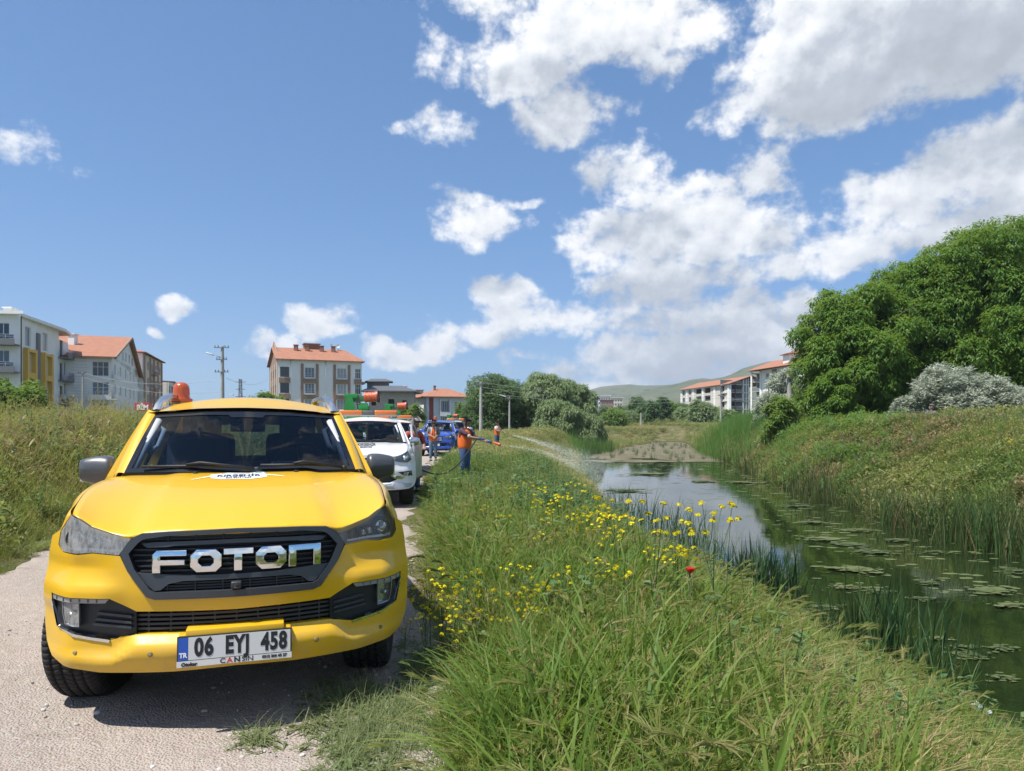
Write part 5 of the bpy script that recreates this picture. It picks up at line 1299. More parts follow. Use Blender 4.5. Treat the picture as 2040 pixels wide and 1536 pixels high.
    for i, (px_, Y, top, R_, mt) in enumerate(P):
        x = at(px_, Y); z = float(height(x, Y)); H = max(2.5, top - z + 1.2)
        tree('distant_tree', txt[i], 'tree', x, Y, H, dome(H, R_, r, 18, .03, 1.1, .9, .33), 1500, .62, mt, 430 + i, .2, .55, group='trees beyond the pond', per=5, droop=.5, shape=(1.1, .34), reach=1.4)
    # left side
    for i, (px_, Y, top, R_, lab) in enumerate([(500, 62, 2.9, 1.5, 'bright green tree left of the brown apartment block'), (535, 63, 4.4, 1.9, 'taller bright green tree touching the brown apartment block'), (555, 66, 3.2, 1.6, 'low bright green tree before the brown apartment block')]):
        x = at(px_, Y); z = float(height(x, Y)); H = top - z
        tree('garden_tree', lab, 'tree', x, Y, H, dome(H, R_, r, 16, .1), 2200, .34, M_GREEN, 460 + i, .12, .55, group='trees before the brown apartment block', per=6, droop=.5, shape=(1, .32))
    x = at(28, 40); tree('green_bush', 'dense green bush before the yellow framed apartments at the left edge', 'bush', x, 40, 3.3, dome(3.4, 2.3, r, 18, .02), 3800, .24, M_GREEN, 470, .08, .5, per=6, shape=(1, .42))
    x = at(880, 120); 
    for i, (px_, Y, top, R_, lab) in enumerate([(820, 105, 3.2, 2.0, 'small tree beside the unfinished grey house'), (935, 110, 4.0, 2.4, 'tree at the right corner of the pale blue house')]):
        x = at(px_, Y); tree('garden_tree', lab, 'tree', x, Y, top + .6, dome(top + .6, R_, r, 14, .05), 1500, .4, M_GREEN, 480 + i, .12, .55, group='trees by the houses beyond the parked trucks', per=6)
build_trees()

# ================================================================ buildings
WALLW = mat('render_white', (.80, .80, .78), .85, var=.07, vscale=.5); WALLB = mat('render_beige', (.60, .55, .48), .85, var=.1, vscale=.5)
WALLY = mat('render_yellow', (.72, .45, .09), .8, var=.07, vscale=.6); WALLG = mat('render_grey', (.18, .19, .20), .8, var=.1); WALLBR = mat('render_brown', (.30, .195, .14), .85, var=.12, vscale=.8)
WALLBL = mat('render_pale_blue', (.55, .62, .70), .85, var=.06); WALLC = mat('raw_blockwork', (.36, .335, .31), .95, var=.22, vscale=2.0); WALLR = mat('render_red', (.25, .045, .035), .8)
ROOFT = mat('roof_tile_orange', (.33, .145, .085), .8, var=.22, vscale=1.4, bump=.4, bscale=8); ROOFG = mat('roof_sheet_grey', (.10, .105, .115), .6, var=.15)
FRAMEW = mat('window_frame_white', (.72, .72, .72), .5); FRAMED = mat('window_frame_dark', (.05, .045, .045), .5); METALR = mat('railing_metal', (.55, .56, .58), .4, metal=.5); PALE = mat('pale_concrete', (.50, .49, .46), .9, var=.15, vscale=2)
def pane_mat(i):
    c = [(.035, .045, .06), (.12, .14, .16), (.30, .31, .31), (.02, .025, .032)][i]
    return mat('window_pane_%d' % i, c, .06, spec=.7)
BRICKM = mat('red_brick', (.24, .12, .08), .9, var=.3, vscale=9)
_winc = {}
def window_obj(parent, M, x0, x1, z0, z1, frame=None, pane=0, mull=1, depth=.14, cross=False):
    """a window set back in its opening: frame with a pane in it"""
    key = (round(x1 - x0, 2), round(z1 - z0, 2), frame.name if frame else '', pane, mull, cross)
    if key not in _winc:
        w, h = x1 - x0, z1 - z0; t = .07; mb = MB()
        mb.box((0, 0, 0), (w, .06, t)); mb.box((0, 0, h - t), (w, .06, h)); mb.box((0, 0, t), (t, .06, h - t)); mb.box((w - t, 0, t), (w, .06, h - t))
        for k in range(mull): x = w * (k + 1) / (mull + 1); mb.box((x - .035, .003, t), (x + .035, .057, h - t))
        if cross: mb.box((t, .005, h * .62), (w - t, .055, h * .62 + .06))
        f = mb.mesh('window'); f.materials.append(frame or FRAMEW)
        mb = MB(); mb.box((t * .5, .025, t * .5), (w - t * .5, .035, h - t * .5)); p = mb.mesh('pane'); p.materials.append(pane_mat(pane)); _winc[key] = (f, p)
    f, p = _winc[key]
    o = link('window', f, None, parent); o.matrix_local = M @ Matrix.Translation((x0, depth, z0)); link('pane', p, None, o)
    return o
def facade(T, M, W, H, openings, m, name='wall', thick=.3, z0=0.0):
    """a wall with real openings in the plane x (along), z (up) of M; it faces -y"""
    xs = sorted({0.0, W} | {v for o in openings for v in o[:2]}); zs = sorted({z0, H} | {v for o in openings for v in o[2:4]})
    mb = MB()
    for i in range(len(xs) - 1):
        for j in range(len(zs) - 1):
            cx, cz = (xs[i] + xs[i + 1]) / 2, (zs[j] + zs[j + 1]) / 2
            if any(o[0] < cx < o[1] and o[2] < cz < o[3] for o in openings): continue
            mb.add([(xs[i], 0, zs[j]), (xs[i + 1], 0, zs[j]), (xs[i + 1], 0, zs[j + 1]), (xs[i], 0, zs[j + 1])], [(0, 1, 2, 3)])
    for a, b, c, d in [o[:4] for o in openings]:
        mb.add([(a, 0, c), (b, 0, c), (b, 0, d), (a, 0, d), (a, thick, c), (b, thick, c), (b, thick, d), (a, thick, d)], [(0, 1, 5, 4), (1, 2, 6, 5), (2, 3, 7, 6), (3, 0, 4, 7)])
    o = mb.obj(name, m, T); o.matrix_local = M; return o
def balcony(T, M, x0, x1, z, d=1.1, solid=None, glass=False, rail=True):
    mb = MB(); mb.box((x0, -d, z - .14), (x1, 0.0, z)); 
    if solid: mb.box((x0, -d - .003, z + .003), (x1, -d + .09, z + .55))
    o = mb.obj('balcony', solid or PALE, T); o.matrix_local = M
    if rail:
        mb = MB(); top = z + 1.0; lo = z + (.56 if solid else .05)
        for h in (top, (top + lo) / 2): mb.box((x0, -d + .02, h - .02), (x1, -d + .06, h + .02))
        n = max(2, int((x1 - x0) / .8))
        for k in range(n + 1): x = x0 + .025 + (x1 - x0 - .05) * k / n; mb.box((x - .022, -d + .022, lo), (x + .022, -d + .058, top - .02))
        r = link('railing', mb.mesh('railing'), METALR, o)
        if glass:
            mb = MB(); mb.box((x0 + .05, -d + .035, lo + .03), (x1 - .05, -d + .045, top - .04)); link('railing_glass', mb.mesh('railing_glass'), pane_mat(0), o)
    return o
def frame_at(P0, P1, z=0):
    """matrix of a facade that starts at P0 and runs towards P1 (seen from outside, left to right)"""
    d = Vector((P1[0] - P0[0], P1[1] - P0[1], 0)); return Matrix.Translation((P0[0], P0[1], z)) @ Matrix.Rotation(atan2(d.y, d.x), 4, 'Z'), d.length
def rel(T, M): return T.matrix_basis.inverted() @ M
def block(T, corners, z0, z1, m, name='wall'):
    mb = MB(); mb.prism(corners, z0, z1, T.matrix_basis.inverted()); return mb.obj(name, m, T)
def roof_poly(T, V, Fs, m, name='roof', thick=.16):
    me = bpy.data.meshes.new(name); inv = T.matrix_basis.inverted()
    bm = bmesh.new(); vs = [bm.verts.new(inv @ Vector(v)) for v in V]
    for f in Fs: bm.faces.new([vs[i] for i in f])
    bmesh.ops.recalc_face_normals(bm, faces=bm.faces[:])
    r = bmesh.ops.extrude_face_region(bm, geom=bm.faces[:])
    for g in r['geom']:
        if isinstance(g, bmesh.types.BMVert): g.co.z += thick
    bmesh.ops.recalc_face_normals(bm, faces=bm.faces[:]); bm.to_mesh(me); bm.free(); return link(name, me, m, T)
def chimney(T, x, y, z0, z1, s=.5, m=None, parent=None):
    mb = MB(); mb.box((x - s / 2, y - s / 2, z0), (x + s / 2, y + s / 2, z1), T.matrix_basis.inverted()); mb.box((x - s * .65, y - s * .65, z1 + .002), (x + s * .65, y + s * .65, z1 + .12), T.matrix_basis.inverted()); return mb.obj('chimney', m or BRICKM, T)
def bld(name, label, x, y, z=-2.0): return thing(name, label, 'building', (x, y, z))
def quad_pts(P0, P1, depth):
    """footprint: front from P0 to P1 and depth behind it"""
    d = Vector((P1[0] - P0[0], P1[1] - P0[1])); n = Vector((-d.y, d.x)).normalized() * depth
    return [tuple(P0), tuple(P1), (P1[0] + n.x, P1[1] + n.y), (P0[0] + n.x, P0[1] + n.y)]
def inset(T, M, W, H, m=None):
    """dark rooms behind the openings"""
    mb = MB(); mb.box((.02, .32, 0), (W - .02, .36, H)); o = mb.obj('room_back', mat('room_dark', (.03, .03, .032), .9), T); o.matrix_local = M

def b_yellow():
    P0, P1 = (at(42, 80), 80), (at(117, 92.5), 92.5); T = bld('apartment_building', 'grey and white apartment block with yellow window frames at the left edge', P0[0], P0[1], -1)
    M, W = frame_at(P0, P1, -1); M = rel(T, M); H = 14.6; fl = [2.3 + 3.0 * k for k in range(4)]
    ops = []
    for x in (.16, .60):
        for z in fl: ops.append((x * W - .9, x * W + .9, z + .25, z + 2.45))
    facade(T, M, W, H, ops, WALLW); inset(T, M, W, H)
    for i, o in enumerate(ops): window_obj(T, M, *o, FRAMEW, [1, 2, 0][i % 3], 2)
    for x in (.16, .60):
        mb = MB()
        for z in fl[:3]: mb.box((x * W - 1.55, -.5, z - .15), (x * W + 1.55, -.003, z + .2)); mb.box((x * W - 1.55, -.5, z + 2.55), (x * W + 1.55, -.003, z + 2.85))
        for s in (-1, 1): mb.box((x * W + s * 1.3 - .28, -.503, 2.0), (x * W + s * 1.3 + .28, -.004, fl[2] + 2.95))
        o = mb.obj('yellow_frame', WALLY, T); o.matrix_local = M
    mb = MB(); mb.box((.36 * W, -.22, 2.2), (.43 * W, -.004, 13.4)); o = mb.obj('grey_strip', WALLG, T); o.matrix_local = M
    mb = MB(); mb.box((.50 * W, -.60, 1.3), (.86 * W, -.506, 2.3)); o = mb.obj('shop_sign', mat('shop_sign_white', (.62, .66, .72), .4), T); o.matrix_local = M
    # wing with corner balconies facing the camera, and the end balconies
    Q0, Q1 = (at(-90, 77), 77), (at(41, 78.5), 78.5); M2, W2 = frame_at(Q0, Q1, -1); M2 = rel(T, M2)
    ops2 = []
    for z in fl: ops2 += [(1.0, 3.2, z + .05, z + 2.4), (W2 - 2.9, W2 - 1.1, z + .05, z + 2.4)]
    facade(T, M2, W2, H, ops2, WALLW, 'wall')
    for i, o in enumerate(ops2): window_obj(T, M2, *o, FRAMEW, [3, 0, 1][i % 3], 2)
    inset(T, M2, W2, H)
    for k, z in enumerate(fl): balcony(T, M2, .4, W2 - .05, z, 1.5, WALLG, True)
    M3, W3 = frame_at(P1, (at(136, 97), 97), -1); M3 = rel(T, M3)
    ops3 = [(.5, 2.0, z + .05, z + 2.3) for z in fl]; facade(T, M3, W3, H - 1.0, ops3, WALLW)
    for o in ops3: window_obj(T, M3, *o, FRAMED, 3, 1)
    inset(T, M3, W3, H - 1)
    for z in fl: balcony(T, M3, -.3, W3 - .1, z, 1.2, WALLG, True)
    pts = [Q0, (Q1[0] + .9, Q1[1] - .9), (P0[0] + .9, P0[1] - 2.4), (P1[0] + .9, P1[1]), (at(136, 97) + .4, 97), (-75, 100), (-80, 80)]
    block(T, [(p[0], p[1]) for p in pts], 13.6, 13.95, WALLW, 'eaves')
    block(T, [(-79, 79), (-57.2, 80), (-60, 96), (-76, 99)], 13.96, 14.3, WALLB, 'roof')
    block(T, [(-78, 79.5), (-57, 80.5), (-60.5, 95), (-76, 98)], -1, 13.55, WALLG, 'core'); chimney(T, at(20, 84), 84, 14.2, 15.2, .9, WALLW)
def b_white():
    C = (at(222, 97), 97); Dr = (at(280, 127), 127); d = (Vector(Dr) - Vector(C)).normalized(); n = Vector((d.y, -d.x))     # n points out of the gable side
    L0 = (C[0] - n.x * 9.0, C[1] - n.y * 9.0); T = bld('apartment_building', 'white apartment block with an orange tiled gable roof', L0[0], L0[1], 0)
    M, W = frame_at(L0, C, 0); M = rel(T, M); ez = 10.8; fl = [2.2, 5.0, 7.8]
    ops = []
    for z in fl: ops += [(1.4, 3.6, z + .3, z + 2.0), (W - 2.3, W - .35, z + .3, z + 2.25)]
    facade(T, M, W, ez, ops, WALLW); inset(T, M, W, ez)
    for i, o in enumerate(ops): window_obj(T, M, *o, FRAMEW, [2, 0][i % 2] if i % 3 else 1, 2, cross=i % 2 == 1)
    for z in fl[:2]: balcony(T, M, 1.0, 4.0, z, 1.0, WALLW); balcony(T, M, W - 2.6, W - .1, z, .9, WALLW)
    rb = MB()
    for k in range(22): z = 2.0 + .4 * k; rb.box((4.3, -.03, z), (W - 2.9, -.003, z + .05))
    o = rb.obj('cladding_strip', mat('cladding_line', (.52, .52, .52), .8), T); o.matrix_local = M; tag(o, kind='stuff')
    # gable side
    M2, W2 = frame_at(C, Dr, 0); M2 = rel(T, M2); ap = W2 * .5; az = 15.1
    ops2 = []
    for z in fl:
        for x in (.08, .24, .40, .56, .70): ops2.append((x * W2, x * W2 + 1.25, z + .7, z + 2.1))
        ops2.append((W2 - 4.2, W2 - 1.2, z + .2, z + 2.2))
    facade(T, M2, W2, ez, ops2, WALLW, 'wall'); inset(T, M2, W2, ez)
    for i, o in enumerate(ops2): window_obj(T, M2, *o, FRAMEW, [1, 0, 2][i % 3], 1)
    mb = MB(); mb.prism([(0, ez + .002), (W2, ez + .002 - 1.6), (ap, az - .2)], 0, .3, Matrix(((1, 0, 0, 0), (0, 0, 1, 0), (0, 1, 0, 0), (0, 0, 0, 1)))); o = mb.obj('gable', WALLW, T); o.matrix_local = M2
    for x, z in ((.40, 11.2), (.52, 11.2), (.30, 11.0), (.62, 11.0)): window_obj(T, M2 @ Matrix.Translation((0, -.20, 0)), x * W2, x * W2 + 1.3, z, z + 1.4, FRAMEW, 1, 1)
    for z in (5.0, 7.8): balcony(T, M2, -.25, 2.2, z, .8, WALLW, True)
    A0 = Vector(C) + d * ap; lf = n * -14
    e0 = Vector(C) - d * .7 + n * .5; e1 = Vector(Dr) + d * .6 + n * .5; a0 = A0 + n * .5
    V = [(e0.x, e0.y, ez - .25), (a0.x, a0.y, az), (e1.x, e1.y, ez - 2.2)]; V += [(v[0] + lf.x, v[1] + lf.y, v[2]) for v in V]
    roof_poly(T, V, [(0, 1, 4, 3), (1, 2, 5, 4)], ROOFT)
    mb = MB(); inv = T.matrix_basis.inverted()
    for a, b in ((V[0], V[1]), (V[1], V[2])): mb.tube([inv @ (Vector(a) + Vector((n.x, n.y, 0)) * .06), inv @ (Vector(b) + Vector((n.x, n.y, 0)) * .06)], .2, 6)
    mb.obj('verge', WALLBR, T)
    q = Vector(C) - n * 6 + d * 8; chimney(T, q.x, q.y, 12, 14.4, .9, WALLW); q = Vector(C) - n * 10 + d * 5; chimney(T, q.x, q.y, 11, 13.0, .9, WALLBR)
    block(T, quad_pts((L0[0] + .5, L0[1] + .8), (C[0] - .8, C[1] + .9), 26), -1, 9.8, WALLG, 'core')
def b_beige():
    C = (at(284, 125), 125); Dr = (at(323, 146), 146); d = (Vector(Dr) - Vector(C)).normalized(); n = Vector((d.y, -d.x)); T = bld('apartment_building', 'beige apartment block with dark brown vertical strips behind the white one', C[0], C[1], 0)
    M2, W2 = frame_at(C, Dr, 0); M2 = rel(T, M2); H = 14.1; fl = [1.8 + 3 * k for k in range(4)]; ops = [(x * W2, x * W2 + 1.7, z + .6, z + 2.2) for z in fl for x in (.22, .42, .62, .82)]
    facade(T, M2, W2, H, ops, WALLB); inset(T, M2, W2, H)
    for i, o in enumerate(ops): window_obj(T, M2, *o, FRAMEW, [0, 1, 3][i % 3], 1)
    mb = MB()
    for x in (.06, .33, .52, .73, .94): mb.box((x * W2 - .28, -.25, 1.6), (x * W2 + .28, -.004, H - .3))
    o = mb.obj('brown_strip', mat('strip_brown_pale', (.40, .29, .22), .85, var=.12), T); o.matrix_local = M2
    for z in fl: balcony(T, M2, .35 * W2, .50 * W2, z, .9, WALLBR)
    L0 = (C[0] - n.x * 10, C[1] - n.y * 10); M, W = frame_at(L0, C, 0); facade(T, rel(T, M), W, H, [], WALLW, 'wall')
    block(T, quad_pts((L0[0], L0[1] + .6), (C[0] - .8, C[1] + .8), 20), -1, H - .2, WALLG, 'core')
    a = [Vector(L0) - d * .6 + n * 0, Vector(C) - d * .6 + n * .6, Vector(Dr) + d * .6 + n * .6, Vector(Dr) + d * .6 - n * 10]; m1 = Vector(C) + d * 9 - n * 5
    V = [(p.x, p.y, H) for p in a] + [(m1.x, m1.y, H + 1.9)]; roof_poly(T, V, [(0, 1, 4), (1, 2, 4), (2, 3, 4), (3, 0, 4)], ROOFT)
    x0 = at(330, 160); T = bld('apartment_building', 'far corner block with black balconies seen just left of the orange beacon', x0, 160, 0)
    M, W = frame_at((at(318, 160), 160), (at(336, 160), 160), 0); M = rel(T, M); ops = [(.3, W - .3, z, z + 1.9) for z in (3.6, 6.7)] ; facade(T, M, W, 11, [], WALLB)
    M2, W2 = frame_at((at(336, 160) + .002, 160), (at(346, 164), 164), 0); M2 = rel(T, M2); ops = [(.1, W2 - .1, z, z + 2.1) for z in (.9, 4.4, 8.0)]; facade(T, M2, W2, 11, ops, WALLB); inset(T, M2, W2, 11)
    for o in ops: window_obj(T, M2, *o, FRAMED, 3, 2)
    block(T, [(at(317, 160), 159.6), (at(347, 164) + .3, 163.6), (at(346, 170), 172), (at(317, 170), 172)], 11.02, 11.4, ROOFT, 'roof')
    block(T, [(at(319, 160), 160.5), (at(335, 160), 160.5), (at(335, 170), 170), (at(319, 170), 170)], -1, 10.9, WALLG, 'core')
def b_brown():
    C = Vector((at(553, 135), 135)); sd = Vector((-8.5, 20)).normalized(); fd = Vector((sd.y, -sd.x)); W = 15.9; R_ = C + fd * W
    T = bld('apartment_building', 'white and brown four storey block with orange roof and brick chimneys, behind the yellow pickup', C.x, C.y, 0)
    M, _ = frame_at(C, R_, 0); M = rel(T, M); H = 13.9; fl = [10.4, 7.35, 4.3, 1.25]
    cols = [(.45, 2.1, 0), (5.0, 6.8, 1), (11.1, 12.9, 1), (14.6, 15.7, 0)]
    ops = [(a, b, z + .15, z + 2.1) for z in fl for a, b, k in cols]
    facade(T, M, W, H, ops, WALLW); inset(T, M, W, H)
    for i, o in enumerate(ops):
        window_obj(T, M, *o, FRAMED if i % 4 in (0,) else FRAMEW, [3, 1, 2, 0][i % 4] if i != 9 else 2, 2 if i % 4 else 1, cross=i % 4 == 3)
    for a, b, k in cols:
        mb = MB()
        if k:
            for x in (a - .75, b + .25): mb.box((x, -.16, .5), (x + .5, -.003, H - .7))
            for z in fl: mb.box((a - .248, -.13, z - .95), (b + .248, -.004, z - .05))
        else:
            for z in fl: mb.box((a - .2, -.30, z - .9), (b + .15, -.004, z + .05))
        o = mb.obj('brown_frame', WALLBR, T); o.matrix_local = M
    for z in fl: balcony(T, M, 5.0, 6.8, z, .35, None); balcony(T, M, 11.1, 12.9, z, .35, None)
    mb = MB(); mb.smooth = True; mb.tube([(8.9, -.08, 1), (8.9, -.08, H)], .07, 6); mb.tube([(2.4, -.08, 1), (2.4, -.08, H)], .07, 6); o = mb.obj('downpipe', FRAMEW, T); o.matrix_local = M
    B_ = C + sd * 20; M2, W2 = frame_at(B_, C, 0); M2 = rel(T, M2); ops2 = [(x, x + 1.4, z + .3, z + 1.9) for z in fl for x in (5, 10, 15)]
    facade(T, M2, W2, H, ops2, WALLBR, 'wall'); inset(T, M2, W2, H)
    for o in ops2: window_obj(T, M2, *o, FRAMEW, 1, 1)
    mb = MB()
    for x in (4.2, 9, 14, 18.8): mb.box((x - .4, -.1, .6), (x + .4, -.003, H - .4))
    o = mb.obj('pale_strip', WALLB, T); o.matrix_local = M2
    mb = MB(); mb.prism([(0, H + .002), (W2, H + .002), (W2 / 2, H + 4.4)], 0, .3, Matrix(((1, 0, 0, 0), (0, 0, 1, 0), (0, 1, 0, 0), (0, 0, 0, 1)))); o = mb.obj('gable', WALLBR, T); o.matrix_local = M2
    rz = H + 2.9; f0 = C - sd * .7 - fd * .5; f1 = R_ - sd * .7 + fd * .5; r0 = C + sd * 8 - fd * .5; r1 = R_ + sd * 8 - fd * 2.0; b0 = C + sd * 20.6 - fd * .5; b1 = R_ + sd * 20.6 + fd * .5
    V = [(p.x, p.y, z) for p, z in ((f0, H - .1), (f1, H - .1), (r1, rz), (r0, rz), (b0, H - .1), (b1, H - .1))]; roof_poly(T, V, [(0, 1, 2, 3), (1, 5, 2), (3, 2, 5, 4)], ROOFT)
    for u in (4.0, 6.2, 9.0, 11.3): q = C + sd * 6 + fd * u; chimney(T, q.x, q.y, H + 1.6, H + 3.4, .7)
    q = C + sd * 8.5 + fd * 7.3; M3 = Matrix.Translation((q.x, q.y, 0)) @ Matrix.Rotation(atan2(fd.y, fd.x), 4, 'Z'); mb = MB(); mb.box((-1.5, -1, H + 2), (1.5, 1, rz + 1.0), rel(T, M3)); mb.obj('roof_hatch', BRICKM, T)
    mb = MB(); mb.box((-1.7, -1.2, rz + 1.003), (1.7, 1.2, rz + 1.2), rel(T, M3)); mb.obj('hatch_roof', WALLBR, T)
    for u in (11.3, 12.5):
        q = C + sd * 7.3 + fd * u; mb = MB(); mb.smooth = True; Mq = rel(T, Matrix.Translation((q.x, q.y, rz + .75))) @ Matrix.Rotation(R(70), 4, 'X')
        mb.lathe([(.0, .0), (.25, .04), (.44, .14)], 16, Mq, caps=False); mb.lathe([(.44, .141), (.25, .045), (0, .004)], 16, Mq, caps=False); mb.tube([rel(T, Matrix.Translation((q.x, q.y, rz - .3))) @ Vector((0, 0, 0)), rel(T, Matrix.Translation((q.x, q.y, rz + .75))) @ Vector((0, .05, 0))], .05, 6); mb.obj('satellite_dish', mat('dish_grey', (.35, .38, .42), .5), T)
    block(T, [tuple(C + sd * .8 + fd * .6), tuple(R_ + sd * .8 - fd * .6), tuple(R_ + sd * 20 - fd * .6), tuple(C + sd * 20 + fd * .6)], -1, H - .2, WALLG, 'core')
    block(T, [tuple(R_ - sd * .0 + fd * .003), tuple(R_ + fd * 1.0 + sd * 1.5), tuple(R_ + fd * 1.0 + sd * 8), tuple(R_ + sd * 8 + fd * .003)], 9.6, 10.0, WALLBR, 'side_balcony')
def b_unfinished():
    P0, P1 = (at(735, 142), 142), (at(823, 144), 144); T = bld('house', 'unfinished grey block house with empty window holes and a dark grey roof', P0[0], P0[1], 0)
    M, W = frame_at(P0, P1, 0); M = rel(T, M); H = 8.0
    ops = [(x, x + w_, z, z + h) for x, w_, z, h in ((.5, .9, 5.3, 1.3), (3.8, 1.2, 4.6, 2.0), (6.6, .9, 5.2, 1.2), (.5, .9, 1.6, 1.2), (3.9, .9, 1.2, 1.9), (6.6, .9, 1.8, 1.2), (1.9, 1.0, 1.7, 1.2))]
    facade(T, M, W, H, ops, WALLC, thick=.25)
    mb = MB(); mb.box((.02, 1.2, 0), (W - .02, 1.3, H)); o = mb.obj('room_back', mat('room_dark', (.03, .03, .032), .9), T); o.matrix_local = M
    mb = MB(); mb.box((-.05, -.06, 4.0), (W + .05, -.003, 4.3)); o = mb.obj('floor_slab', PALE, T); o.matrix_local = M
    B1 = (at(828, 152), 152); M2, W2 = frame_at(P1, B1, 0); facade(T, rel(T, M2), W2, H, [(2, 3.2, 4.8, 6.2)], WALLC)
    z = H; a = [(P0[0] - 1.4, P0[1] - 1.2, z), (P1[0] + 1.0, P1[1] - 1.2, z), (B1[0] + 1.2, B1[1] + 1, z), (P0[0] - 1.4, P0[1] + 12, z)]; t = [(at(748, 148), 147, z + 1.25), (at(802, 148), 147, z + 1.25), (at(802, 150), 151, z + 1.25), (at(748, 150), 151, z + 1.25)]
    roof_poly(T, a + t, [(0, 1, 5, 4), (1, 2, 6, 5), (2, 3, 7, 6), (3, 0, 4, 7), (4, 5, 6, 7)], ROOFG, thick=.25)
    block(T, [(at(733, 148), 147.5), (at(776, 148), 147.5), (at(776, 152), 151), (at(733, 152), 151)], z + .9, z + 2.3, WALLG, 'attic')
    q = [(at(727, 147), 146.8, z + 2.3), (at(783, 147), 146.8, z + 2.3), (at(783, 152), 152, z + 2.3), (at(727, 152), 152, z + 2.3), (at(740, 149), 149, z + 2.95), (at(768, 149), 149, z + 2.95)]
    roof_poly(T, q, [(0, 1, 5, 4), (1, 2, 5), (2, 3, 4, 5), (3, 0, 4)], ROOFG, 'attic_roof', .12)
    block(T, quad_pts((P0[0] + .4, P0[1] + 1.4), (P1[0] - .4, P1[1] + 1.4), 8), -1, H - .1, WALLG, 'core')
    chimney(T, at(808, 150), 150, z + .3, z + 1.6, .6, WALLW)
def b_blue():
    C = (at(850, 152), 152); R_ = (at(934, 155), 155); L0 = (at(818, 163), 163); T = bld('house', 'pale blue two storey house with orange hipped roof and dark red stripe', C[0], C[1], 0)
    M, W = frame_at(C, R_, 0); M = rel(T, M); H = 7.35; ops = [(3.1, 4.9, 4.2, 6.6), (6.1, 6.75, 4.4, 6.4), (7.05, 7.7, 4.4, 6.4), (3.1, 4.9, 1.0, 3.2), (6.0, 6.9, .8, 3.1)]
    facade(T, M, W, H, ops, WALLBL); inset(T, M, W, H)
    for i, o in enumerate(ops): window_obj(T, M, *o, FRAMEW, [0, 3, 0, 1, 3][i], 3 if i in (0, 3) else 1)
    mb = MB(); mb.box((.55, -.12, 0), (1.45, -.003, H - .1)); o = mb.obj('red_stripe', WALLR, T); o.matrix_local = M
    mb = MB(); mb.box((2.85, -.5, 3.3), (5.15, -.003, 4.1)); o = mb.obj('bay_sill', FRAMEW, T); o.matrix_local = M
    mb = MB()
    for s in (2.85, 4.93): mb.box((s, -.5, 4.103), (s + .22, -.003, 6.9))
    o = mb.obj('bay_post', FRAMEW, T); o.matrix_local = M
    M2, W2 = frame_at(L0, C, 0); M2 = rel(T, M2); ops = [(W2 * .3, W2 * .3 + 1.2, 1.4, 2.6), (W2 * .65, W2 * .65 + 1.0, 1.4, 2.6)]; facade(T, M2, W2, H, ops, WALLW, 'wall'); inset(T, M2, W2, H)
    for o in ops: window_obj(T, M2, *o, FRAMEW, 3, 1)
    D_ = (at(925, 168), 168); a = [(L0[0] - .9, L0[1], H), (C[0] - .4, C[1] - 1.0, H), (R_[0] + 1.2, R_[1] - .8, H), (D_[0] + 1, D_[1] + 1, H)]; t = [(at(872, 160), 160, H + 2.1), (at(892, 161), 161, H + 2.1)]
    roof_poly(T, a + t, [(1, 2, 5, 4), (2, 3, 5), (3, 0, 4, 5), (0, 1, 4)], ROOFT)
    block(T, [(C[0] + .3, C[1] + .8), (R_[0] - .5, R_[1] + .8), D_, (L0[0] + .8, L0[1])], -1, H - .1, WALLG, 'core'); chimney(T, at(838, 170), 168, 6, 9.6, 1.6, mat('chimney_pink', (.5, .42, .38), .9)); chimney(T, at(866, 158), 158, 7.8, 10.0, .5, BRICKM)
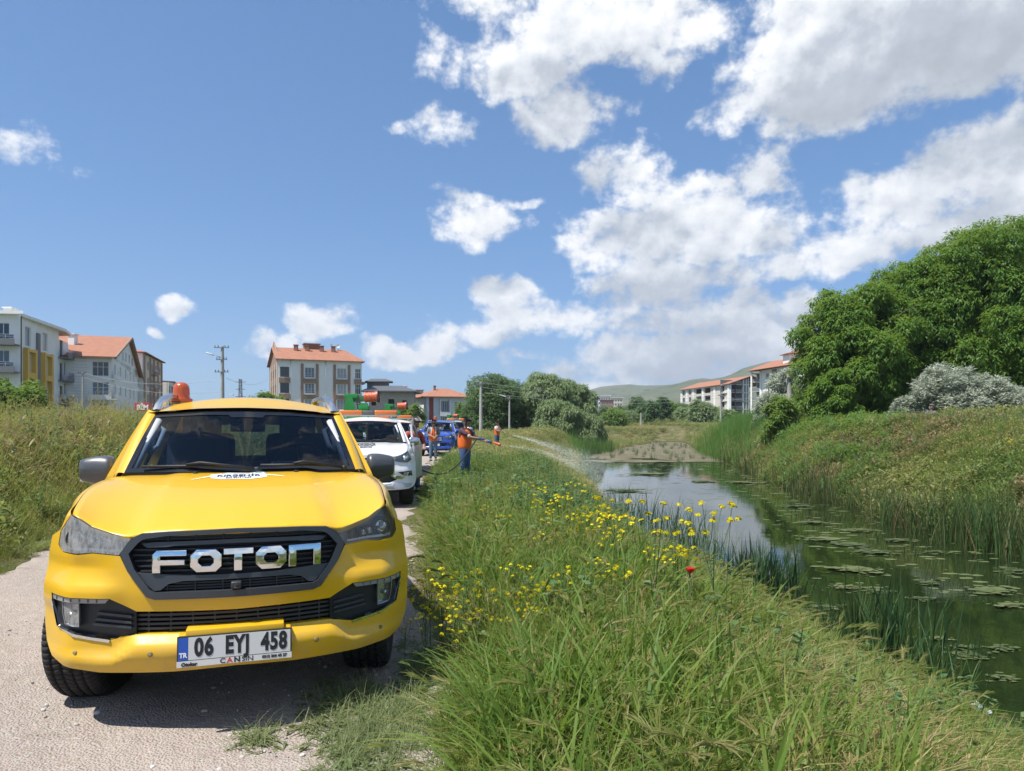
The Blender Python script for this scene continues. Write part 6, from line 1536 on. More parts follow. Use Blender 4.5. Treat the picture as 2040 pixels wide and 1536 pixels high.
def b_right():
    N = (at(1455, 258), 258); Fr = (at(1356, 304), 304); T = bld('apartment_building', 'long pale block with orange roof and open concrete floors, below the hill', N[0], N[1], 0)
    M, W = frame_at(Fr, N, 0); M = rel(T, M); H = 16.1; fl = [4.2, 7.2, 10.2, 13.2]; ops = [(x * W, x * W + w_, z + .5, z + 2.5) for z in fl for x, w_ in ((.05, 2.2), (.19, 2.2), (.34, 5.5), (.52, 5.5), (.84, 2.6))]
    facade(T, M, W, H, ops, WALLB, thick=.4); mb = MB(); mb.box((.02, 2.0, 0), (W - .02, 2.1, H)); o = mb.obj('room_back', mat('room_dark', (.03, .03, .032), .9), T); o.matrix_local = M
    for i, o in enumerate(ops):
        if i % 5 in (0, 1, 4): window_obj(T, M, *o, FRAMED, 3, 1)
    mb = MB()
    for x in (.02, .15, .29, .49, .72, .97): mb.box((x * W - .7, -.2, 3), (x * W + .7, -.003, H - .2))
    o = mb.obj('white_strip', WALLW, T); o.matrix_local = M
    E = (at(1500, 262), 262); M2, W2 = frame_at(N, E, 0); M2 = rel(T, M2); Hs = lambda x: H + 3.0 * x / W2
    for z in fl + [16.2]:
        mb = MB(); mb.box((.4, .003, z - .3), (W2, 6, z)); o = mb.obj('floor_slab', PALE, T); o.matrix_local = M2
        mb = MB(); mb.box((.4, -.1, z + .7), (5.6, .0, z + .85)); mb.box((.4, -.1, z + .3), (5.6, .0, z + .4)); o = mb.obj('railing', METALR, T); o.matrix_local = M2
    mb = MB(); mb.box((.3, 5.8, 0), (W2, 6, 18)); o = mb.obj('back_wall', WALLG, T); o.matrix_local = M2
    mb = MB()
    for x in (0.0, 5.7, 7.0, 8.0): mb.box((x, -.15, 0), (x + .35, .25, Hs(x))); 
    for z in fl + [16.2]: mb.box((5.7, -.12, z - .35), (8.3, .002, z - .1))
    o = mb.obj('white_post', WALLW, T); o.matrix_local = M2
    mb = MB(); mb.box((6.05, .05, 3), (8.0, .1, 18)); o = mb.obj('stair_glass', pane_mat(1), T); o.matrix_local = M2
    fd = (Vector(N) - Vector(Fr)).normalized(); sd = Vector((-fd.y, fd.x)); sd = sd if sd.x > 0 else -sd
    V = [(Fr[0] - sd.x * .9, Fr[1], H), (N[0] - sd.x * .9 + fd.x, N[1] + fd.y, H), (N[0] + sd.x * 8.5 + fd.x, N[1] + fd.y + 3, H + 3.1), (Fr[0] + sd.x * 8.5, Fr[1] + 3, H + 3.1), (N[0] + sd.x * 17, N[1] + 4, H), (Fr[0] + sd.x * 17, Fr[1] + 4, H)]
    roof_poly(T, V, [(0, 1, 2, 3), (3, 2, 4, 5)], ROOFT)
    for k, (px_, Y) in enumerate(((1412, 290), (1436, 282), (1448, 280), (1478, 270))): chimney(T, at(px_, Y) + 3, Y, H + 1.2, H + 2.6, .8, WALLW)
    # the white tower to its right
    L0 = (at(1516, 240), 240); R_ = (at(1612, 208), 208); T = bld('apartment_building', 'white apartment tower with orange roof, half hidden by the walnuts', L0[0], L0[1], 0)
    M, W = frame_at(L0, R_, 0); M = rel(T, M); H = 19.6; fl = [3.6 + 3.1 * k for k in range(5)]; ops = [(x, x + 2.2, z + .5, z + 2.4) for z in fl for x in (.12 * W, .46 * W, .78 * W)]
    facade(T, M, W, H, ops, WALLW); inset(T, M, W, H)
    for i, o in enumerate(ops): window_obj(T, M, *o, FRAMEW, [0, 1][i % 2], 2)
    mb = MB()
    for x in (.26, .60, .92): mb.box((x * W, -.12, 2), (x * W + .1 * W, -.003, H - .3))
    o = mb.obj('grey_strip', WALLG, T); o.matrix_local = M
    L1 = (at(1497, 242), 242); M2, W2 = frame_at(L1, (L0[0] - .01, L0[1]), 0); M2 = rel(T, M2)
    for z in fl + [18.9]:
        mb = MB(); mb.box((0, .003, z - .3), (W2, 5, z)); o = mb.obj('floor_slab', PALE, T); o.matrix_local = M2
    for z in fl: mb = MB(); mb.box((.1, -.05, z + .002), (W2 - .1, .05, z + .9)); o = mb.obj('parapet', WALLG, T); o.matrix_local = M2
    mb = MB(); mb.box((0, 4.8, 0), (W2, 5.0, 19)); o = mb.obj('back_wall', WALLG, T); o.matrix_local = M2
    for x in (-.25, W2 - .4): mb = MB(); mb.box((x, -.2, 0), (x + .5, .3, 19.3)); o = mb.obj('white_post', WALLW, T); o.matrix_local = M2
    fd = (Vector(R_) - Vector(L0)).normalized(); sd = Vector((-fd.y, fd.x)); sd = sd if sd.y > 0 else -sd
    a = Vector(L1) - fd * 1.5 - sd * 1.0; b = Vector(R_) + fd * 1 - sd * 1.0; c = b + sd * 14; d_ = a + sd * 14; e = a.lerp(d_, .5) + fd * 5; g = b.lerp(c, .5) - fd * 5
    roof_poly(T, [(a.x, a.y, H), (b.x, b.y, H), (c.x, c.y, H), (d_.x, d_.y, H), (e.x, e.y, H + 3), (g.x, g.y, H + 3)], [(0, 1, 5, 4), (1, 2, 5), (2, 3, 4, 5), (3, 0, 4)], ROOFT)
    p = a.lerp(b, .62) + sd * 5; block(T, [(p.x - 3.4, p.y - 2), (p.x + 3.4, p.y - 2), (p.x + 3.4, p.y + 3), (p.x - 3.4, p.y + 3)], H + 1, H + 3.6, WALLW, 'attic')
    roof_poly(T, [(p.x - 4.2, p.y - 2.8, H + 3.6), (p.x + 4.2, p.y - 2.8, H + 3.6), (p.x + 4.2, p.y + 3.8, H + 3.6), (p.x - 4.2, p.y + 3.8, H + 3.6), (p.x, p.y, H + 5)], [(0, 1, 4), (1, 2, 4), (2, 3, 4), (3, 0, 4)], ROOFT, 'attic_roof')
    block(T, [tuple(Vector(L0) + sd * 1 + fd * .5), tuple(Vector(R_) + sd * 1 - fd * .5), tuple(Vector(R_) + sd * 12), tuple(Vector(L0) + sd * 12)], -1, H - .1, WALLG, 'core')
    # small far blocks at the foot of the left hill
    for i, (p0, p1, Y, top, m, lab) in enumerate([(1192, 1216, 520, 789, WALLW, 'small far white block at the foot of the left hill'), (1214, 1240, 560, 793, WALLB, 'small far beige block right of the white one below the hill'), (1198, 1222, 480, 797, mat('roof_far', (.30, .16, .12), .8), 'low far red brown roofed block before the white one')]):
        P0, P1 = (at(p0, Y), Y), (at(p1, Y), Y); T = bld('apartment_building', lab, P0[0], Y, 0); M, W = frame_at(P0, P1, 0); M = rel(T, M); H = zat(top, Y)
        ops = [(W * (k + .2) / 5, W * (k + .8) / 5, z, z + 1.6) for k in range(5) for z in np.arange(H - 2.8, 6, -3.2)]; facade(T, M, W, H, ops, m); inset(T, M, W, H)
        for o in ops: window_obj(T, M, *o, FRAMEW, 3, 0)
        block(T, quad_pts((P0[0] + .3, Y + .8), (P1[0] - .3, Y + .8), 10), 0, H - .1, WALLG, 'core'); block(T, quad_pts((P0[0] - .5, Y - .5), (P1[0] + .5, Y - .5), 12), H + .002, H + .5, m, 'roof')
    Y = 235; P0, P1 = (at(1334, Y), Y), (at(1350, Y), Y); T = bld('house', 'tiny white hut with a pink roof among the trees beyond the pond', P0[0], Y, 0); M, W = frame_at(P0, P1, 0); M = rel(T, M); H = zat(818, Y)
    facade(T, M, W, H, [(.5, 1.4, H - 2.2, H - .9)], WALLW); window_obj(T, M, .5, 1.4, H - 2.2, H - .9, FRAMEW, 3, 0); block(T, quad_pts((P0[0] - .3, Y - .4), (P1[0] + .3, Y - .4), 5), H, H + .5, mat('roof_pink', (.42, .24, .2), .8), 'roof'); block(T, quad_pts((P0[0] + .1, Y + .5), (P1[0] - .1, Y + .5), 4), 0, H - .1, WALLG, 'core')
for fn in (b_yellow, b_white, b_beige, b_brown, b_unfinished, b_blue, b_right): fn()

# ================================================================ the other vehicles
def plain_front(style):
    """front of the smaller pickups: bumper skin with a grille opening, lamps and chrome"""
    def front(T, paint, black, dark, hero):
        silver = mat('bumper_silver', (.42, .43, .45), .4, metal=.4); lens = glass_mat('lamp_glass_clear', (.7, .72, .74), 1.2, .03); grey = mat('lamp_inside', (.40, .41, .42), .35, metal=.4)
        half = [(0, 1.028), (.33, 1.018), (.50, .998), (.62, 1.015), (.70, 1.047), (.76, 1.083), *WINGCURVE, (.926, .985), (.955, .86), (.968, .72), (.972, .52), (.955, .46), (.905, .40), (.83, .372), (.65, .36), (0, .36)]
        gh = mirror_poly([(0, .985), (.36, .972), (.40, .90), (.34, .74), (0, .735)]); lh = mirror_poly([(0, .66), (.52, .66), (.60, .56), (.46, .50), (0, .50)])
        fb = link('front_bumper', sheet(mirror_poly(half), [gh, lh], .06, lambda x, y: (x, Fnose(x, y), y), rim=(0, .05, 0), name='front_bumper'), paint, T)
        for nm, poly in (('grille', gh), ('lower_grille', lh)):
            g = link(nm, sheet([(x * 1.04, y) for x, y in poly], [], .15, lambda x, y: (x, Fbase(x, y) + .05, y), name=nm), black, T)
            z0, z1 = (.77, .95) if nm == 'grille' else (.53, .63)
            for k in range(3 if nm == 'grille' else 2):
                z = z0 + (z1 - z0) * (k + .5) / (3 if nm == 'grille' else 2); link('grille_slat', sheet(mirror_poly([(0, z + .014), (.35, z + .012), (.34, z - .012), (0, z - .014)]), [], .12, lambda x, y: (x, Fbase(x, y) + .005, y), rim=(0, .03, 0), name='grille_slat'), CHROME if nm == 'grille' else dark, g)
        if style == 'white':
            for s in (-1, 1):
                link('chrome_blade', sheet([(s * .41, .97), (s * .56, .93), (s * .50, .86), (s * .44, .74), (s * .60, .63), (s * .75, .60), (s * .70, .56), (s * .55, .575), (s * .36, .72), (s * .42, .86)], [], .06, lambda x, y: (x, Fnose(x, y) - .012, y), rim=(0, .03, 0), name='chrome_blade'), CHROME, T)
                link('lower_guard', sheet([(s * .30, .47), (s * .62, .50), (s * .90, .47), (s * .86, .40), (s * .5, .375), (s * .3, .375)], [], .08, lambda x, y: (x, Fnose(x, y) - .012, y), rim=(0, .03, 0), name='lower_guard'), silver, T)
                link('bumper_insert', sheet([(s * .62, .70), (s * .88, .72), (s * .90, .60), (s * .74, .62)], [], .08, lambda x, y: (x, Fnose(x, y) - .006, y), rim=(0, .03, 0), name='bumper_insert'), dark, T)
            mb = MB()
            for a in (90, 210, 330):
                c = Vector((.030 * cos(R(a)), .030 * sin(R(a)))); q = [c + Vector((cos(R(a)), sin(R(a)))) * .030, c + Vector((-sin(R(a)), cos(R(a)))) * .016, c - Vector((cos(R(a)), sin(R(a)))) * .028, c + Vector((sin(R(a)), -cos(R(a)))) * .016]
                mb.prism([(p.x, p.y) for p in q], 0, .012, Matrix.Translation((0, .0, .868)) @ Matrix.Rotation(R(90), 4, 'X'))
            mb.obj('badge', CHROME, T)
        for s in (-1, 1):
            H = [(s * x, y) for x, y in [(.47, .93), (.66, .89), (.80, .88), (.875, .93), (.86, 1.00), (.80, 1.098), (.755, 1.075), (.70, 1.04), (.60, 1.005), (.50, .985)]]
            hl = link('headlight', sheet(H, [], .08, lambda x, y: (x, Fnose(x, y) - .012, y), rim=(0, .03, 0), name='headlight'), lens, T)
            link('lamp_housing', sheet([(x, y) for x, y in H], [], .08, lambda x, y: (x, Fnose(x, y) - .004, y), name='lamp_housing'), grey, hl)
            mb = MB(); mb.smooth = True; mb.lathe([(.05, 0), (.045, .02), (0, .03)], 14, Matrix.Translation((s * .75, Fnose(.75, .97) - .002, .97)) @ Matrix.Rotation(R(90), 4, 'X')); mb.obj('lamp_bowl', CHROME, hl)
            fl = link('fog_light', sheet([(s * (.76 + .045 * cos(a)), .655 + .04 * sin(a)) for a in np.linspace(0, 2 * pi, 12)[:-1]], [], .1, lambda x, y: (x, Fnose(x, y) - .012, y), rim=(0, .02, 0), name='fog_light'), grey, T)
            if style != 'silver':
                link('turn_signal', sheet([(s * .50, .962), (s * .57, .955), (s * .57, .985), (s * .51, .982)], [], .1, lambda x, y: (x, Fnose(x, y) - .016, y), name='turn_signal'), mat('turn_amber', (.7, .22, .02), .3, coat=.5), hl)
        mb = MB(); mb.bbox((0, -.045, .575), (.52, .012, .11), .003); p = mb.obj('number_plate', mat('plate_white', (.58, .58, .57), .35), T)
        mb = MB(); mb.box((-.256, -.0535, .524), (-.215, -.0515, .626)); mb.obj('plate_band', mat('plate_blue', (.02, .09, .42), .35), p)
    return front
def hood_words(T, lines):
    """municipal lettering on the bonnet of a white pickup"""
    def on(x, y, dz):
        v = .70 + y * 6; t = .5
        for _ in range(30): p = hood_pt(x / .8, t); t = min(1, max(0, t + (v - p[1]) * .7))
        return (x, v, hood_pt(x / .8, t)[2] + dz)
    for txt, size, y, bold in lines:
        me = text_mesh(txt, size, bold, 1.3)
        for q in me.vertices: q.co = on(q.co.x, q.co.y + y, .006)
        link('lettering', me, mat('print_black', (.012, .012, .014), .45), T)
    mb = MB()
    for x0, y0, x1, y1 in ((-.12, .06, -.05, .075), (-.05, .075, .05, .065), (.05, .065, .09, .11), (.09, .11, .13, .065), (.13, .065, .17, .06)):
        a, b = Vector((x0, y0)), Vector((x1, y1)); n = Vector((-(b - a).y, (b - a).x)).normalized() * .004; mb.add([on(*(p), .006) for p in (a + n, b + n, b - n, a - n)], [(0, 1, 2, 3)])
    mb.obj('emblem', mat('print_grey', (.2, .2, .22), .5), T)
def light_bar(T, w=.62):
    amber = mat('amber_lens', (.62, .16, .02), .25, coat=.7); base = mat('bar_silver', (.5, .5, .5), .4, metal=.5)
    z = 1.80; mb = MB(); mb.smooth = True; mb.bbox((0, 2.45, z + .02), (2 * w + .14, .20, .03), .01); b = mb.obj('light_bar', base, T)
    for s in (-1, 1):
        mb = MB(); mb.smooth = True; mb.bbox((s * w * .62, 2.45, z + .085), (w * .82, .24, .10), .03); mb.obj('amber_lamp', amber, b)
        mb = MB(); mb.box((s * .5 - .02, 2.40, 1.70), (s * .5 + .02, 2.50, z + .01)); mb.obj('bar_bracket', base, b)
    mb = MB(); mb.smooth = True; mb.bbox((0, 2.45, z + .083), (w * .40, .22, .09), .02); mb.obj('bar_speaker', mat('bar_grey', (.10, .10, .10), .5), b)
def fogger(label, T, u, v, rot=0.0, k=1.0):
    """turbine sprayer standing in the bed of a pickup"""
    green = mat('machine_green', (.020, .21, .040), .42, coat=.3, var=.15); orange = mat('drum_orange', (.58, .10, .03), .4, coat=.3, var=.18); dk = mat('machine_dark', (.035, .04, .045), .5)
    s = .52 * k; p = T.matrix_basis @ Vector((u, v,   .742 + 1.36 * s)); g = thing('mist_sprayer', label, 'sprayer', p, T.rotation_euler.z + rot, 'green turbine sprayers on the pickup beds'); g.scale = (s,) * 3
    mb = MB(); mb.smooth = 'auto'; mb.bbox((0, 0, .42), (1.35, 1.1, .84), .05); mb.obj('tank', mat('tank_green', (.03, .26, .06), .45), g)
    mb = MB()
    for x in (-.68, .68):
        for y in (-.55, .55): mb.box((x - .03, y - .03, -1.34), (x + .03, y + .03, .9))
        mb.cbox((x, 0, .92), (.059, 1.16, .06))
    for y in (-.55, .55): mb.cbox((0, y, .921), (1.42, .061, .06))
    for z_ in (-1.0, -.3):
        for y in (-.55, .55): mb.cbox((0, y, z_), (1.42, .055, .05))
    mb.obj('frame', green, g)
    mb = MB(); mb.smooth = 'auto'; mb.prism([(-.60, .95), (-.06, .95), (-.20, 1.58), (-.46, 1.58)], -.28, .28, Matrix(((1, 0, 0, 0), (0, 0, 1, 0), (0, 1, 0, 0), (0, 0, 0, 1)))); mb.obj('pedestal', green, g)
    mb = MB(); mb.smooth = 'auto'; mb.bbox((-.28, 0, 1.62), (.62, .50, .20), .03); mb.obj('turret', green, g)
    mb = MB(); mb.smooth = 'auto'; mb.bbox((.12, 0, 1.50), (.72, .30, .26), .03); mb.obj('motor_housing', mat('machine_green_dark', (.05, .13, .06), .5), g)
    mb = MB(); mb.smooth = 'auto'; mb.bbox((.30, -.1, 1.07), (.46, .5, .28), .03); mb.cbox((.30, -.1, 1.25), (.3, .36, .08)); mb.obj('engine', green, g)
    D = MB(); D.smooth = 'auto'; Md = Matrix.Translation((.30, 0, 1.56)) @ Matrix.Rotation(R(86), 4, 'Y')
    D.lathe([(.19, 0), (.25, .02), (.25, .09), (.225, .10), (.225, .20), (.24, .21), (.24, .25), (.225, .26), (.23, .52), (.26, .54), (.265, .62), (.22, .63), (.20, .50), (.05, .46), (0, .46)], 26, Md, caps=False); d = D.obj('fan_drum', orange, g)
    mb = MB()
    for k in range(6): mb.cbox((0, .12, .4), (.05, .18, .015), Md @ Matrix.Rotation(R(60 * k), 4, 'Z') @ Matrix.Rotation(R(25), 4, 'Y'))
    mb.obj('fan_blade', dk, d)
    mb = MB(); mb.smooth = True; mb.lathe([(.28, .60), (.285, .63), (.28, .66)], 26, Md, caps=False); mb.obj('nozzle_ring', dk, d)
    return g
WHITE = mat('white_paint', (.74, .74, .73), .30, coat=.8); BLUE = mat('blue_paint', (.018, .065, .34), .30, coat=.9); SILV = mat('silver_paint', (.50, .51, .52), .32, metal=.4, coat=.8)
def build_vehicles():
    grp = 'municipal pickups parked in a line on the road'
    def place(Y, px_, rz, z=None): x = at(px_, Y); return (x, Y, (float(height(x, Y)) + .01) if z is None else z)
    T1 = pickup('pickup_truck', 'white pickup with black lettering on its bonnet, right behind the yellow one', 'pickup truck', WHITE, place(13.1, 728, 0), .175, plain_front('white'), grp, .965, tint=(.50, .58, .60), mirror_mat=mat('mirror_chrome', (.62, .63, .65), .12, metal=.9))
    hood_words(T1, [('KIRŞEHİR', .062, .005, .0016), ('BELEDİYESİ', .034, -.035, .0006)])
    light_bar(T1); mb = MB(); mb.smooth = True; mb.bbox((0, 2.06, 1.775), (.03, .06, .05), .01); mb.obj('roof_antenna', mat('black_plastic', (.016, .017, .019), .55), T1)
    mb = MB(); mb.smooth = True; mb.bbox((.06, 3.12, 1.25), (.26, .08, .55), .03); mb.obj('seat_cover', mat('orange_cloth', (.55, .09, .03), .8), T1)
    # driver's door standing open
    mb = MB(); mb.smooth = 'auto'; Md = Matrix.Translation((.955, 1.49, 0)) @ Matrix.Rotation(R(-11), 4, 'Z')
    mb.bbox((.0, .55, .78), (.07, 1.10, .74), .02, Md)
    dr = mb.obj('open_door', mat('door_grey', (.36, .37, .38), .4, coat=.5), T1)
    mb = MB(); mb.smooth = True; mb.tube([Md @ Vector(p) for p in [(0, .06, 1.14), (-.10, .40, 1.45), (-.16, .75, 1.60), (-.15, 1.05, 1.58), (-.02, 1.09, 1.15)]], .028, 6); mb.obj('window_frame', mat('door_grey', (.36, .37, .38), .4), dr)
    mb = MB(); mb.box((.03, .03, .42), (.05, 1.07, .46), Md); mb.obj('door_seal', mat('black_plastic', (0, 0, 0)), dr)
    bpy.context.view_layer.update()
    fogger('large green turbine sprayer with orange drum, on the white pickup behind the yellow one', T1, -.30, 4.2, R(-8))
    T2 = pickup('pickup_truck', 'second white pickup, half hidden behind the first white one', 'pickup truck', WHITE, place(21.5, 775, 0), .11, plain_front('white'), grp, .965, tint=(.5, .56, .58))
    light_bar(T2); bpy.context.view_layer.update()
    fogger('middle green turbine sprayer with orange drum, on the second white pickup', T2, -.10, 4.2, R(-5))
    T3 = pickup('pickup_truck', 'blue pickup with an amber beacon, behind the man with his head bowed', 'pickup truck', BLUE, place(34.5, 866, 0), -.03, plain_front('blue'), grp, .98, tint=(.42, .46, .50))
    mb = MB()
    for s in (-1, 1): mb.tube([(s * .64, 1.95, 1.67), (s * .60, 2.1, 1.79), (s * .58, 3.3, 1.79), (s * .59, 3.4, 1.69)], .022, 6)
    mb.obj('roof_rails', mat('rail_silver', (.62, .63, .64), .22, metal=.9), T3)
    bpy.context.view_layer.update(); beacon(T3, -.30, 2.4, 1.25, 'small amber beacon on the roof of the blue pickup')
    T4 = pickup('pickup_truck', 'silver pickup parked last, peeping out behind the blue one', 'pickup truck', SILV, place(43.5, 901, 0), -.04, plain_front('silver'), grp, .98, tint=(.42, .46, .50)); light_bar(T4)
    bpy.context.view_layer.update(); fogger('smallest green turbine sprayer, on the last pickup of the line', T4, -.60, 4.2, R(2), .9)
    # saloon cars beyond the weeds
    def saloon(label, px_, Y, z, rz, paint):
        c = thing('parked_car', label, 'car', (at(px_, Y), Y, z), rz, 'white cars parked beyond the weeds')
        prof = [(-2.2, .30), (-2.22, .62), (-2.1, .80), (-1.1, .95), (-.45, 1.38), (.6, 1.44), (1.35, 1.32), (1.95, 1.00), (2.2, .92), (2.22, .45), (2.1, .28)]
        mb = MB(); mb.smooth = 'auto'; st = [-.86, -.80, -.62, .62, .80, .86]; n = len(prof)
        for y in st:
            k = {.86: .80, .80: .93, .62: 1.0}[abs(y)]; mb.v += [(x, y * (1 if z_ < 1 else 1 - .35 * (z_ - .95)), .3 + (z_ - .3) * (k if z_ > .9 else 1)) for x, z_ in prof]
        mb.f += [(i * n + j, i * n + (j + 1) % n, (i + 1) * n + (j + 1) % n, (i + 1) * n + j) for i in range(5) for j in range(n)] + [tuple(range(n)), tuple(5 * n + j for j in reversed(range(n)))]
        mb.obj('body', paint, c); gl = mat('car_window_dark', (.02, .025, .03), .05, spec=.8)
        for s in (-1, 1):
            mb = MB(); mb.prism([(-.85, .98), (-.42, 1.30), (.55, 1.35), (1.2, 1.26), (1.5, .99)], -.01, .01, Matrix(((1, 0, 0, 0), (0, 0, 1, s * .80), (0, 1, 0, 0), (0, 0, 0, 1)))); mb.obj('side_window', gl, c)
            for x in (-1.35, 1.35):
                mb = MB(); mb.smooth = 'auto'; mb.lathe([(.2, -.1), (.31, -.1), (.32, 0), (.31, .1), (.2, .1)], 20, Matrix.Translation((x, s * .76, .32)) @ Matrix.Rotation(R(90), 4, 'X')); w = mb.obj('wheel', mat('tyre_rubber', (.022, .021, .020), .88), c)
        mb = MB(); mb.add([(-1.08, -.6, .97), (-1.08, .6, .97), (-.47, .52, 1.39), (-.47, -.52, 1.39)], [(0, 1, 2, 3)]); mb.add([(1.40, -.56, 1.325), (1.40, .56, 1.325), (1.93, .6, 1.03), (1.93, -.6, 1.03)], [(0, 1, 2, 3)]); mb.obj('windscreen', gl, c)
    saloon('white saloon car whose roof shows above the weeds under the white apartments', 185, 66, zat(832, 66) - 1.42, R(4), WHITE); saloon('white car farther left behind the weeds, only a sliver of roof showing', 108, 60, zat(836, 60) - 1.42, R(8), WHITE)
build_vehicles()

# ================================================================ people
SKIN = mat('skin_tan', (.33, .19, .125), .6); HAIR = mat('hair_dark', (.018, .014, .012), .7); JEANS = mat('denim_blue', (.045, .095, .20), .85, var=.3, vscale=9); VEST = mat('vest_orange', (.78, .145, .02), .7, var=.1, vscale=8)
BAND = mat('reflective_band', (.62, .62, .58), .4); MAROON = mat('shirt_maroon', (.085, .035, .05), .85); GREYSH = mat('shirt_grey', (.16, .17, .19), .85); GLOVE = mat('glove_blue', (.03, .07, .30), .6); SHOE = mat('shoe_dark', (.03, .028, .026), .7); WHITESH = mat('shirt_pale', (.55, .50, .48), .85)
def skin_mesh(name, chains, root=0, sub=1):
    """chains: lists of (point, radius); first points of later chains given as (chain index, node index) join up"""
    V, E, Rr, idx = [], [], [], []
    for ch in chains:
        ids = []
        for k, nd in enumerate(ch):
            if isinstance(nd[0], int): ids.append(idx[nd[0]][nd[1]])
            else:
                V.append(nd[0]); Rr.append(nd[1]); ids.append(len(V) - 1)
        E += list(zip(ids[:-1], ids[1:])); idx.append(ids)
    me = bpy.data.meshes.new(name); me.from_pydata([tuple(v) for v in V], E, []); o = bpy.data.objects.new(name, me); COL.objects.link(o)
    sk = o.modifiers.new('skin', 'SKIN'); sk.use_smooth_shade = True
    layer = me.skin_vertices[0] if len(me.skin_vertices) else None
    if layer is None:
        bm = bmesh.new(); bm.from_mesh(me); bm.verts.layers.skin.verify(); bm.to_mesh(me); bm.free(); layer = me.skin_vertices[0]
    for i, r_ in enumerate(Rr): layer.data[i].radius = r_ if isinstance(r_, tuple) else (r_, r_); layer.data[i].use_root = i == root
    ss = o.modifiers.new('sub', 'SUBSURF'); ss.levels = ss.render_levels = sub
    dg = bpy.context.evaluated_depsgraph_get(); out = bpy.data.meshes.new_from_object(o.evaluated_get(dg)); out.name = name
    COL.objects.unlink(o); bpy.data.objects.remove(o)
    for p in out.polygons: p.use_smooth = True
    out.materials.clear(); return out
def person(label, loc, rz, J, wear, girth=1.0, group='men spraying the water channel'):
    """J: joints in body space (facing -y): hands, elbows, feet, knees, head"""
    T = thing('person', label, 'person', loc, rz, group)
    V = Vector; g = girth
    pel, ch, nk = V(J.get('pelvis', (0, 0, .93))), V(J.get('chest', (0, 0, 1.26))), V(J.get('neck', (0, -.01, 1.46))); hd = V(J.get('head', (0, -.03, 1.62)))
    up = (hd - nk).normalized(); fw = V(J.get('face', (0, -1, 0))).normalized(); rt = fw.cross(up).normalized()
    body = [[(pel, (.125 * g, .09 * g)), (pel.lerp(ch, .5), (.125 * g, .09 * g)), (ch, (.145 * g, .095 * g)), (nk - up * .04, .075), (nk, .055), (nk + up * .05, .056), (hd - up * .035, (.068, .078)), (hd + up * .02, (.078, .092)), (hd + up * .085, (.066, .08)), (hd + up * .118, .035)]]
    n = 1; hands = []
    for s, k in ((-1, 'l'), (1, 'r')):
        sh = V((s * .185 * (1 + (g - 1) * .4), 0, 1.405)) + (ch - V((0, 0, 1.26))) * .9; el, wr = V(J[k + 'elbow']), V(J[k + 'wrist']); d = (wr - el).normalized()
        side = d.cross(V((0, 0, 1))).normalized() if abs(d.z) < .95 else V((1, 0, 0)); dn = d.cross(side)
        palm = wr + d * .075
        arm = [(0, 2), (sh, .072), (sh.lerp(el, .5), .055), (el, .044), (el.lerp(wr, .45), .042), (wr, .029), (palm, (.040, .020))]; body.append(arm); ai = n; n += 1
        for q, off in enumerate((-.030, -.010, .011, .030)):
            ln = (.060, .072, .068, .052)[q]; a = palm + side * off + d * .03; b = a + d * ln * .5 + dn * .012; c = b + (d * .35 + dn * .8) * ln * .5; body.append([(ai, 6), (a, .0105), (b, .0095), (c, .008)]); n += 1
        a = wr + d * .035 - side * .035; body.append([(ai, 6), (a, .012), (a + d * .035 - side * .014 + dn * .012, .010), (a + d * .055 + dn * .028, .0085)]); n += 1
        hands.append((wr, palm, d))
    for s, k in ((-1, 'l'), (1, 'r')):
        hip = pel + V((s * .095 * g, 0, -.05)); kn, an = V(J[k + 'knee']), V(J[k + 'ankle']); body.append([(0, 0), (hip, .080 * g), (hip.lerp(kn, .5), .066 * g), (kn, .052), (kn.lerp(an, .4), .048), (an, .038), (an + V((0, -.10, -.045)), (.045, .03)), (an + V((0, -.19, -.055)), (.04, .022))]); n += 1
    # nose and ears
    body.append([(0, 7), (hd + fw * .078 + up * .0, .014), (hd + fw * .102 - up * .018, .012)])
    for s in (-1, 1): body.append([(0, 7), (hd + rt * s * .072, .012), (hd + rt * s * .088 + up * .008 - fw * -.012, .016)])
    b = link('body', skin_mesh('body', body, 0, 1), SKIN, T)
    mb = MB(); mb.smooth = True
    for s in (-1, 1): mb.lathe([(0, -.011), (.008, -.008), (.011, 0), (.008, .008), (0, .011)], 10, Matrix.Translation(hd + fw * .076 + rt * s * .031 + up * .018), caps=False)
    e = mb.obj('eyes', mat('eye_dark', (.03, .02, .02), .2), b)
    mb = MB(); mb.smooth = True; mb.bbox((0, 0, 0), (.052, .012, .014), .005, Matrix.Translation(hd + fw * .080 - up * .052)); mb.obj('mouth', mat('lips', (.25, .09, .07), .6), b)
    # hair or cap
    hr = [[(hd + up * .0 - fw * .035, (.072, .075)), (hd + up * .065 - fw * .015, (.088, .098)), (hd + up * .115 - fw * .005, (.07, .08)), (hd + up * .14, .03)]]
    link('hair', skin_mesh('hair', hr, 1, 1), wear.get('hair', HAIR), b)
    if wear.get('cap'):
        mb = MB(); mb.smooth = True; mb.bbox((0, 0, 0), (.15, .11, .016), .006, Matrix.Translation(hd + up * .085 + fw * .13) @ Matrix.Rotation(atan2(fw.x, -fw.y), 4, 'Z')); mb.obj('cap_peak', wear['cap'], b)
    # clothes follow the body with a little more girth
    tr = [[(pel + V((0, 0, .20)), (.15 * g, .115 * g)), (pel + V((0, 0, .10)), (.165 * g, .125 * g)), (pel, (.185 * g, .138 * g))]]
    for s, k in ((-1, 'l'), (1, 'r')):
        hip = pel + V((s * .098 * g, 0, -.07)); kn, an = V(J[k + 'knee']), V(J[k + 'ankle']); tr.append([(0, 2), (hip, .122 * g), (hip.lerp(kn, .5), .104 * g), (kn, .080 * g), (kn.lerp(an, .5), .074 * g), (an + V((0, 0, .02)), .066)])
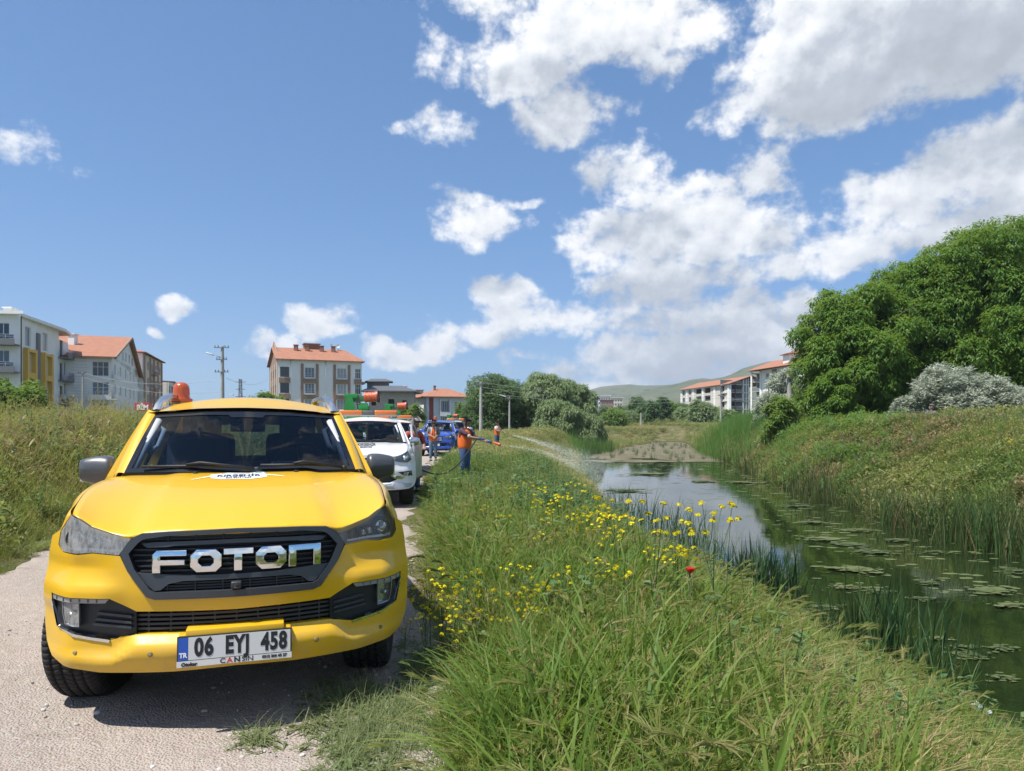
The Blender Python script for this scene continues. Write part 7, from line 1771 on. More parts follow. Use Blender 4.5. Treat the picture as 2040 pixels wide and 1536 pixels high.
    link('trousers', skin_mesh('trousers', tr, 0, 1), wear.get('trousers', JEANS), b)
    sh_ = [[(pel + V((0, 0, .05)), (.168 * g, .128 * g)), (pel.lerp(ch, .5), (.165 * g, .128 * g)), (ch, (.185 * g, .130 * g)), (nk - V((0, 0, .05)), (.11, .085))]]
    for s, k in ((-1, 'l'), (1, 'r')):
        sh = V((s * .19 * (1 + (g - 1) * .4), 0, 1.40)) + (ch - V((0, 0, 1.26))) * .9; el, wr = V(J[k + 'elbow']), V(J[k + 'wrist']); end = el.lerp(wr, wear.get('sleeve', .1)); sh_.append([(0, 2), (sh, .085), (sh.lerp(el, .5), .071), (el, .060), (end, .056)] if wear.get('sleeve', .1) > .05 else [(0, 2), (sh, .085), (sh.lerp(el, .75), .070)])
    link('shirt', skin_mesh('shirt', sh_, 0, 1), wear['shirt'], b)
    if wear.get('vest'):
        vs = [[(pel + V((0, 0, -.11)), (.19 * g, .15 * g)), (pel + V((0, 0, -.02)), (.205 * g, .165 * g)), (pel.lerp(ch, .4), (.205 * g, .168 * g)), (ch, (.222 * g, .168 * g)), (ch + V((0, 0, .12)), (.205 * (1 + (g - 1) * .5), .15)), (ch + V((0, 0, .185)), (.13, .11))]]
        v = link('safety_vest', skin_mesh('safety_vest', vs, 0, 1), wear['vest'], b)
        mb = MB(); mb.smooth = True
        for s in (-1, 1): mb.tube([ch + V((s * .085, -.158 * g, -.20)), ch + V((s * .09, -.152 * g, 0)), ch + V((s * .10, -.09, .15)), ch + V((s * .10, .0, .19))], .020, 6)
        if wear.get('bands'): mb.obj('vest_band', BAND, v)
    for i, s in enumerate((0, 1)):
        k = 'lr'[i]; an = V(J[k + 'ankle']); mb = MB(); mb.smooth = True; mb.bbox((an.x, an.y - .075, an.z - .052), (.105, .28, .085), .035); mb.obj('shoe', SHOE, b)
        if wear.get('gloves'):
            wr, palm, d = hands[i]; link('glove', skin_mesh('glove', [[(wr - d * .03, .042), (wr + d * .03, (.046, .03)), (palm + d * .02, (.050, .032)), (palm + d * .065, (.044, .030)), (palm + d * .09, .018)]], 1, 1), GLOVE, b)
        if wear.get('cuff') and i == 0:
            el = V(J[k + 'elbow']); sh = V((-.19, 0, 1.40)); link('sleeve_band', skin_mesh('sleeve_band', [[(sh.lerp(el, .72), .076), (sh.lerp(el, .9), .072)]], 0, 1), BAND, b)
    return T
STAND = dict(lknee=(-.10, -.02, .50), rknee=(.10, -.02, .50), lankle=(-.11, .02, .085), rankle=(.11, .02, .085))
def ground_at(x, y): return float(height(x, y))
def build_people():
    # the man with the lance, side on to the camera, facing the water
    x, y = at(926, 20.6), 20.6
    J = dict(STAND, lelbow=(-.20, -.30, 1.20), lwrist=(-.06, -.50, 1.17), relbow=(.24, -.26, 1.18), rwrist=(.10, -.68, 1.08), head=(0, -.06, 1.60), neck=(0, -.02, 1.45), face=(-.35, -1, -.25), lankle=(-.14, .06, .085), rankle=(.13, -.06, .085))
    person('bearded man in an orange vest spraying water from a long lance on the bank', (x, y, ground_at(x, y)), R(66), J, dict(shirt=MAROON, vest=VEST, trousers=JEANS, gloves=1, cuff=1, cap=mat('cap_dark', (.03, .03, .03), .8), bands=0, sleeve=.04), 1.22)
    M = Matrix.Translation((x, y, ground_at(x, y))) @ Matrix.Rotation(R(66), 4, 'Z')
    a, b = M @ Vector((.02, -.42, 1.215)), M @ Vector((.02, -1.10, 1.00))
    T = thing('spray_lance', 'thin spray lance with an orange nozzle in the hands of the bearded man', 'spray lance', a)
    mb = MB(); mb.smooth = True; mb.tube([Vector(), b - a], .013, 8); mb.obj('tube', mat('lance_grey', (.12, .12, .12), .4, metal=.5), T)
    d = (b - a).normalized(); mb = MB(); mb.smooth = True; mb.tube([b - a - d * .22, b - a, b - a + d * .03], [.02, .042, .036], 10); mb.obj('nozzle', mat('nozzle_orange', (.62, .11, .03), .5), T)
    mb = MB(); mb.smooth = True; mb.tube([(0, 0, 0), d * -.06 + Vector((0, 0, -.10))], .016, 8); mb.obj('grip', mat('nozzle_orange', (0, 0, 0)), T)
    tip = b + d * .03
    # hose from the white pickup
    h0 = Vector((at(838, 17), 17, .50)); h3 = a; pts = []
    for k in range(25):
        t = k / 24; p = h0.lerp(h3, t); p.z -= .52 * sin(pi * t) * (1 - .2 * t); pts.append(p)
    mb = MB(); mb.smooth = True; mb.tube(pts, .020, 8); tag(mb.obj('hose', mat('hose_black', (.02, .021, .02), .5)), 'black hose sagging from the white pickup to the man with the lance', 'hose')
    # man with bowed head before the blue pickup
    x1, y1 = at(863, 30.5), 30.5
    J = dict(STAND, lelbow=(-.25, -.04, 1.14), lwrist=(-.07, -.24, 1.06), relbow=(.25, -.04, 1.14), rwrist=(.06, -.26, 1.04), neck=(0, -.05, 1.46), head=(0, -.16, 1.585), face=(.1, -.75, -.7))
    person('man in an open orange vest looking down at his hands before the blue pickup', (x1, y1, ground_at(x1, y1)), R(14), J, dict(shirt=GREYSH, vest=VEST, trousers=mat('denim_pale', (.10, .16, .24), .85, var=.25, vscale=9), bands=1, sleeve=.3), 1.0)
    # far man beyond the crest
    x2, y2 = at(990, 44), 44
    J = dict(STAND, lelbow=(-.24, -.16, 1.16), lwrist=(-.10, -.42, 1.14), relbow=(.24, -.16, 1.16), rwrist=(.10, -.46, 1.10))
    person('farther man in orange vest and pale sleeves, waist deep in the bank weeds', (x2, y2, ground_at(x2, y2) - .05), R(58), J, dict(shirt=WHITESH, vest=VEST, trousers=JEANS, bands=1, sleeve=.05), 1.0)
    # man on the far bank
    x3, y3 = at(1855, 36.5), 36.5
    J = dict(STAND, lelbow=(-.27, .0, 1.14), lwrist=(-.22, -.16, .92), relbow=(.27, -.04, 1.15), rwrist=(.12, -.22, 1.16))
    person('man in a grey shirt standing under the silver bush on the far bank', (x3, y3, zat(807, y3) - 1.74), R(-20), J, dict(shirt=mat('shirt_mauve', (.17, .15, .20), .85), trousers=mat('trousers_dark', (.05, .05, .06), .85), sleeve=.03, hair=mat('hair_grey', (.2, .18, .17), .8)), 1.1, None)
    # somebody behind the open door of the white pickup
    x4, y4 = at(824, 16.6), 16.6
    J = dict(STAND, lelbow=(-.25, -.05, 1.14), lwrist=(-.12, -.25, 1.10), relbow=(.25, -.05, 1.14), rwrist=(.12, -.25, 1.08), head=(0, -.08, 1.60), face=(.2, -1, -.4))
    person('man in a red shirt standing beside the open door of the white pickup', (x4, y4, ground_at(x4, y4) - .02), R(40), J, dict(shirt=mat('shirt_red', (.36, .06, .05), .85), trousers=JEANS, sleeve=.1, hair=mat('hair_grey', (.2, .18, .17), .8)), .92, None)
    return tip
LANCE_TIP = build_people()
def build_spray():
    """three jets of fine drops arching down to the water"""
    m, nt = new_mat('water_spray'); G = NG(nt)
    d = G.n('ShaderNodeBsdfDiffuse', {0: (.9, .93, .95, 1)}); t = G.n('ShaderNodeBsdfTranslucent', {0: (.9, .93, .95, 1)}); a = G.n('ShaderNodeAddShader', {0: d.outputs[0], 1: t.outputs[0]}); tr = G.n('ShaderNodeBsdfTransparent')
    mx = G.n('ShaderNodeMixShader', {0: .15, 1: tr.outputs[0], 2: a.outputs[0]}); G.n('ShaderNodeOutputMaterial', {0: mx.outputs[0]})
    r = np.random.default_rng(77)
    jets = [(LANCE_TIP, Vector((at(1250, 31), 31, ZW + .02)), 15000, .95, 'jet of water from the lance of the bearded man falling towards the pond'), (Vector((at(1012, 44), 44, .98)), Vector((at(1225, 44), 44, ZW + .05)), 17000, 1.3, 'broad far jet of water from the farther man drifting over the pond'), (Vector((at(1018, 40), 40, .55)), Vector((at(1205, 38), 38, ZW + .05)), 9000, .9, 'thin lower jet of water crossing the bank to the pond')]
    for a, b, n, sp, lab in jets:
        t = r.uniform(0, 1, n) ** .5; L = (b - a).length; arc = .035 * L
        A, B = np.array(a), np.array(b); C = A + (B - A) * t[:, None]; C[:, 2] += arc * 4 * t * (1 - t) * (1 - .25 * t)
        s = sp * (.02 + .46 * t ** 1.5); off = r.normal(0, 1, (n, 3)) * s[:, None] * [.7, .7, .75]; C = C + off
        dr = (B - A) / L; dr = dr + np.stack([np.zeros(n), np.zeros(n), -.22 * t], 1); ln = r.uniform(.02, .11, n) * (1 - .35 * t); w = r.uniform(.0016, .0048, n) * (1 + .5 * t)
        V = np.empty((n, 4, 3)); V[:, 0] = C; V[:, 1] = C + dr * (ln * .5)[:, None] + np.stack([w, w, -w], 1); V[:, 2] = C + dr * ln[:, None]; V[:, 3] = C + dr * (ln * .5)[:, None] + np.stack([-w, w * .3, w], 1)
        ok = V[:, 2, 2] > ZW + .01; V = V[ok]; k = np.arange(len(V)) * 4
        F = np.concatenate([np.stack([k, k + 1, k + 2], 1), np.stack([k, k + 2, k + 3], 1), np.stack([k, k + 3, k + 1], 1), np.stack([k + 1, k + 3, k + 2], 1)])
        o = link('water_spray', mesh_np('water_spray', V.reshape(-1, 3), F), m); tag(o, lab, 'water spray', kind='stuff')
build_spray()

# ================================================================ poles, wires, sign
CONC = mat('pole_concrete', (.40, .39, .36), .9, var=.15, vscale=3)
def pole(label, px_, Y, top, r0=.16, r1=.09, base=None, arms=(), lamp=None, lean=0.0, group='concrete utility poles'):
    x = at(px_, Y); z = float(height(x, Y)) - .1 if base is None else base; H = top - z
    T = thing('utility_pole', label, 'utility pole', (x, Y, z), 0, group); T.rotation_euler = (0, lean, 0)
    mb = MB(); mb.smooth = 'auto'; mb.lathe([(r0, 0), (r1, H), (0, H)], 10); mb.obj('mast', CONC, T)
    for (dz, w) in arms:
        mb = MB(); mb.cbox((0, -r1 - .04, H - dz), (2 * w, .08, .08)); a = mb.obj('crossarm', mat('steel_arm', (.22, .22, .22), .5, metal=.5), T)
        for u in (-w + .08, -w * .45, w * .45, w - .08):
            mb = MB(); mb.smooth = True; mb.lathe([(.03, 0), (.05, .06), (.035, .1), (.05, .14), (.02, .2)], 8, Matrix.Translation((u, -r1 - .04, H - dz + .04))); mb.obj('insulator', mat('insulator_brown', (.08, .05, .04), .3), a)
    if lamp:
        dz, L = lamp; mb = MB(); mb.smooth = True; mb.tube([(0, -.1, H - dz), (-L * .4, -.12, H - dz + .16), (-L * .75, -.14, H - dz + .30)], .035, 6); a = mb.obj('lamp_arm', mat('steel_arm', (.22, .22, .22), .5), T)
        mb = MB(); mb.smooth = True; mb.bbox((0, 0, 0), (.75, .26, .14), .05, Matrix.Translation((-L * .75 - .3, -.14, H - dz + .38)) @ Matrix.Rotation(R(18), 4, 'Y')); mb.obj('lamp_head', mat('lamp_head_grey', (.55, .56, .57), .4), a)
    return Vector((x, Y, top))
def wire(a, b, sag, r=.016, label=None):
    pts = [a.lerp(b, t) - Vector((0, 0, 4 * sag * t * (1 - t))) for t in np.linspace(0, 1, 21)]
    mb = MB(); mb.smooth = True; mb.tube(pts, r, 5); tag(mb.obj('overhead_wire', mat('wire_grey', (.42, .43, .45), .5, metal=.3)), label, 'wire', 'overhead wires')
def build_poles():
    p1 = pole('tall concrete pole with a street lamp and two crossarms, left of the brown block', 443, 72, zat(690, 72), .24, .15, None, ((.15, .75), (1.35, .55), (2.6, .7)), (1.15, 1.2))
    # lattice mast
    x, Y = at(479, 118), 118; z = -.5; H = zat(755, Y) - z; T = thing('lattice_pole', 'small dark lattice mast right of the tall street lamp pole', 'utility pole', (x, Y, z))
    mb = MB(); w = lambda t: .34 - .18 * t
    for sx in (-1, 1):
        for sy in (-1, 1): mb.tube([(sx * w(0), sy * w(0), 0), (sx * w(1), sy * w(1), H)], .05, 4)
    mb.obj('mast', mat('lattice_steel', (.17, .16, .15), .6, metal=.4), T); mb = MB(); n = 11
    for k in range(n):
        a, b = k / n, (k + 1) / n; s = 1 if k % 2 else -1; mb.tube([(-s * w(a), -w(a), a * H), (s * w(b), -w(b), b * H)], .035, 4); mb.tube([(-s * w(a), w(a), a * H), (s * w(b), w(b), b * H)], .035, 4)
    tag(mb.obj('bracing', mat('lattice_steel', (0, 0, 0)), T), kind='stuff')
    for dz, L in ((.5, .9), (1.7, .8), (2.9, .95)): mb = MB(); mb.cbox((0, 0, H - dz), (2 * L, .08, .08)); mb.obj('crossarm', mat('lattice_steel', (0, 0, 0)), T)
    mb = MB(); mb.smooth = True; mb.tube([(0, 0, H - 3.2), (-1.2, 0, H - 2.7)], .04, 5); mb.bbox((-1.45, 0, H - 2.6), (.7, .25, .14), .04); mb.obj('lamp_arm', mat('lamp_head_grey', (0, 0, 0)), T)
    p3 = pole('pale concrete pole at the left end of the tree clump beyond the bend', 958, 76, zat(762, 76), .20, .13, None, ((.15, .5),))
    p4 = pole('slim concrete pole with a small lamp before the dark trees', 1015, 80, zat(790, 80), .13, .08, None, ((.2, .35),), (.3, .6)); pole('short concrete post between the two poles before the dark trees', 1001, 84, zat(801, 84), .13, .10)
    p6 = pole('thick leaning concrete pole before the walnut trees on the far bank', 1580, 50, zat(745, 50), .21, .15, None, ((.25, .5),), None, -.09)
    p7 = pole('thin pale pole below the long roofed block', 1436, 120, zat(786, 120), .20, .14, None, ((.2, .5),)); pole('thin far post beyond the end of the pond', 1277, 150, zat(822, 150), .16, .12); pole('far post just right of the poplars', 1413, 150, zat(800, 150), .15, .1)
    pole('thin dark pole in front of the white apartment block', 165, 84, zat(741, 84), .13, .09, None, ((.2, .5),))
    for k, (dx, dz) in enumerate(((-.45, .1), (.0, -.5), (.45, -1.1))): wire(p3 + Vector((dx, 0, dz)), p7 + Vector((dx, 0, dz * .6 + .2)), 1.1, .020, ('uppermost', 'middle', 'lowest')[k] + ' wire strung from the pole by the trees towards the long roofed block')
    wire(p7, p6 + Vector((0, 0, -.2)), 1.2, .018, 'wire from the thin pale pole to the thick leaning pole')
    e = Vector((at(720, 128), 128, zat(772, 128)))
    for k, dz in enumerate((.0, -1.2)): wire(Vector((at(166, 84), 84, zat(743, 84) + dz * .4)), p1 + Vector((-.4, 0, -3.4 + dz)), .8, .016, ('upper', 'lower')[k] + ' wire crossing before the white apartment block')
    wire(p1 + Vector((.4, 0, -3.2)), Vector((at(541, 131), 131, zat(751, 131))), 1.0, .018, 'wire from the street lamp pole to the brown block')
    # red shop sign
    Y = 62; x = at(285, Y); T = thing('shop_sign', 'red sign board with white letters above the weeds, left of the yellow pickup', 'sign', (x, Y, float(height(x, Y))))
    z = zat(811, Y) - float(height(x, Y)); mb = MB(); mb.smooth = 'auto'; mb.bbox((0, 0, z), (1.40, .16, .74), .02); b = mb.obj('board', mat('sign_red', (.42, .025, .045), .4), T)
    me = text_mesh('BİM', .58, .028, 1.0, .004); o = link('lettering', me, mat('print_white', (.8, .8, .8), .5), b); o.rotation_euler = (R(90), 0, 0); o.location = (0, -.086, z - .04)
    for u in (-.5, .5): mb = MB(); mb.cbox((u, 0, (z - .41) / 2), (.08, .08, z - .41)); mb.obj('post', mat('steel_arm', (0, 0, 0)), T)
    # pale kerb stones and slabs
    for k, (px_, py_, Y, w, d, lab) in enumerate([(1500, 846, 90, 3.2, 1.4, 'pale broken concrete slab below the white apartment tower'), (1518, 838, 100, 2.2, .9, 'farther pale slab below the white apartment tower'), (1052, 862, 66, 2.6, .4, 'long pale kerb stone under the dark trees'), (1086, 858, 68, .7, .5, 'grey concrete block under the trees'), ]):
        x = at(px_, Y); mb = MB(); mb.smooth = 'auto'; z = zat(py_, Y); g = float(height(x, Y)); mb.bbox((x, Y, (z + g - .3) / 2), (w, d, max(.2, z - g + .3)), .03); tag(mb.obj('concrete_slab', PALE), lab, 'concrete slab')
build_poles()

# ================================================================ water plants
def water_at(px_, py_): Y = F_PX * (EYE - ZW) / (py_ - HY); return at(px_, Y), Y
def build_water_plants():
    r = np.random.default_rng(9)
    protos = []
    for i in range(5):
        L = Leaves(); k_reed(L, np.random.default_rng(60 + i), 70 if i < 3 else 36, (.8, 1.5), .26 if i < 3 else .16); me = L.mesh('reeds'); me.materials.append(M_REED); protos.append(me)
    L = Leaves(); q_ = np.random.default_rng(70)
    for _ in range(130):
        az = q_.uniform(0, 2 * pi); b = q_.normal(0, .24, 2); L.blade((b[0], b[1], -.1), az, q_.uniform(.7, 1.25), q_.uniform(.020, .034), q_.uniform(.02, .22), q_.uniform(0, .25), q_.uniform(0, .8), 6, q_.normal(0, .7))
    bigreed = L.mesh('reeds'); bigreed.materials.append(leaf_mat('reed_dark', [(.020, .055, .018), (.038, .085, .028), (.07, .12, .04)], .25, tintmix=.8))
    mix = []
    for i in range(3):
        L = Leaves(); k_reed(L, np.random.default_rng(80 + i), 80, (.7, 1.7), .40); me = L.mesh('reeds'); me.materials.append(leaf_mat('reed_mixed', [(.035, .075, .02), (.065, .11, .03), (.12, .14, .05), (.26, .19, .09)], .3, tintmix=.8)); mix.append(me)
    def clump(x, Y, s, label, me, zs=1.0, group='reed clumps in the water'):
        o = link('reeds', me); o.location = (x, Y, max(ZW, min(float(height(x, Y)), ZW + .9)) - .02); o.scale = (s, s, s * zs); o.rotation_euler = (0, 0, r.uniform(0, 6.28)); tag(o, label, 'reeds', group)
    # in front: the near bank
    named = [(1515, 1192, 1.0, .95, 'big dark clump of reeds in the near pond edge, right of the poppy'), (1545, 1180, .75, .9, 'dark reeds at the right side of the big near clump'), (1490, 1178, .8, .9, 'dark reeds at the left side of the big near clump'),
             (1352, 1085, .9, 1.0, 'dark reeds between the two tall yellow flower stems'), (1385, 1095, .8, 1.0, 'dark reeds left of the tall right flower stem'), (1318, 1070, .9, 1.0, 'dark reeds right of the tall left flower stem'), (1265, 1045, 1.0, 1.0, 'dark reeds left of the tall left flower stem'), (1232, 1030, .95, .95, 'reeds behind the dense yellow flowers'), (1430, 1125, .7, 1.0, 'low dark reeds under the tall right flower stem'),
             (1690, 1320, .75, .95, 'reeds at the near water edge left of the bright corner'), (1760, 1335, .95, 1.0, 'broad green reeds leaning over the near water edge'), (1810, 1345, .8, .9, 'green reeds right of the broad near clump'), (1640, 1290, .6, .8, 'thin reeds beside the sunlit water strip'), (1860, 1420, .7, .8, 'short reeds at the lower right water edge'), (1600, 1262, .55, .9, 'low reeds at the foot of the big dark clump'),
             (1942, 1310, .42, 1.1, 'lone tuft of reeds out in the right-hand water'), (2006, 1165, .38, 1.0, 'dead broken reed stub out in the water at the right edge')]
    for i, (px_, py_, s, zs, lab) in enumerate(named):
        x, Y = water_at(px_, py_); clump(x, Y, s * (1.15 if i < 3 else 1.3 if 8 < i < 15 else 1.1), lab, bigreed if i < 3 or i == 10 else protos[i % 3 if i < 14 else 3 + i % 2], zs)
    # along the far bank, thicker in some places
    spots = [(1588, 985), (1605, 992), (1570, 975), (1622, 1003), (1672, 1012), (1690, 1010), (1725, 1020), (1742, 1032), (1752, 1042), (1650, 1000), (1790, 1042), (1830, 1058), (1850, 1070), (1868, 1078), (1885, 1082), (1910, 1088), (1935, 1092), (1950, 1098), (1972, 1102), (2000, 1108), (2030, 1112), (1540, 962), (1520, 952), (1500, 945), (1480, 938), (1462, 930), (1440, 922), (1768, 1048), (1705, 1018), (1808, 1050), (2060, 1120), (2090, 1128), (1925, 1080), (1640, 998)]
    for i, (px_, py_) in enumerate(spots):
        x, Y = water_at(px_, py_); clump(max(x, float(XR(Y)) - .7) + r.uniform(-.1, .5), Y, r.uniform(.95, 1.55), ('straw mixed green' if i % 5 in (1, 3) else 'dark green') + ' reeds along the far bank, ' + ('at the right edge of the view' if px_ > 1960 else 'below the silver bushes' if px_ > 1780 else 'below the great walnuts' if px_ > 1600 else 'towards the leaning pole' if px_ > 1500 else 'next to the bright reed bed'), mix[i % 3] if i % 5 in (1, 3) else protos[i % 3], r.uniform(.8, 1.1), 'reeds lining the far bank')
    for i, (px_, py_) in enumerate([(1172, 905), (1182, 908), (1192, 906), (1203, 903), (1160, 908), (1212, 900)]):
        x, Y = water_at(px_, py_); clump(float(XL(Y)) - .1, Y, 1.7, 'dark reeds on the left shore at the bend of the water', protos[i % 3], 1.0, 'reeds at the bend')
    for i, (px_, py_) in enumerate([(1268, 908), (1300, 915), (1330, 905), (1347, 912), (1352, 922), (1240, 902), (1362, 905), (1378, 914)]):
        x, Y = water_at(px_, py_); clump(x, Y, .8, 'small dark tuft standing in the brown scum of the far water', protos[3 + i % 2], .8, 'tufts in the brown scum')
    # floating mats of leaves and algae
    m, nt = new_mat('floating_algae'); G = NG(nt); P = G.n('ShaderNodeNewGeometry').outputs['Position']; oi = G.n('ShaderNodeObjectInfo')
    n = G.noise(P, 4.0, 6, .7); c = G.ramp(G.m('ADD', G.m('MULTIPLY', n, .8), G.m('MULTIPLY', oi.outputs['Random'], .25)), [(.2, (.030, .050, .014)), (.5, (.075, .100, .030)), (.85, (.165, .180, .06))])
    p = G.n('ShaderNodeBsdfPrincipled', {'Base Color': c, 'Roughness': .6, 'Normal': G.n('ShaderNodeBump', {'Height': G.noise(P, 22, 4, .7), 'Strength': .5, 'Distance': .02}).outputs[0]}); G.n('ShaderNodeOutputMaterial', {0: p.outputs[0]})
    def matobj(name, x, Y, a, b, n_bits, label, group, mt=m, z=ZW + .004, cat='water weed'):
        """one mat: many ragged floating leaves, closest in the middle"""
        mb = MB()
        for k in range(n_bits):
            q = abs(r.normal(0, .45)); t = r.uniform(0, 2 * pi); cx, cy = q * a * cos(t), q * b * sin(t); s = r.uniform(.12, 1) ** 1.6 * min(a, b) * .21 * (1.2 - .5 * min(1, q)); e = r.uniform(1.0, 2.2); w = r.uniform(0, .5); nn = 13
            pts = [(cx + s * e * cos(2 * pi * j / nn) * (1 + .25 * r.normal()), cy + s * sin(2 * pi * j / nn) * (1 + .25 * r.normal())) for j in range(nn)]
            mb.add([(u, v_, .0006 * k) for u, v_ in pts] + [(cx, cy, .0006 * k + .004)], [(j, (j + 1) % nn, nn) for j in range(nn)])
        o = mb.obj(name, mt); o.location = (x, Y, z); tag(o, label, cat, group)
    px_mats = [(1705, 1137, 95, 11), (1690, 1086, 45, 8), (1640, 1075, 60, 7), (1850, 1163, 26, 7), (1985, 1178, 55, 11), (1960, 1180, 38, 9), (2010, 1208, 60, 10), (1745, 1102, 70, 7), (1845, 1195, 40, 6), (1740, 1180, 60, 6), (1690, 1172, 70, 6), (1920, 1292, 42, 8), (1935, 1310, 50, 11), (2000, 1296, 50, 9), (2002, 1352, 42, 11), (1870, 1275, 50, 6), (1640, 1212, 70, 7), (1600, 1218, 50, 5), (1620, 1042, 40, 4), (1700, 1058, 50, 4), (1590, 1010, 45, 3), (1480, 962, 45, 2.5), (1290, 945, 50, 3), (1245, 978, 50, 4), (1400, 960, 34, 2.5), (2020, 1140, 50, 7), (1790, 1078, 50, 4), (1860, 1102, 50, 4)]
    for (px_, py_, rx, ry) in px_mats:
        x, Y = water_at(px_, py_); a = rx / F_PX * Y; b = ry / (py_ - HY) * Y
        if x > XR(Y) - .2: x = float(XR(Y)) - .6
        size = 'long thin' if rx > 9 * ry else 'broad' if rx > 55 else 'small'
        where = 'by the lone reed tuft on the right' if py_ > 1255 else 'near the broken reed stub' if px_ > 1890 and py_ > 1130 else 'right of the big dark reeds' if py_ > 1120 and px_ < 1800 else 'in mid water' if py_ > 1060 else 'along the reeds of the far bank' if px_ > 1480 else 'on the mirrored sky of the far water'
        matobj('algae_mat', x, Y, a, min(b, a * 1.6), int(56 + 50 * min(3, a)), '%s ragged mat of floating leaves %s' % (size, where), 'floating mats of water weed')
    # brown scum over the far end, built from very many small flecks
    ms = mat('brown_scum', (.135, .118, .066), .85, var=.45, vscale=.6); mb = MB()
    for k in range(2600):
        Y = r.uniform(58, 120); l, rr = float(XL(Y)), float(XR(Y)); x = r.uniform(l, rr); e = (Y - 68) / 9 + .55 * math.sin(x * .9 + Y * .3) + .4 * math.sin(x * 2.3 - Y * .5)
        if r.uniform() > .08 + .92 * S01(e, -.6, .9): continue
        s = r.uniform(.25, .9); q = [(x + s * 2.4 * cos(2 * pi * j / 7) * (1 + .3 * r.normal()), Y + s * 1.6 * sin(2 * pi * j / 7), ZW + .003 + .00001 * k) for j in range(7)]; mb.add(q, [tuple(range(7))])
    tag(mb.obj('brown_scum', ms), kind='stuff')
    for i in range(46):
        Y = r.uniform(60, 112); x = r.uniform(float(XL(Y)) + .5, float(XR(Y)) - .5); clump(x, Y, r.uniform(.4, .9), 'small dark tuft standing in the brown scum of the far water', protos[3 + i % 2], .8, 'tufts in the brown scum')
    mb = MB()
    for k in range(500):
        Y = 13 + 45 * r.uniform() ** 1.4; l, rr = float(XL(Y)), float(XR(Y)); x = rr - (rr - l) * (abs(r.normal(0, .38)) if k % 3 else r.uniform()); s = r.uniform(.015, .06) * (1 + Y / 25)
        if x < l: continue
        q = [(x + s * 1.8 * cos(2 * pi * j / 6) * (1 + .3 * r.normal()), Y + s * sin(2 * pi * j / 6), ZW + .0022) for j in range(6)]; mb.add(q, [tuple(range(6))])
    tag(mb.obj('duckweed', m), kind='stuff')
build_water_plants()

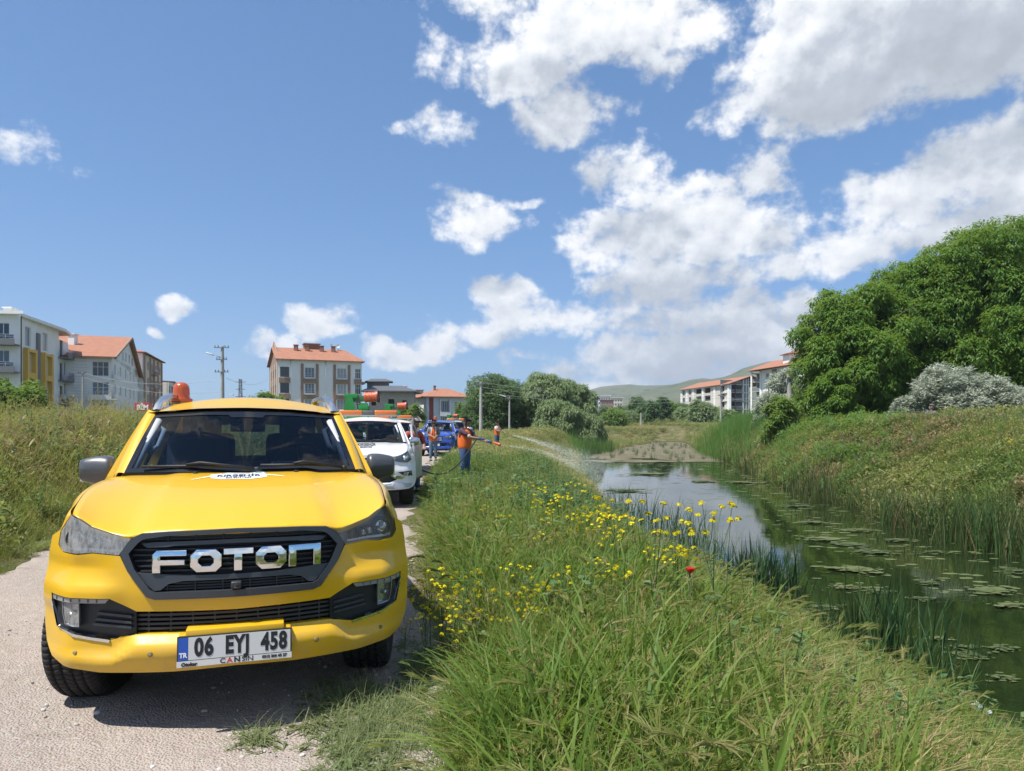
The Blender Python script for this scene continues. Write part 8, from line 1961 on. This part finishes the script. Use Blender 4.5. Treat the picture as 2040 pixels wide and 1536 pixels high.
# ================================================================ flowers
def build_flowers():
    r = np.random.default_rng(31)
    yel = leaf_mat('mustard_petals', [(.58, .50, .006), (.76, .68, .012), (.84, .78, .05)], .3, tintmix=.9, amount=0); stem_m = leaf_mat('mustard_stem', [(.05, .09, .03), (.09, .14, .05), (.13, .17, .07)], .15, tintmix=.8)
    def plant(h, nb, seed, heads=1.0, spread=.16):
        q = np.random.default_rng(seed); S, Fl = Leaves(), []
        C = S.blade((0, 0, -.1), q.uniform(0, 6.28), h, .010, q.uniform(.0, .12), .05, .5, 8, 0, lambda t: 1 - .5 * t); C2 = C
        S.blade((0, 0, -.1), 0, h * .98, .008, .02, .03, .5, 6, 1.57, lambda t: 1 - .5 * t)
        tips = [C[-1]]
        for k in range(nb):
            f = q.uniform(.45, .86); i = f * 8; p = C[int(i)] + (C[min(8, int(i) + 1)] - C[int(i)]) * (i % 1); az = 2.4 * k + q.uniform(-.5, .5); L = (1.02 - f) * h * q.uniform(.5, .85) + .04
            e = p + np.array([cos(az) * spread * q.uniform(.6, 1.2), sin(az) * spread * q.uniform(.6, 1.2), L]); m_ = (p + e) / 2 + np.array([cos(az), sin(az), -.4]) * .03
            S.strip([p, m_, e], [.003, .0026, .002], .5); S.strip([p, m_, e], [.003, .0026, .002], .5, (sin(az), -cos(az), 0)); tips.append(e)
        for k in range(int(16 * h / .9)):
            f = q.uniform(.1, .8); i = f * 8; p = C[int(i)]; az = q.uniform(0, 6.28); leafy(S, p, (cos(az), sin(az), q.uniform(.1, .7)), q, q.uniform(.05, .15) * (1.2 - f), q.uniform(.015, .04), q.uniform(0, 1))
        for t in tips:
            A = Leaves(); R0 = q.uniform(.022, .036) * heads
            for k in range(15):
                d = q.normal(0, 1, 3); d[2] = abs(d[2]) * .8; d /= np.linalg.norm(d); c = np.array(t) + d * R0 * q.uniform(.5, 1) * [1, 1, .8]; nrm = d + [0, 0, .4]; a = np.cross(nrm, [q.normal(), q.normal(), .3]); a /= np.linalg.norm(a); b = np.cross(nrm, a); b /= np.linalg.norm(b); s = .0100 * heads * q.uniform(.8, 1.3)
                for (u, v_) in ((a, b), (b, a)): A.strip([c - u * s, c - u * s * .4, c + u * s * .4, c + u * s], np.array([.25, .8, .8, .25]) * s, q.uniform(0, 1), v_)
            Fl.append(A.mesh('flower_head'))
        return S.mesh('stem'), Fl
    def build(kind, loc, label, s=1.0, group='yellow flowering weeds on the near bank', rz=0.0):
        st, fl = kind; T = thing('mustard_plant', label, 'wildflower', loc, rz, group); T.scale = (s,) * 3
        if not st.materials: st.materials.append(stem_m)
        link('stem', st, None, T)
        for f in fl:
            if not f.materials: f.materials.append(yel)
            link('flower_head', f, None, T)
    zero = lambda x, y: float(height(x, y))
    # the two tall ones against the water
    for (px_, Y, top, nb, seed, lab) in ((1297, 5.2, 962, 7, 5, 'tall yellow flower stem rising alone against the water, left of the two'), (1441, 5.0, 968, 11, 8, 'tall branched yellow flower rising against the water, right of the two')):
        x = at(px_, Y); z = zero(x, Y); build(plant(zat(top, Y) - z, nb, seed, 1.05, .20), (x, Y, z), lab, 1.0, None)
    kinds_ = [plant(q, n, 50 + i, .92, sp) for i, (q, n, sp) in enumerate(((.85, 5, .12), (.95, 7, .15), (.75, 4, .10), (1.0, 8, .17), (.8, 6, .13)))]
    spots = [(1130, 968, 8.5), (1155, 945, 10), (1195, 968, 8.5), (1180, 985, 8), (1092, 985, 9), (1110, 1000, 8.5), (1070, 990, 9), (1215, 1010, 7.5), (1240, 1018, 7.2), (1225, 1035, 7), (1205, 1000, 8), (1160, 1000, 8), (1140, 1010, 8), (1258, 1025, 7), (1180, 1025, 7.5), (1100, 968, 10), (1045, 950, 12), (1050, 960, 11), (1125, 985, 9), (1175, 1010, 7.6), (1098, 1020, 8), (1215, 1055, 6.6), (1315, 1070, 6.2), (1318, 1085, 6.0), (1342, 1040, 6.2), (1366, 1050, 6.0), (1368, 1078, 5.8), (1282, 1018, 6.6), (1150, 1040, 7), (1110, 1048, 7.2), (1085, 1058, 7),
             (851, 1130, 5.0), (884, 1155, 4.8), (925, 1152, 4.8), (848, 1172, 4.7), (910, 1180, 4.6), (870, 1182, 4.7), (968, 1178, 4.7), (1025, 1132, 5.2), (1016, 1186, 4.7), (1104, 1140, 5.1), (1090, 1162, 4.9), (1060, 1172, 4.8), (1080, 1178, 4.8), (853, 1208, 4.5), (873, 1205, 4.5), (910, 1205, 4.5), (922, 1225, 4.4), (958, 1226, 4.4), (1015, 1222, 4.5), (1058, 1208, 4.5), (1068, 1215, 4.5), (897, 1258, 4.2), (853, 1226, 4.4), (880, 1230, 4.4), (1182, 1085, 6), (1190, 1110, 5.6), (1262, 1130, 5.2), (1242, 1140, 5.2), (1015, 1020, 8), (960, 1000, 9), (808, 1305, 4.6), (1815, 1470, 4.2)]
    for i, (px_, py_, Y) in enumerate(spots):
        px_ += r.normal(0, 11); py_ += r.normal(0, 7); x = at(px_, Y); z = zero(x, Y); h = zat(py_ - (22 if Y < 5.6 else 4), Y) - z; k = i % 5; s = max(.35, h / (.85, .95, .75, 1.0, .8)[k])
        near = Y < 5.6; build(kinds_[k], (x, Y, z), ('yellow mustard weed low in the grass ' + ('close beside the bumper of the yellow pickup' if px_ < 900 else 'a step right of the yellow pickup' if px_ < 1000 else 'between the yellow pickup and the poppy' if px_ < 1200 else 'just left of the poppy')) if near else ('yellow mustard weed ' + ('under the two tall flower stems' if px_ > 1270 else 'at the front of the dense yellow patch' if py_ > 1015 else 'at the back of the dense yellow patch' if Y > 9 else 'in the middle of the dense yellow patch')), s, 'yellow flowers near the pickup' if near else 'yellow flowers in the dense patch', r.uniform(0, 6.28))
    # the poppy
    Y = 4.9; x = at(1375, Y); z = zero(x, Y); h = zat(1142, Y) - z; T = thing('poppy', 'single red poppy in the grass of the near bank', 'poppy', (x, Y, z))
    mb = MB(); mb.smooth = True; mb.tube([(0, 0, -.05), (.01, 0, h * .5), (.0, .01, h)], .0035, 5); mb.obj('stem', stem_m, T)
    for k in range(4):
        a = k * pi / 2 + .4; mb = MB(); mb.smooth = True
        mb.grid(lambda u, v_, a=a: (cos(a + (u - .5) * 1.9) * .030 * sin(v_ * 1.6) * (1 + .1 * sin(9 * u)), sin(a + (u - .5) * 1.9) * .030 * sin(v_ * 1.6), h + .036 * v_ ** 1.3 + .003 * sin(7 * u)), 8, 6); mb.obj('petal', mat('poppy_red', (.62, .018, .012), .5), T)
    mb = MB(); mb.smooth = True; mb.lathe([(0, 0), (.008, .004), (.008, .012), (0, .016)], 8, Matrix.Translation((0, 0, h))); mb.obj('seed_head', mat('poppy_dark', (.02, .02, .015), .6), T)
    # pale plastic litter at the waterline in the lower right corner
    for i, (px_, py_, s, lab) in enumerate([(1925, 1418, .055, 'crumpled white plastic bag at the lower right water edge'), (1948, 1430, .04, 'small crumpled white scrap right of the plastic bag')]):
        x, Y = water_at(px_, py_ + 8); bm = bmesh.new(); bmesh.ops.create_icosphere(bm, subdivisions=3, radius=s); rr = np.random.default_rng(i)
        for v in bm.verts: v.co *= 1 + .35 * sin(v.co.x * 70 + i) * sin(v.co.y * 55) + rr.normal(0, .08); v.co.z *= .8
        me = bpy.data.meshes.new('plastic_bag'); bm.to_mesh(me); bm.free(); o = link('plastic_bag', me, mat('plastic_white', (.50, .51, .52), .5)); o.location = (x + .10, Y, ZW + .10); tag(o, lab, 'litter')
build_flowers()

# ================================================================ the air: far hills fade a little
def build_haze():
    m, nt = new_mat('haze_air'); G = NG(nt)
    v = G.n('ShaderNodeVolumePrincipled', {'Color': (.80, .88, 1.0, 1), 'Density': .00019, 'Anisotropy': .2}); o = G.n('ShaderNodeOutputMaterial'); G.nt.links.new(v.outputs[0], o.inputs['Volume'])
    mb = MB(); mb.box((-3600, -80, -8), (3600, 4300, 330)); tag(mb.obj('haze', m), kind='stuff')
build_haze()
